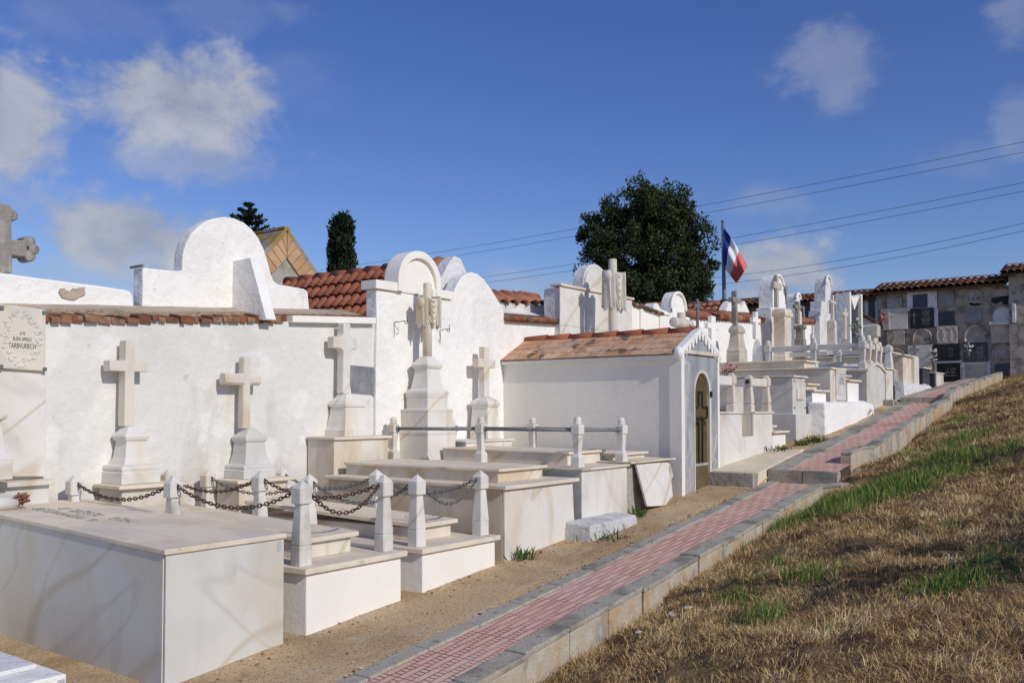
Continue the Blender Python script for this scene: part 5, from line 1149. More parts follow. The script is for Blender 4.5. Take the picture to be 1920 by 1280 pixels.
m.box(fx - .029, fx - .012, yc_ - c1, yc_ + c1, Zp(736), Zp(733)); m.build('metal_cross', 'iron', d_)
m = MB(); 
for py in (738, 893): m.box(fx + .0, fx + .03, db + .005, db + .03, Zp(py + 6), Zp(py - 5))
m.build('hinge', 'iron', d_)
m = MB(); m.box(fx - .14, fx + .012, YM0 - .004, YM0 + .074, zb - .2, zE + .01); m.box(fx - .14, fx + .012, YM1 - .049, YM1 + .002, zb - .2, zE + .01); m.build('corner_strip', 'plaster_smooth', t, bevel=.004)
zpk = onX(1312, 617, fx)[2]
MB().prism([(yl_, zE + .045), (yr_, zE + .045), (ycm, zpk - .04)], 'x', fx - .04, fx - .004).build('pediment', 'marble_grey', t)
MB().box(fx - .04, fx + .03, yl_ - .01, yr_ + .01, zE + .003, zE + .043).build('moulding', 'marble_warm', t, bevel=.006)
m = MB(); k = 6
for sg in (-1, 1):
    ye = YM0 - .01 if sg < 0 else YM1 + .01
    A = Vector((0, ye, zE + .02)); B = Vector((0, ycm, zpk)); n_ = Vector((0, sg * .6, .8))
    m.hexa([(fx - .07, A.y, A.z - .02), (fx + .022, A.y, A.z - .02), (fx + .022, B.y, B.z - .035), (fx - .07, B.y, B.z - .035)], [(fx - .07, A.y, A.z + .04), (fx + .022, A.y, A.z + .04), (fx + .022, B.y, B.z + .025), (fx - .07, B.y, B.z + .025)])
    for i in range(k):
        f = (i + .5) / k; p = A.lerp(B, f); s = .030
        m.prism([(p.y - .040, p.z), (p.y + .040, p.z), (p.y + .034, p.z - .045), (p.y + .012, p.z - .11), (p.y - .014, p.z - .105), (p.y - .034, p.z - .04)], 'x', fx - .002, fx + .018)
    m.lathe(fx - .02, A.y + sg * -.0, [(.02, A.z - .09), (.045, A.z - .06), (.055, A.z - .02), (.045, A.z + .03), (.02, A.z + .05)], 10)
m.build('scalloped_trim', 'plaster', t, bevel=.004)
ic = thing('iron_cross', 'slim grey iron cross on the gable peak of the tiled mausoleum', 'cross', (fx - .03, ycm, zpk)); m = MB(); zt = onX(1312, 560, fx)[2]; za = onX(1312, 573, fx)[2]
m.box(fx - .042, fx - .02, ycm - .022, ycm + .022, zpk - .03, zt); m.box(fx - .042, fx - .021, ycm - .085, ycm + .085, za - .025, za + .02); m.build('cross', 'iron_grey', ic, bevel=.004)
m = MB(); m.tube([(fx - .08, ycm - .12, zpk + .05), (fx - .06, ycm - .08, zpk + .0), (fx - .03, ycm, zpk + .02)], .006, 6); m.build('stay', 'iron', ic)

# ------------------------------------------------------------------ graves up the hill
def boxgrave(name, label, px0, px1, ytop, over, mat, X=XF, lid='marble_lid', back=-6.9, group='graves up the hill', lidt=.03, tier=None, parent_extra=None, matl=None, bottom=-1.3, y1=None):
    a, b = onX(px0, ytop, X), onX(px1, ytop, X); zt = a[2]; Y0 = a[1]; Y1 = y1 or b[1]
    t = thing(name, label, 'grave', ((X + back) / 2, (Y0 + Y1) / 2, gs(Y0) - .05), group)
    MB().box(back, X, Y0, Y1, gs(Y0) - .4, zt - lidt).build('body', mat, t, bevel=.008, rough=(.16, .004) if 'plaster' in mat else None)
    MB().box(back - .0, X + over, Y0 - over, Y1 + over * .6, zt - lidt + .001, zt).build('lid', lid, t, bevel=.006)
    return t, Y0, Y1, zt
# low plot with posts and beams, right of the mausoleum
a, b = onX(1347, 772, XF), onX(1448, 771, XF); Y0, Y1, zs = 10.24, b[1], (a[2] + b[2]) / 2
t = thing('beamed_grave', 'cream marble grave plot with white posts and stone beams right of the mausoleum', 'grave', (-5.6, 11, -.8))
n0, n1 = onX(1391, 780, XF)[1], onX(1413, 780, XF)[1]; zn = onX(1400, 818, XF)[2]
m = MB(); m.box(XF - .03, XF, Y0, n0, -1, zs - .025); m.box(XF - .03, XF, n1, Y1, -1, zs - .025); m.box(XF - .03, XF, n0 + .001, n1 - .001, -1, zn); m.build('end_panel', 'marble', t, bevel=.004)
m = MB(); m.box(-6.9, XF - .032, Y0 + .002, n0 - .002, -1, zs - .026); m.box(-6.9, XF - .032, n1 + .002, Y1 - .002, -1, zs - .026); m.box(-6.9, XF - .16, n0 - .001, n1 + .001, -1, zs - .027); m.build('body', 'marble_warm', t)
m = MB(); m.box(-6.9, XF + .02, Y0 - .02, n0 + .0, zs - .024, zs); m.box(-6.9, XF + .02, n1, Y1 + .03, zs - .024, zs); m.box(-6.9, XF - .15, n0 + .001, n1 - .001, zs - .025, zs - .001); m.build('slab', 'marble', t, bevel=.004)
py = []
for (px, top) in ((1372, 699), (1405, 703), (1437, 704)):
    y = onX(px, 768, XF - .08)[1]; H = onX(px, top, XF - .08)[2] - zs; py.append(y); w = .055
    MB().stack(XF - .08, y, [(zs + .001 + k * H, a_ * w, a_ * w) for k, a_ in ((0, 1), (.17, 1), (.19, .82), (.215, .82), (.23, .98), (.70, .62), (.715, .9), (.90, .9), (.92, .75), (.97, .5), (1, .2))], .12).build('post', 'marble_warm', t, bevel=.003)
hz = zs + H * .80; m = MB(); m.box(XF - .115, XF - .05, Y0 + .0, py[0] - .045, hz - .06, hz + .055); m.build('beam', 'marble', t, bevel=.004); m = MB(); m.box(XF - .115, XF - .05, py[1] + .045, py[2] - .045, hz - .055, hz + .05); m.build('beam', 'marble', t, bevel=.004)
m = MB(); m.box(-6.9, XF - .25, Y1 - .12, Y1 - .04, hz - .05, hz + .05); m.box(XF - .4, XF - .28, Y0, py[0] - .1, zs, zs + .12); m.build('inner_kerb', 'marble', t, bevel=.004)
m = MB(); m.tube([(XF - .08, py[1] - .05, hz), (XF - .08, py[1] - .06, hz)], .03, 12); m.build('socket', 'iron', t)
# flowers on it
a = onX(1366, 700, XF - .75); zf_ = a[2]; t = thing('pink_flowers', 'pot of pink flowers with green leaves behind the white beam right of the mausoleum', 'flowers', (a[0], a[1], a[2] - .1)); m = MB(); r = random.Random(6); g = MB()
for i in range(70):
    m.tint = r.random(); p = Vector(a) + Vector((r.gauss(0, .05), r.gauss(0, .05), r.uniform(-.02, .15))); s = r.uniform(.012, .024)
    d = [Vector((r.gauss(0, 1), r.gauss(0, 1), r.gauss(0, 1))).normalized() * s for _ in range(3)]; m.add([p + d[0], p + d[1], p - d[0], p - d[1]], [(0, 1, 2, 3)])
for i in range(60):
    g.tint = r.random(); p = Vector(a) + Vector((r.gauss(0, .045), r.gauss(0, .045), r.uniform(-.12, .06))); d = [Vector((r.gauss(0, 1), r.gauss(0, 1), r.gauss(0, 1))).normalized() * .025 for _ in range(2)]; g.add([p + d[0], p + d[1], p - d[0]], [(0, 1, 2)])
m.build('blooms', 'pink', t, fixn=False); g.build('leaves', 'weed', t, fixn=False); q = MB(); q.lathe(a[0], a[1], [(.05, a[2] - .16), (.065, a[2] - .08), (.06, a[2] - .07)], 12); q.build('pot', 'terracotta_red', t); q = MB(); q.box(a[0] - .3, a[0] + .12, a[1] - .2, a[1] + .25, zs - .1, a[2] - .161); single('flower_plinth', q, 'marble_cool', 'pale marble plinth under the pink flower pot, behind the white beam', 'plinth')

# small stepped grave, then the row
t, y0, y1, zt = boxgrave('low_grave', 'very low white stepped grave beside the big grey marble box, its foot in weeds', 1449, 1473, 808, .05, 'plaster')
c = onX(1448, 797, XF - .1); MB().box(-6.8, XF - .13, y0 + .05, y1 - .12, zt + .001, c[2] - .03).build('ledger', 'marble_warm', t, bevel=.004); MB().box(-6.8, XF - .09, y0 + .02, y1 - .08, c[2] - .029, c[2]).build('ledger_lid', 'marble_lid', t, bevel=.004)
t, y0, y1, zt = boxgrave('box_grave', 'large grey marble box grave on a wider base with a square plate on its end', 1486, 1511, 703, .03, 'marble_cool', lid='marble')
zb = onX(1487, 776, XF)[2]; MB().box(-6.9, XF + .055, y0 - .03, y1 + .10, gs(y0) - .4, zb).build('base', 'marble_cool', t, bevel=.006)
p0, p1 = onX(1493, 727, XF), onX(1506, 749, XF); MB().box(XF, XF + .02, p0[1], p1[1], p1[2], p0[2]).build('name_plate', 'marble', t, bevel=.003)
m = MB()
for f, z in ((.1, zt - .08), (.9, zt - .08), (.1, zb + .09), (.9, zb + .09)): yy = y0 + (y1 - y0) * f; m.box(XF, XF + .012, yy - .012, yy + .012, z - .012, z + .012)
m.build('stud', 'iron_grey', t)
t, y0, y1, zt = boxgrave('box_grave', 'narrow whitewashed grave right of the grey marble box', 1523, 1549, 730, .05, 'plaster')
c = onX(1520, 718, XF - .05); MB().box(-6.8, XF - .10, y0 + .0, y1 - .15, zt + .001, c[2] - .03).build('ledger', 'marble_warm', t, bevel=.004); MB().box(-6.8, XF - .06, y0 - .03, y1 - .1, c[2] - .029, c[2]).build('ledger_lid', 'marble_lid', t, bevel=.004)
t, y0, y1, zt = boxgrave('box_grave', 'longest cream marble box grave up the hill, with a stone door panel on its end', 1557, 1584, 688, .03, 'marble_warm')
c = onX(1541, 677, XF - .35); MB().box(-6.85, XF - .45, y0 + .1, y1 - .1, zt + .001, c[2] - .03).build('ledger', 'marble_warm', t, bevel=.004); MB().box(-6.85, XF - .40, y0 + .06, y1 - .06, c[2] - .029, c[2]).build('ledger_lid', 'marble_lid', t, bevel=.004)
zz0, zz1 = onX(1572, 750, XF)[2], onX(1572, 692, XF)[2]; ya, yb = y0 + (y1 - y0) * .30, y1 - .02
m = MB(); m.box(XF, XF + .025, ya, yb, zz0, zz1); m.build('door_panel', 'marble_cool', t, bevel=.004); m = MB(); m.box(XF + .0255, XF + .037, ya + .06, ya + .075, zz0 + .1, zz1 - .05); m.box(XF + .0255, XF + .037, yb - .075, yb - .06, zz0 + .1, zz1 - .05); m.box(XF + .0255, XF + .037, ya + .076, yb - .076, zz1 - .075, zz1 - .06); m.box(XF + .0255, XF + .037, ya + .076, yb - .076, zz0 + .1, zz0 + .115)
m.build('frame_moulding', 'marble', t); inscription(t, 'lettering', XF + .0255, ya + .12, yb - .12, zz0 + .25, zz1 - .12, 9, seed=3)
t, y0, y1, zt = boxgrave('box_grave', 'whitewashed grave between the long cream grave and the vault-topped grave', 1589, 1610, 711, .05, 'plaster'); yb2 = y1
c = onX(1586, 702, XF - .05); MB().box(-6.8, XF - .12, y0, y1 - .15, zt + .001, c[2] - .03).build('ledger', 'marble_warm', t, bevel=.004); MB().box(-6.8, XF - .08, y0 - .03, y1 - .1, c[2] - .029, c[2]).build('ledger_lid', 'marble_lid', t, bevel=.004)
a, b = onX(1575, 754, XF + .28), onX(1548, 756, XF + .28); m = MB(); y0 = b[1] + .02
m.hexa([(XF + .001, y0, gs(y0) - .4), (XF + .27, y0 + .02, gs(y0) - .4), (XF + .22, 16.3, -.3), (XF + .001, 16.3, -.3)], [(XF + .001, y0 + .04, a[2] + .0), (XF + .25, y0 + .05, a[2] - .01), (XF + .18, 16.3, onX(1625, 758, XF + .2)[2]), (XF + .001, 16.3, a[2] + .05)])
single('whitewashed_footing', m, 'plaster', 'rough whitewashed footing along the sand in front of the long cream grave', 'footing', rough=(.10, .015), bevel=.03)
# vault-topped railed grave
a, b = onX(1625, 690, XF), onX(1659, 698, XF); Y0, Y1 = a[1], b[1]; zc_ = onX(1638, 686, XF)[2]; ze = onX(1626, 692, XF)[2]; ym = (Y0 + Y1) / 2
t = thing('vaulted_grave', 'white grave with a gently arched top end, railed with stone posts and long beams', 'grave', (-5.7, ym, .0), 'graves up the hill')
top = [(Y1, ze - .04)] + [(Y1 - (Y1 - Y0) * i / 12, ze - .04 + (zc_ - ze + .06) * math.sin(math.pi * i / 12)) for i in range(1, 12)] + [(Y0, ze - .04)]
MB().prism([(Y0, -.5), (Y1, -.5)] + top, 'x', -6.9, XF).build('body', 'marble_cool', t, bevel=.005); tp2 = [(p[0] + (.03 if i == 0 else -.03 if i == len(top) - 1 else 0), p[1] + .002) for i, p in enumerate(top)]
MB().prism(tp2 + [(p[0], p[1] + .04) for p in tp2[::-1]], 'x', -6.9, XF + .03).build('lid', 'marble', t)
pk = {}
for k, (px, ptop, y, hb) in dict(a=(1440, 638, Y0 + .1, 0), b=(1526, 633, Y0 + .1, 0), c=(1617, 629, Y0 + .1, 0)).items():
    q = onY(px, ptop, y); pk[k] = q; z0 = ze - .02; baluster_post(t, q[0], y, z0, q[2] - z0, .13, 'marble_cool')
for (px, ptop, f) in ((1628, 628, .35), (1639, 634, .72), (1648, 641, 1.0)):
    y = Y0 + .1 + (Y1 - Y0 - .2) * f; q = onX(px, ptop, pk['c'][0]); y = q[1]; baluster_post(t, pk['c'][0], y, ze + .02, q[2] - ze - .02, .13, 'marble_warm'); last = q
m = MB(); hz = lambda q: ze + (q[2] - ze) * .70
for p, q in (('a', 'b'), ('b', 'c')):
    A, B = pk[p], pk[q]; m.hexa([(A[0] + .06, A[1] - .03, hz(A) - .05), (B[0] - .06, A[1] - .03, hz(B) - .05), (B[0] - .06, A[1] + .03, hz(B) - .05), (A[0] + .06, A[1] + .03, hz(A) - .05)], [(A[0] + .06, A[1] - .03, hz(A) + .05), (B[0] - .06, A[1] - .03, hz(B) + .05), (B[0] - .06, A[1] + .03, hz(B) + .05), (A[0] + .06, A[1] + .03, hz(A) + .05)])
    m.hexa([(A[0] + .06, Y1 - .13, hz(A) - .10), (B[0] - .06, Y1 - .13, hz(B) - .10), (B[0] - .06, Y1 - .07, hz(B) - .10), (A[0] + .06, Y1 - .07, hz(A) - .10)], [(A[0] + .06, Y1 - .13, hz(A) - .01), (B[0] - .06, Y1 - .13, hz(B) - .01), (B[0] - .06, Y1 - .07, hz(B) - .01), (A[0] + .06, Y1 - .07, hz(A) - .01)])
A = pk['c']; m.box(A[0] - .03, A[0] + .03, A[1] + .06, last[1] - .06, hz(A) - .04, hz(A) + .05); m.build('beam', 'marble_cool', t, bevel=.005)
baluster_post(t, pk['b'][0] + .15, Y1 - .1, ze - .02, (pk['b'][2] - ze) * .82, .12, 'marble_cool')
MB().box(-6.8, pk['b'][0] + .5, Y0 + .25, Y1 - .25, ze + .02, ze + .16).build('ledger', 'marble_warm', t, bevel=.005)
t, y0, y1, zt = boxgrave('box_grave', 'narrow white grave with one stone post right of the vault-topped grave', 1661, 1674, 689, .03, 'marble')
q = onX(1663, 645, XF - .1); obelisk_post(t, XF - .1, q[1] + .12, zt + .001, q[2] - zt, .14, 'marble'); obelisk_post(t, -5.6, q[1] + .12, zt + .001, q[2] - zt, .14, 'marble')
a, b = onX(1676, 690, XF - .1), onX(1690, 690, XF - .1); m = MB(); m.box(-6.6, XF - .1, a[1], b[1], 0, a[2]); single('rubble_block', m, 'cement', 'rough grey rubble block between the pale graves up the hill', 'stone block', rough=(.10, .05), bevel=.02)
t, y0, y1, zt = boxgrave('box_grave', 'tall cream marble box grave just left of the black granite niches', 1693, 1716, 664, .05, 'marble_warm', lid='marble')
MB().box(XF, XF + .06, y1 - .35, y1 + .05, gs(y0) - .2, zt - .03).build('pillar', 'marble', t, bevel=.005)
t, y0, y1, zt = boxgrave('box_grave', 'dark grey granite stepped grave near the foot of the niche wall', 1730, 1743, 688, .04, 'grey_granite', lid='marble_lid', matl=None)
c = onX(1729, 669, XF - .5); MB().box(-6.8, XF - .6, y0 - .3, y1 - .1, zt + .001, c[2] - .03).build('ledger', 'grey_granite', t, bevel=.004); MB().box(-6.8, XF - .55, y0 - .3, y1 - .06, c[2] - .029, c[2]).build('ledger_lid', 'marble', t, bevel=.004)
t, y0, y1, zt = boxgrave('box_grave', 'low grey granite grave with a pale end, last before the niche wall', 1752, 1768, 697, .03, 'grey_granite', lid='marble_lid'); MB().box(XF, XF + .02, y0 + .1, y1 - .05, gs(y0) - .2, zt - .04).build('end_panel', 'marble_warm', t)
m = MB(); a = onX(1692, 722, XF + .15); b = onX(1735, 727, XF + .15); m.hexa([(XF, a[1], -.2), (XF + .2, a[1], -.2), (XF + .1, b[1] + 1, .0), (XF, b[1] + 1, .0)], [(XF, a[1], a[2] + .08), (XF + .17, a[1], a[2] + .04), (XF + .08, b[1] + 1, b[2] + .05), (XF, b[1] + 1, b[2] + .08)])
single('rubble_footing', m, 'plaster_dirty', 'low crumbling white footing in front of the tall cream grave up the hill', 'footing', rough=(.08, .03))

# ------------------------------------------------------------------ crosses and memorials along the far wall
def far_cross(label, cx, Xf, pxa, pxb, lev, shaft, arm, thick, mat, pm, **k): return cross_thing('stone_grave_cross', label, cx, Xf, pxa, pxb, lev, shaft, arm, thick, mat=mat, pmat_=pm, sil=True, **k)
XC = -6.55
def fcx(px): return XC
far_cross('slim white cross just right of the mausoleum gable', XC, XC + .10, 1324, 1345, [(735, 1), (712, .9), (706, .4)], (1328, 1343, 706, 592), (1321, 1349, 606, 616), .07, 'plaster', 'plaster')
far_cross('grey stone cross with knobbed arms on a tall pedestal, right of the flagpole', XC, XC + .125, 1362, 1402, [(690, 1), (664, 1), (662, .96), (658, 1.0), (650, .82), (626, .62), (623, .80), (618, .80), (612, .60), (608, .32)], (1373, 1382, 608, 544), (1369, 1386, 557, 566), .09, 'stone_grey', 'stone_warm')
far_cross('white cross on a flared white pedestal left of the curved marble memorial', XC, XC + .10, 1410, 1432, [(680, 1), (656, .9), (647, .7), (640, .55), (636, .36)], (1411, 1422, 636, 584), (1409, 1424, 596, 604), .07, 'plaster', 'plaster')
def memorial(label, Xf, px0, px1, ysh, yshu, ytop, pxc, rpx, thick, mat, face=None, name='memorial_wall', ped=None):
    """upright slab with stepped shoulders and a round head"""
    a, b = onX(px0, ysh, Xf - thick), onX(px1, ysh, Xf); t = thing(name, label, 'monument', (Xf - .2, (a[1] + b[1]) / 2, .3)); yc0, yc1 = onX(pxc - rpx, ysh, Xf - thick)[1], onX(pxc + rpx, ysh, Xf)[1]; yc = (yc0 + yc1) / 2; R = (yc1 - yc0) / 2; zof = lambda py: -(py - 764) / FPX * (math.hypot(Xf, yc)) / math.cos(0) * math.cos(math.atan2(pxc - 960, FPX)); z1 = zof(ysh); zt = zof(ytop); zu = zof(yshu); s = (b[1] - a[1]) * .14
    g = [(a[1], -.3), (b[1], -.3), (b[1], z1), (b[1] - s, z1), (b[1] - s, zu), (yc + R, zu)] + arc(yc, max(zu + .02, zt - R), R, 0, 180, 16, min(R, zt - zu - .03)) + [(yc - R, zu), (a[1] + s, zu), (a[1] + s, z1), (a[1], z1)]
    MB().prism(g, 'x', Xf - thick, Xf).build('wall', mat, t, rough=(.14, .006))
    if face:
        MB().box(Xf + .001, Xf + .02, a[1] + .01, b[1] - .01, -.2, z1 - .01).build('cladding', face, t, bevel=.004)
    MB().box(Xf - thick - .0, Xf + .04, a[1] - .03, b[1] + .03, z1 + .004, z1 + .05).build('shoulder', mat, t, bevel=.004) if False else None
    m = MB(); m.tube([(Xf + .01, *p) for p in arc(yc, max(zu + .02, zt - R), R * .94, 0, 180, 18, min(R, zt - zu - .03) * .96)], .035, 6); m.build('arch_moulding', mat, t)
    return t
XQ = -6.95
memorial('curved top marble memorial with a stepped left side, behind the crucifix', XQ, 1418, 1478, 578, 548, 513, 1447, 23, .30, 'plaster', 'marble')
def crucifix(label, px, ytop, ybase, arms, ped, Xc=-6.6, mat='stone_warm', fig='stone_grey', pm='marble_warm', w=.05, s=1.0):
    t, cy, L = cross_thing('crucifix', label, Xc, Xc + .125 * s, ped[0], ped[1], ped[2], (px - 5, px + 5, ybase, ytop), arms, .075, mat=mat, pmat_=pm, sil=True)
    z1 = onX(px, ytop, Xc)[2]; z0 = L[-1][0]; H = (z1 - z0) * .62; za = onX(px, (arms[2] + arms[3]) / 2, Xc)[2] - .0; x = Xc + .075
    me = bpy.data.meshes.new('figure'); V = [(0, 0, -.30), (0, 0, -.12), (0, 0, .0), (.01, 0, .07), (.02, 0, .13), (.0, -.12, .02), (-.01, -.22, .06), (-.03, -.31, .10), (.0, .12, .02), (-.01, .22, .06), (-.03, .31, .10), (.03, -.03, -.46), (.0, -.01, -.62), (.03, .03, -.46), (.0, .01, -.62)]
    E_ = [(0, 1), (1, 2), (2, 3), (3, 4), (2, 5), (5, 6), (6, 7), (2, 8), (8, 9), (9, 10), (0, 11), (11, 12), (0, 13), (13, 14)]
    R_ = [.065, .06, .07, .03, .055, .035, .026, .02, .035, .026, .02, .042, .025, .042, .025]; k = H / .78
    O = Vector((t.location)); me.from_pydata([Vector((x + v[0] * k, cy + v[1] * k * .8, za + v[2] * k - .03)) - O for v in V], E_, []); o = bpy.data.objects.new('figure', me); COL.objects.link(o); o.parent = t; me.materials.append(M_[fig])
    md = o.modifiers.new('skin', 'SKIN'); sv = me.skin_vertices[0].data
    for i, q in enumerate(R_): sv[i].radius = (q * k, q * k); sv[i].use_root = (i == 0)
    md.use_smooth_shade = True; sd_ = o.modifiers.new('sub', 'SUBSURF'); sd_.levels = 1; sd_.render_levels = 1
    return t
crucifix('crucifix with carved figure on a broad marble pedestal before the stepped curved marble memorial', 1456, 515, 579, (1447, 1468, 529, 541), (1450, 1486, [(690, 1), (668, 1), (666, .92), (595, .92), (593, 1.12), (588, 1.12), (582, 1.0), (579, .8)]), Xc=-6.6)
memorial('small curved memorial behind the dark weathered crucifix', XQ, 1470, 1502, 580, 568, 548, 1486, 14, .25, 'plaster', 'marble_warm')
crucifix('dark weathered crucifix on a stepped stone pedestal, next to the white far wall', 1495, 564, 608, (1489, 1503, 571, 578), (1488, 1514, [(670, 1), (650, 1), (646, .9), (636, .85), (634, .72), (618, .68), (615, .95), (611, .95), (608, .5)]), Xc=-6.55, mat='stone_grey', fig='stone_grey', pm='stone_grey', s=.9)
t = thing('coped_wall', 'stretch of white wall with red tile coping between the dark crucifix and the tall arch', 'wall', (XW, 20.5, .3)); y0, y1 = onX(1502, 610, XW)[1], onX(1537, 610, XW)[1]; z0, z1 = onX(1505, 607, XW)[2], onX(1532, 605, XW)[2]
MB().prism([(y0, -.2), (y1, -.2), (y1, z1), (y0, z0)], 'x', XW - .3, XW).build('wall', 'plaster', t); m = MB()
for i in range(14): m.tint = rnd.random(); a = y0 + (y1 - y0) * (i + .5) / 14; m.tube([(XW + .06, a, z0 + (z1 - z0) * i / 14 + .04), (XW - .35, a, z0 + (z1 - z0) * i / 14 + .16)], [.06, .055], 8)
m.build('tile_coping', 'terracotta', t)
memorial('tall white round-headed memorial with stepped grey sides near the niche building', XQ + .1, 1516, 1558, 585, 566, 515, 1543, 15.5, .26, 'plaster_dirty', None)
far_cross('slim cream cross on a tall lettered pedestal in front of the tall white arch', -6.5, -6.40, 1550, 1571, [(665, 1.0), (645, 1.0), (642, .92), (606, .9), (602, .85), (598, .35)], (1557, 1565, 598, 552), (1556, 1568, 563, 568), .07, 'marble_warm', 'marble_warm')
memorial('smallest round-headed white memorial with a plain cross beside the tall arch', XQ + .1, 1566, 1592, 590, 586, 573, 1578, 11, .25, 'plaster', None)
far_cross('square cream pillar cross in front of the smallest round-headed memorial', -6.6, -6.53, 1579, 1590, [(650, 1), (640, .9), (636, .7)], (1580, 1588, 636, 577), (1577, 1591, 585, 591), .07, 'marble_warm', 'marble_warm')
# memorial with a V notch
Xn = -6.75; t = thing('notched_memorial', 'tall white memorial frame with a V notch and a dark polished slab', 'monument', (Xn - .3, 24, .5))
g = YZ(Xn, (1590, 668), (1590, 548), (1592, 546), (1600, 574), (1611, 544), (1614, 544), (1614, 668)); g = [(p[0], p[1]) for p in g]
yl, yr = g[0][0], g[-1][0]; zt = g[1][1]
MB().prism([(yl, .2), (yl, zt - .02), (yl + .12, zt - .02), (yl + .35, zt - .12), (yr - .12, zt + .03), (yr, zt + .03), (yr, .2)], 'x', Xn - .30, Xn - .05).build('frame', 'plaster', t); MB().prism([(yl + .122, zt - .03), (yl + .35, zt - .13), (yr - .122, zt + .02), (g[3][0], g[3][1] - .1)], 'x', Xn - .049, Xn + .03).build('notch', 'plaster_smooth', t)
m = MB(); m.prism([(yl, .2), (yl, zt), (yl + .12, zt), (yl + .12, .2)], 'x', Xn - .049, Xn + .06); m.prism([(yr - .12, .2), (yr - .12, zt + .05), (yr, zt + .05), (yr, .2)], 'x', Xn - .049, Xn + .06); m.build('pillar', 'plaster_smooth', t)
MB().prism([(yl + .125, .3), (yl + .125, zt - .05), (g[3][0], g[3][1] - .12), (yr - .125, zt - .0), (yr - .125, .3)], 'x', Xn - .048, Xn - .02).build('slab', 'grey_granite', t)
inscription(t, 'lettering', Xn - .019, yl + .5, yr - .5, 1.3, 1.8, 5, 'letter_light', 5)
a = onX(1605, 617, Xn + .15); f = thing('white_flowers', 'white flowers with dark leaves hanging on the dark slab of the notched memorial', 'flowers', a); m = MB(); gr = MB(); r = random.Random(9)
for i in range(60):
    p = Vector(a) + Vector((r.gauss(0, .05), r.gauss(0, .14), r.gauss(.06, .12))); d = [Vector((r.gauss(0, 1), r.gauss(0, 1), r.gauss(0, 1))).normalized() * r.uniform(.03, .05) for _ in range(2)]
    mm = m if i % 2 else gr; mm.tint = r.random(); mm.add([p + d[0], p + d[1], p - d[0], p - d[1]], [(0, 1, 2, 3)])
m.build('blooms', 'white_petal', f, fixn=False); gr.build('leaves', 'weed', f, fixn=False)
t = thing('sloping_end_wall', 'white end wall with a sloping tile edge meeting the niche building', 'wall', (-6.7, 25.5, .5)); a, b, c = onY(1614, 592, 25.6), onY(1641, 607, 25.6), onY(1641, 690, 25.6)
MB().prism([(a[0], .3), (a[0], a[2]), (b[0], b[2]), (b[0], .3)], 'y', 25.55, 25.75).build('wall', 'plaster', t); MB().hexa([(a[0], 25.45, a[2] + .003), (b[0] + .05, 25.45, b[2] + .003), (b[0] + .05, 25.78, b[2] + .003), (a[0], 25.78, a[2] + .003)], [(a[0], 25.45, a[2] + .09), (b[0] + .05, 25.45, b[2] + .09), (b[0] + .05, 25.78, b[2] + .09), (a[0], 25.78, a[2] + .09)]).build('tile_coping', 'terracotta_far', t)
q = onX(1636, 628, -5.6); m = MB(); t = thing('stone_urn', 'weathered stone post with a square head behind the corner of the railed vault-topped grave', 'post', (-5.6, q[1], .8)); m.stack(-5.6, q[1], [(.4, .11, .11), (q[2] - .05, .10, .10), (q[2] - .04, .14, .14), (q[2] + .2, .14, .14), (q[2] + .24, .1, .1)]); m.build('post', 'stone_warm', t, bevel=.01)

# ------------------------------------------------------------------ niche building across the end of the walk
YN = 26.2
PX = lambda px, py: (onY(px, py, YN)[0], onY(px, py, YN)[2])
t = thing('niche_building', 'grey building of burial niches with an old tiled roof closing the uphill end', 'building', (-5.5, YN + 1, .6))
xl, xm, xr = PX(1647, 600)[0], PX(1893, 600)[0], PX(1893, 600)[0] + 4
zE = PX(1645, 552)[1]; zE2 = PX(1895, 516)[1] - .02; xll = PX(1480, 600)[0]; zEl = PX(1600, 562)[1]
MB().box(xl, xm, YN, YN + 2.2, -.2, zE).build('wall', 'niche_stone', t, rough=(.3, .02)); MB().box(xm + .01, xr, YN - .15, YN + 2.3, -.2, zE2).build('tall_bay', 'niche_stone', t, rough=(.3, .02)); MB().box(xll - 3, xl - .01, YN + .25, YN + 2.2, -.2, zEl).build('low_bay', 'niche_stone', t, rough=(.3, .02))
sl_ = .32
def nroof(x0, x1, z, y): 
    n = int((x1 - x0) / .165); tile_roof(t, 'roof', (x0, y - .20, z + .02), (1, 0, 0), (0, 1, sl_), n, 4, (x1 - x0) / n, .27, 'terracotta_far', lift=.04)
nroof(xl - .1, xm - .05, zE, YN); nroof(xm - .15, xr, zE2, YN - .15); nroof(xll - 3, xl - .12, zEl, YN + .25)
def rect(px0, py0, px1, py1, mat, name='niche_slab', d=.03, label=None, y=None):
    a, b = PX(px0, py0), PX(px1, py1); y = (y if y is not None else YN) - .03; return MB().box(a[0], b[0], y - d, y, b[1], a[1]).build(name, mat, t, bevel=.008, label=label), a, b
def archn(px0, py0, px1, py1, mat, label=None):
    a, b = PX(px0, py0), PX(px1, py1); w = (b[0] - a[0]) / 2; c = (a[0] + b[0]) / 2; r_ = min(w, a[1] - b[1] - .02)
    g = [(c - w, b[1])] + [(c + w, b[1])] + [(c + w * math.cos(math.radians(k)), a[1] - r_ + r_ * math.sin(math.radians(k))) for k in range(0, 181, 15)]
    MB().prism(g, 'y', YN - .035, YN - .026).build('niche_back', mat, t, label=label)
    vs = []; n = 15
    pts = [(c - w * 1.04, YN - .03, b[1])] + [(c + w * 1.05 * math.cos(math.radians(180 - k)), YN - .035, a[1] - r_ + r_ * 1.05 * math.sin(math.radians(k))) for k in range(0, 181, 12)] + [(c + w * 1.04, YN - .03, b[1])]
    m = MB(); m.tube(pts, .03, 6); m.build('niche_arch', 'niche_stone', t)
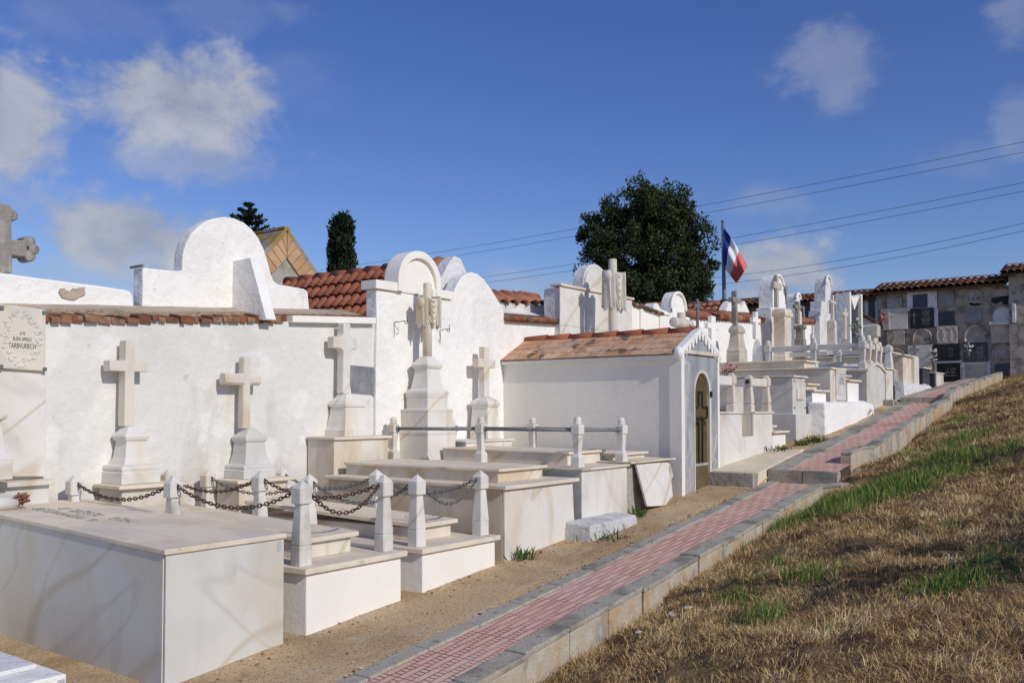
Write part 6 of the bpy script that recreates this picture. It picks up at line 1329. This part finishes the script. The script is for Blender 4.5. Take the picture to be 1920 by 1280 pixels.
# white surrounds
rect(1701, 547, 1758, 580, 'plaster_dirty', 'white_surround', .012); rect(1752, 578, 1760, 612, 'plaster_dirty', 'white_surround', .012)
rect(1753, 676, 1804, 718, 'plaster_dirty', 'white_surround', .010); rect(1804, 678, 1858, 712, 'plaster_dirty', 'white_surround', .012); rect(1900, 571, 1907, 606, 'plaster_dirty', 'white_surround', .2)
rect(1712, 553, 1740, 576, 'niche_dark'); rect(1760, 550, 1790, 574, 'niche_board'); rect(1664, 560, 1692, 578, 'cement')
archn(1811, 546, 1842, 572, 'cement'); archn(1858, 543, 1896, 570, 'cement')
text_mesh('lettering', '2 A R', .125, 'ink', t, (PX(1826, 563)[0], YN - .037, PX(1826, 563)[1]), (1, 0, 0), (0, 0, 1), .003)
m = MB(); r = random.Random(3)
for k in range(26):
    c = PX(1858 + r.uniform(4, 34), 556 + r.uniform(0, 12)); w = r.uniform(.02, .09); m.prism([(c[0] + w * math.cos(a + r.uniform(-.3, .3)) * 1.5, c[1] + w * math.sin(a) * r.uniform(.5, 1)) for a in (0, 1, 2, 3, 4, 5)], 'y', YN - .039 - .0004 * k, YN - .034)
for k in range(12):
    c = PX(1811 + r.uniform(4, 28), 571 + r.uniform(-2, 1)); w = r.uniform(.02, .05); m.prism([(c[0] + w * math.cos(a) * 1.6, c[1] + w * math.sin(a) * .6) for a in (0, 1, 2, 3, 4, 5)], 'y', YN - .039 - .0004 * k, YN - .034)
m.build('soot_stain', 'ink', t)
o, a, b = rect(1653, 580, 1703, 617, 'marble_cool', label='white marble niche slab with a carved cross and red flowers'); inscription(t, 'lettering', YN - .062, a[0] + .55, b[0] - .15, b[1] + .1, a[1] - .08, 4, 'letter_grey', 2, 'y')
m = MB(); c = PX(1668, 597); m.box(c[0] - .02, c[0] + .02, YN - .075, YN - .061, c[1] - .3, c[1] + .2); m.box(c[0] - .12, c[0] + .12, YN - .074, YN - .061, c[1] + .05, c[1] + .09); m.build('carved_cross', 'marble_warm', t)
o, a, b = rect(1707, 579, 1752, 614, 'black_granite', label='black granite niche slab filled with lettering, upper row'); inscription(t, 'lettering', YN - .062, a[0] + .28, b[0] - .08, b[1] + .06, a[1] - .03, 9, 'letter_light', 3, 'y')
m = MB(); c = PX(1715, 594); m.box(c[0] - .012, c[0] + .012, YN - .072, YN - .061, c[1] - .2, c[1] + .15); m.box(c[0] - .08, c[0] + .08, YN - .071, YN - .061, c[1] + .03, c[1] + .055); m.build('metal_cross', 'iron_grey', t)
rect(1762, 585, 1790, 608, 'grey_granite'); rect(1811, 581, 1842, 604, 'niche_board'); archn(1860, 577, 1898, 604, 'plaster_dirty')
rect(1663, 621, 1697, 646, 'niche_stone'); archn(1713, 619, 1746, 645, 'niche_stone'); o, a, b = rect(1757, 612, 1796, 645, 'stone_warm', label='carved cream stone niche slab with a rosette'); 
c = ((a[0] + b[0]) / 2, (a[1] + b[1]) / 2); m = MB()
for k in range(3): m.torus((c[0] + (k - 1) * .16, YN - .062, c[1]), (1, 0, 0), (0, 0, 1), .09 + .03 * (k == 1), .2, .010, 14, 5)
m.build('carved_rosette', 'stone_warm', t)
archn(1810, 614, 1848, 641, 'cement'); rect(1858, 609, 1901, 642, 'stone_warm', label='carved cream stone niche slab at the right end'); rect(1856, 604, 1905, 608, 'marble', 'ledge', .12)
o, a, b = rect(1703, 648, 1748, 690, 'marble_cool'); m = MB(); c = PX(1716, 656); m.box(c[0] - .03, c[0] + .03, YN - .075, YN - .061, c[1] - .14, c[1] + .14); m.box(c[0] - .12, c[0] + .12, YN - .074, YN - .061, c[1] - .03, c[1] + .03); m.build('carved_cross', 'niche_board', t)
o, a, b = rect(1751, 645, 1800, 676, 'black_granite', label='black granite niche slab in the middle row with a thin cross'); inscription(t, 'lettering', YN - .062, a[0] + .35, b[0] - .12, b[1] + .1, a[1] - .1, 3, 'letter_grey', 6, 'y')
o, a, b = rect(1807, 644, 1853, 678, 'grey_granite'); inscription(t, 'lettering', YN - .062, a[0] + .3, b[0] - .1, b[1] + .08, a[1] - .1, 5, 'letter_light', 7, 'y')
archn(1862, 648, 1899, 672, 'cement'); o, a, b = rect(1757, 681, 1802, 715, 'black_granite', label='black granite niche slab in the lowest row'); inscription(t, 'lettering', YN - .062, a[0] + .2, b[0] - .1, b[1] + .12, a[1] - .12, 3, 'letter_light', 8, 'y')
rect(1811, 682, 1850, 714, 'niche_board'); rect(1866, 682, 1897, 706, 'niche_dark'); archn(1667, 656, 1696, 680, 'brick_orange')
rect(1624, 560, 1637, 596, 'niche_dark', y=YN + .25); rect(1617, 555, 1643, 600, 'plaster_dirty', 'white_surround', .012, y=YN + .25); rect(1503, 566, 1521, 592, 'niche_dark', y=YN + .25); rect(1536, 566, 1548, 590, 'niche_dark', y=YN + .25)
def posy(px, py, label, mats, n=50, s=.05):
    a = onY(px, py, YN - .12); f = thing('niche_flowers', label, 'flowers', a); m = MB(); r = random.Random(int(px))
    for i in range(n):
        m.tint = r.random(); p = Vector(a) + Vector((r.gauss(0, .05), r.gauss(0, .025), r.gauss(0, .12))); d = [Vector((r.gauss(0, 1), r.gauss(0, 1), r.gauss(0, 1))).normalized() * r.uniform(.6, 1.1) * s for _ in range(2)]; m.add([p + d[0], p + d[1], p - d[0], p - d[1]], [(0, 1, 2, 3)])
    m.build('blooms', mats, f, fixn=False); q = MB(); q.lathe(a[0], a[1], [(.03, a[2] - .32), (.05, a[2] - .12)], 8); q.build('vase', 'iron_grey', f)
posy(1655, 596, 'red and white flowers in a vase on the white niche slab', 'red_petal'); posy(1749, 663, 'small pale flowers left of the middle black niche slab', 'white_petal', 25, .04); posy(1815, 647, 'white flowers at the corner of the grey granite niche slab', 'white_petal', 25, .05)

# ------------------------------------------------------------------ trees, flag, wires
def sprays(m, c, rad, n, size, r, up=.2, elong=1.0, shell=.55):
    """tufts of small leaf faces in one clump"""
    for _ in range(n):
        d = Vector((r.gauss(0, 1), r.gauss(0, 1), r.gauss(0, 1))).normalized(); k = shell + (1 - shell) * r.random()
        p = c + Vector((d.x * rad, d.y * rad, d.z * rad * elong)) * k; ax = (d + Vector((r.gauss(0, .5), r.gauss(0, .5), up + r.gauss(0, .4)))).normalized(); s = size * r.uniform(.6, 1.3)
        sd = ax.cross(Vector((r.gauss(0, 1), r.gauss(0, 1), r.gauss(0, 1)))).normalized() * s * .32; m.tint = min(1, max(0, r.gauss(.45, .25)))
        m.add([p - ax * s * .4, p + sd, p + ax * s * .8, p - sd], [(0, 1, 2, 3)])
def big_tree():
    r = random.Random(21); D = 36.0; rc = Vector(ray(1207, 560)); k = D / math.hypot(rc.x, rc.y); base = Vector((rc.x * k, rc.y * k, 0)); ppm = FPX / (D * math.cos(math.atan2(1207 - 960, FPX)))
    t = thing('round_cypress_tree', 'big dark dense conifer with a broad rounded crown behind the tiled tombs', 'tree', (base.x, base.y, -1)); m = MB()
    zy = lambda py: (764 - py) / ppm
    prof = [(330, 10), (342, 34), (356, 62), (378, 90), (402, 108), (432, 124), (465, 136), (500, 140), (540, 142), (575, 128), (610, 80)]   # py, half width
    right = Vector((_cy, _sy, 0)); back = Vector((-_sy, _cy, 0))
    def hw(py):
        for (a, wa), (b, wb) in zip(prof, prof[1:]):
            if a <= py <= b: return wa + (wb - wa) * (py - a) / (b - a)
        return 30
    lobes = []
    while len(lobes) < 84:          # rounded boughs first, foliage gathered round each of them
        py = r.uniform(350, 600); an = r.uniform(0, 6.283); q = r.random() ** .4; w = hw(py)
        if math.sin(an) > .5 and q > .6 and r.random() < .6: continue
        R = r.uniform(.45, 1.0) * min(1, .45 + w / 140); off = max(0, w / ppm * r.uniform(1.0, 1.2) - R * .85) * q
        c = base + right * (off * math.cos(an)) + back * (off * math.sin(an)) + Vector((0, 0, min(zy(py), zy(346) - R * .8)))
        if all((c - d).length > .5 * min(R, s) for d, s in lobes): lobes.append((c, R))
    for c, R in lobes:
        for _ in range(int(5 + 9 * R)):
            d = Vector((r.gauss(0, 1), r.gauss(0, 1), r.gauss(.25, 1))).normalized(); k = r.uniform(.55, 1.06)
            sprays(m, c + Vector((d.x, d.y, d.z * 1.1)) * R * k, r.uniform(.16, .36), 105, .10, r, .7, 1.2, .25)
    m.build('crown', 'leaf_dark', t, fixn=False)
    b = MB(); b.tube([(base.x, base.y, -1.5), (base.x + .1, base.y, 3), (base.x, base.y + .1, zy(420)), (base.x, base.y, zy(345))], [.38, .30, .16, .04], 10)
    for _ in range(26):
        z = r.uniform(zy(590), zy(430)); an = r.uniform(0, 6.283); L = hw(764 - z * ppm) / ppm * .55; b.tube([(base.x, base.y, z), (base.x + math.cos(an) * L * .5, base.y + math.sin(an) * L * .5, z + .35), (base.x + math.cos(an) * L, base.y + math.sin(an) * L, z + .9)], [.09, .05, .015], 6)
    b.build('trunk', 'bark', t)
big_tree()
def cypress():
    r = random.Random(5); D = 27.0; rc = Vector(ray(641, 500)); k = D / math.hypot(rc.x, rc.y); base = Vector((rc.x * k, rc.y * k, 0)); ppm = FPX / (D * math.cos(math.atan2(641 - 960, FPX))); zy = lambda py: (764 - py) / ppm
    t = thing('column_cypress', 'dark narrow columnar cypress behind the red tiled chapel roof', 'tree', (base.x, base.y, -1)); m = MB(); right = Vector((_cy, _sy, 0)); back = Vector((-_sy, _cy, 0))
    prof = [(405, 9), (409, 20), (420, 25), (450, 29), (480, 32), (510, 35), (560, 36), (640, 34), (720, 22)]
    def hw(py):
        for (a, wa), (b, wb) in zip(prof, prof[1:]):
            if a <= py <= b: return wa + (wb - wa) * (py - a) / (b - a)
        return 8
    for _ in range(330):
        py = r.uniform(408, 640) if r.random() < .85 else r.uniform(408, 720); w = hw(py); an = r.uniform(0, 6.283); off = max(0, w / ppm * (r.random() ** .4) - .12)
        c = base + right * (off * math.cos(an)) + back * (off * math.sin(an)) + Vector((0, 0, zy(py))); sprays(m, c, r.uniform(.12, .22), 70, .105, r, 1.2, 1.7, .3)
    m.build('crown', 'leaf_cypress', t, fixn=False); b = MB(); b.tube([(base.x, base.y, -1.4), (base.x, base.y, zy(500)), (base.x, base.y, zy(415))], [.16, .10, .02], 8); b.build('trunk', 'bark', t)
cypress()
def fir():
    r = random.Random(15); D = 30.0; rc = Vector(ray(466, 420)); k = D / math.hypot(rc.x, rc.y); base = Vector((rc.x * k, rc.y * k, 0)); ppm = FPX / (D * math.cos(math.atan2(466 - 960, FPX))); zy = lambda py: (764 - py) / ppm
    t = thing('fir_tree', 'top of a dark fir tree with open layered branches behind the big arched wall', 'tree', (base.x, base.y, -1)); m = MB(); b = MB(); right = Vector((_cy, _sy, 0)); back = Vector((-_sy, _cy, 0))
    b.tube([(base.x, base.y, -1.4), (base.x, base.y, zy(440)), (base.x, base.y, zy(376))], [.16, .06, .008], 8)
    py = 380
    while py < 640:
        L = (4 + (py - 376) * .78) / ppm; nb = 6
        for q in range(nb):
            an = 6.283 * q / nb + r.uniform(-.4, .4); Lq = min(L, 1.6) * r.uniform(.75, 1.1); d = right * math.cos(an) + back * math.sin(an); p0 = base + Vector((0, 0, zy(py)))
            tip = p0 + d * Lq + Vector((0, 0, Lq * .25)); mid = p0 + d * Lq * .55 - Vector((0, 0, Lq * .02)); b.tube([p0, mid, tip], [.022, .014, .004], 5)
            for s in range(int(7 + Lq * 14)):
                f = r.uniform(.15, 1.02); c = p0.lerp(mid, f / .55) if f < .55 else mid.lerp(tip, (f - .55) / .45); sprays(m, c, .055 + .04 * (1 - f), 11, .085, r, .15, .6, .2)
        py += r.uniform(10, 15)
    m.build('crown', 'leaf_cypress', t, fixn=False); b.build('trunk', 'bark', t)
fir()
def shrub():  # unseen guess at a plant, added for the shadow it casts on the bank
    r = random.Random(77); c0 = Vector((.95, 6.15, zbank(.95, 6.15))); t = thing('shrub', 'leafy shrub added unseen beyond the right edge to throw the dark shadow on the bank', 'shrub', tuple(c0)); m = MB(); b = MB()
    for _ in range(16):
        an = r.uniform(0, 6.283); L = r.uniform(.5, 1.15); tip = c0 + Vector((math.cos(an) * L * .5, math.sin(an) * L * .75, .45 + L * .75)); b.tube([c0, c0.lerp(tip, .5) + Vector((0, 0, .12)), tip], [.025, .014, .005], 6)
        for k in range(5): sprays(m, c0.lerp(tip, r.uniform(.35, 1.05)) + Vector((r.gauss(0, .05), r.gauss(0, .07), r.gauss(0, .05))), r.uniform(.10, .18), 40, .06, r, .4, 1.0, .2)
    m.build('crown', 'weed', t, fixn=False); b.build('branches', 'bark', t)
shrub()
# flag
YF = 20.7
t = thing('flagpole', 'tall grey metal flagpole rising behind the orange tiled roof', 'flagpole', (onY(1357, 565, YF)[0], YF, -1)); top = onY(1355, 417, YF); bot = onY(1358, 565, YF)
m = MB(); d = Vector(top) - Vector(bot); d.normalize(); m.tube([Vector(bot) - d * 2.6, bot, top], [.055, .05, .035], 12); m.build('pole', 'pole', t); m = MB(); m.lathe(top[0], top[1], [(.02, top[2]), (.045, top[2] + .02), (.04, top[2] + .05), (.01, top[2] + .06)], 10); m.build('cap', 'pole', t)
def flag():
    A, B, C, D = (1357.5, 427), (1401, 500), (1381, 532), (1354, 497); nu, nv = 30, 16; m = MB(); vs = []
    for j in range(nv + 1):
        g = j / nv
        for i in range(nu + 1):
            f = i / nu; px = (A[0] * (1 - f) + B[0] * f) * (1 - g) + (D[0] * (1 - f) + C[0] * f) * g; py = (A[1] * (1 - f) + B[1] * f) * (1 - g) + (D[1] * (1 - f) + C[1] * f) * g
            px += 5 * math.sin(math.pi * g) * f * (1 - f) - 7 * g * (1 - g) * (1 - f); py -= 9 * math.sin(math.pi * f) * (1 - g) * .5
            dep = .16 * math.sin(7 * g + 2.4 * f) * f + .07 * math.sin(13 * g - 5 * f) * f; p = onY(px, py, YF - .03 + dep); vs.append(p)
    for j in range(nv):
        for i in range(nu):
            f = (i + .5) / nu + .06 * (j / nv - .5) ; m.m = 0 if f < .27 else 1 if f < .60 else 2; k = j * (nu + 1) + i; m.add([vs[k], vs[k + 1], vs[k + nu + 2], vs[k + nu + 1]], [(0, 1, 2, 3)], True)
    o = m.build('flag', ['flag_blue', 'flag_white', 'flag_red'], org=onY(1356, 430, YF), label='drooping blue, white and red tricolour flag hanging from the flagpole', cat='flag', fixn=False)
    bm = bmesh.new(); bm.from_mesh(o.data); bmesh.ops.remove_doubles(bm, verts=bm.verts, dist=.0005); bm.to_mesh(o.data); bm.free()
    md = o.modifiers.new('solid', 'SOLIDIFY'); md.thickness = .004
flag()
# overhead wires
LB = ['uppermost overhead wire crossing behind the big conifer', 'second overhead wire from the top, just under the uppermost', 'upper wire of the middle pair passing behind the flag', 'lower wire of the middle pair passing behind the flag', 'upper wire of the lowest pair above the niche building', 'lowest overhead wire, just above the niche building']
for k, ((xa, ya), (xb, yb)) in enumerate((((680, 497), (1920, 277)), ((680, 508), (1920, 296)), ((915, 520), (1920, 353)), ((915, 531), (1920, 369)), ((1340, 523), (1920, 429)), ((1340, 536), (1920, 443)))):
    A, B = Vector(onY(xa, ya, 58 + .4 * k)), Vector(onY(xb, yb, 58 + .4 * k)); d = B - A; A2, B2 = A - d * .45, B + d * .25
    P = [A2.lerp(B2, i / 40) - Vector((0, 0, .9 * 4 * (i / 40) * (1 - i / 40) - .78)) for i in range(41)]
    m = MB(); m.tube(P, .013, 5); m.build('overhead_wire', 'wire', org=tuple(A2), label=LB[k], cat='wire', group='overhead wires')

# ------------------------------------------------------------------ weeds and litter
def weed(px, py, X, label, n=60, h=.12, sp=.08, seed=1, Z=None):
    a = onX(px, py, X); z = Z if Z is not None else gs(a[1]); r = random.Random(seed); m = MB(); 
    for i in range(n):
        m.tint = r.random(); p = Vector((a[0] + r.gauss(0, sp * .6), a[1] + r.gauss(0, sp), z)); d = Vector((r.gauss(0, .4), r.gauss(0, .4), 1)).normalized() * h * r.uniform(.4, 1.1); s = Vector((r.gauss(0, 1), r.gauss(0, 1), 0)).normalized() * .008
        m.add([p - s, p + s, p + d * .6 + s * .8 + Vector((d.x, d.y, 0)) * .3, p + d + Vector((d.x, d.y, 0)) * .8, p + d * .6 - s * .8 + Vector((d.x, d.y, 0)) * .3], [(0, 1, 2, 3, 4)])
    m.build('weed', 'weed', org=(a[0], a[1], z), label=label, cat='weed', group='weeds by the graves', fixn=False)
weed(983, 1040, -4.42, 'small tuft of grass at the foot of the tall cream marble grave', 40, .11, .07, 1)
weed(1140, 990, -4.17, 'thin grass at the foot of the rough whitewashed block', 45, .09, .14, 2)
weed(1195, 948, -4.4, 'green weed between the railed grave and the broken grave', 40, .13, .06, 3)
weed(1462, 836, -4.35, 'green weeds in front of the very low white stepped grave', 70, .09, .12, 4)
weed(1503, 838, -4.25, 'leafy weed on the sand left of the paved path, nearer one', 60, .10, .08, 5)
weed(1531, 831, -4.15, 'leafy weed at the edge of the paved path beyond the landing', 70, .12, .09, 6)
weed(1530, 800, -4.44, 'thin dark weed growing up the narrow whitewashed grave', 12, .4, .05, 7)
weed(1617, 750, -4.4, 'weed by the side step near the whitewashed footing', 60, .15, .1, 8)
def litter(px, py, d, label, mat, s, seed, cat='litter', z0=None):
    a = onZ(px, py, z0 if z0 is not None else -1.35)
    s *= .6
    for _ in range(6):
        z = zbank(a[0], a[1]) if a[0] > xro(a[1]) else gs(a[1]); a = onZ(px, py, z)
    r = random.Random(seed); m = MB(); P = Vector((a[0], a[1], a[2] + .02 + d)); vs = []
    for j in range(5):
        for i in range(5): vs.append(P + Vector(((i - 2) * s * .35 + r.gauss(0, s * .08), (j - 2) * s * .5 + r.gauss(0, s * .08), abs(r.gauss(0, s * .22)))))
    m.add(vs, [(j * 5 + i, j * 5 + i + 1, j * 5 + i + 6, j * 5 + i + 5) for j in range(4) for i in range(4)], True)
    m.build(cat, mat, org=tuple(P), label=label, cat=cat, solid=.002)
litter(1290, 1153, .03, 'scrap of yellowish plastic lying in the straw below the kerb', 'concrete_slab', .05, 1)
litter(1262, 1167, .03, 'crumpled scrap of white paper lying in the straw below the kerb', 'white_petal', .055, 2)
litter(1198, 1200, .03, 'small torn white scrap close to the kerb face', 'white_petal', .035, 3)
litter(1883, 1031, .04, 'white scrap of paper high on the bank at the right edge', 'white_petal', .05, 4)
a = onZ(1173, 1020, gs(6.4)); m = MB(); r = random.Random(4)
for i in range(60):
    m.tint = r.random(); p = Vector((a[0] + r.gauss(0, .02), a[1] + r.gauss(0, .03), a[2] + .01 + r.random() * .03)); d = Vector((r.gauss(0, 1), r.gauss(0, 1), abs(r.gauss(0, .6)))).normalized() * .06; m.tube([p, p + d * .5 + Vector((0, 0, .01)), p + d], [.003, .004, .002], 5)
m.build('dry_tuft', 'dried', org=a, label='little clump of dry roots lying on the sand by the path edging', cat='plant debris')
for k, (px, py, s) in enumerate(((1792, 760, .10), (1797, 745, .08), (1905, 838, .11))):
    a = onZ(px, py, 0)
    for _ in range(8): a = onZ(px, py, zbank(a[0], a[1]) + .02) if a[2] != 0 or True else a
    bm = bmesh.new(); bmesh.ops.create_icosphere(bm, subdivisions=2, radius=s); 
    for v in bm.verts: v.co = Vector((v.co.x * 1.2, v.co.y, v.co.z * .7)) * (1 + .25 * mnoise.noise(v.co * 9 + Vector((k, 0, 0))))
    me = bpy.data.meshes.new('loose_stone'); bm.to_mesh(me); bm.free(); me.materials.append(M_['concrete_slab']); o = bpy.data.objects.new('loose_stone', me); COL.objects.link(o); o.location = a
    finish(o, 'loose_stone', ('pale loose stone lying below the upper kerb', 'smaller pale stone just above the other one by the upper kerb', 'brownish stone in the grass at the right edge')[k], 'stone')

# pebbles, clods and dry bits collected along the foot of the graves (uncountable)
def rubble():
    r = random.Random(31); m = MB()
    spots = []
    for _ in range(900):
        y = r.uniform(2.4, 15); x = XF + abs(r.gauss(0, .10)) + .01 if r.random() < .62 else r.uniform(XF, xlo(y) - .02); spots.append((x, y))
    for _ in range(260): y = r.uniform(3.0, 10.2); spots.append((xlo(y) - abs(r.gauss(0, .03)), y))
    for x, y in spots:
        if 9.95 < y < 12.2 or (7.0 < y < 8.1 and x < -4.2): continue
        s = .004 + .011 * r.random() ** 3; z = gs(y) + .012 * fn(1.3, x, y); m.tint = r.random(); a = r.uniform(0, 6.28)
        V = [Vector((math.cos(a + q * 1.57) * s * r.uniform(.7, 1.3), math.sin(a + q * 1.57) * s * r.uniform(.7, 1.3), s * r.uniform(.0, .3))) for q in range(4)]
        P = Vector((x, y, z)); m.add([P + q for q in V] + [P + Vector((0, 0, s * r.uniform(.5, 1.1))), P - Vector((0, 0, s * .6))], [(0, 1, 4), (1, 2, 4), (2, 3, 4), (3, 0, 4), (1, 0, 5), (2, 1, 5), (3, 2, 5), (0, 3, 5)])
    m.build('pebbles', 'pebble', label='small pebbles and earth crumbs lying on the sand along the foot of the graves', cat='pebbles', kind='stuff')
rubble()
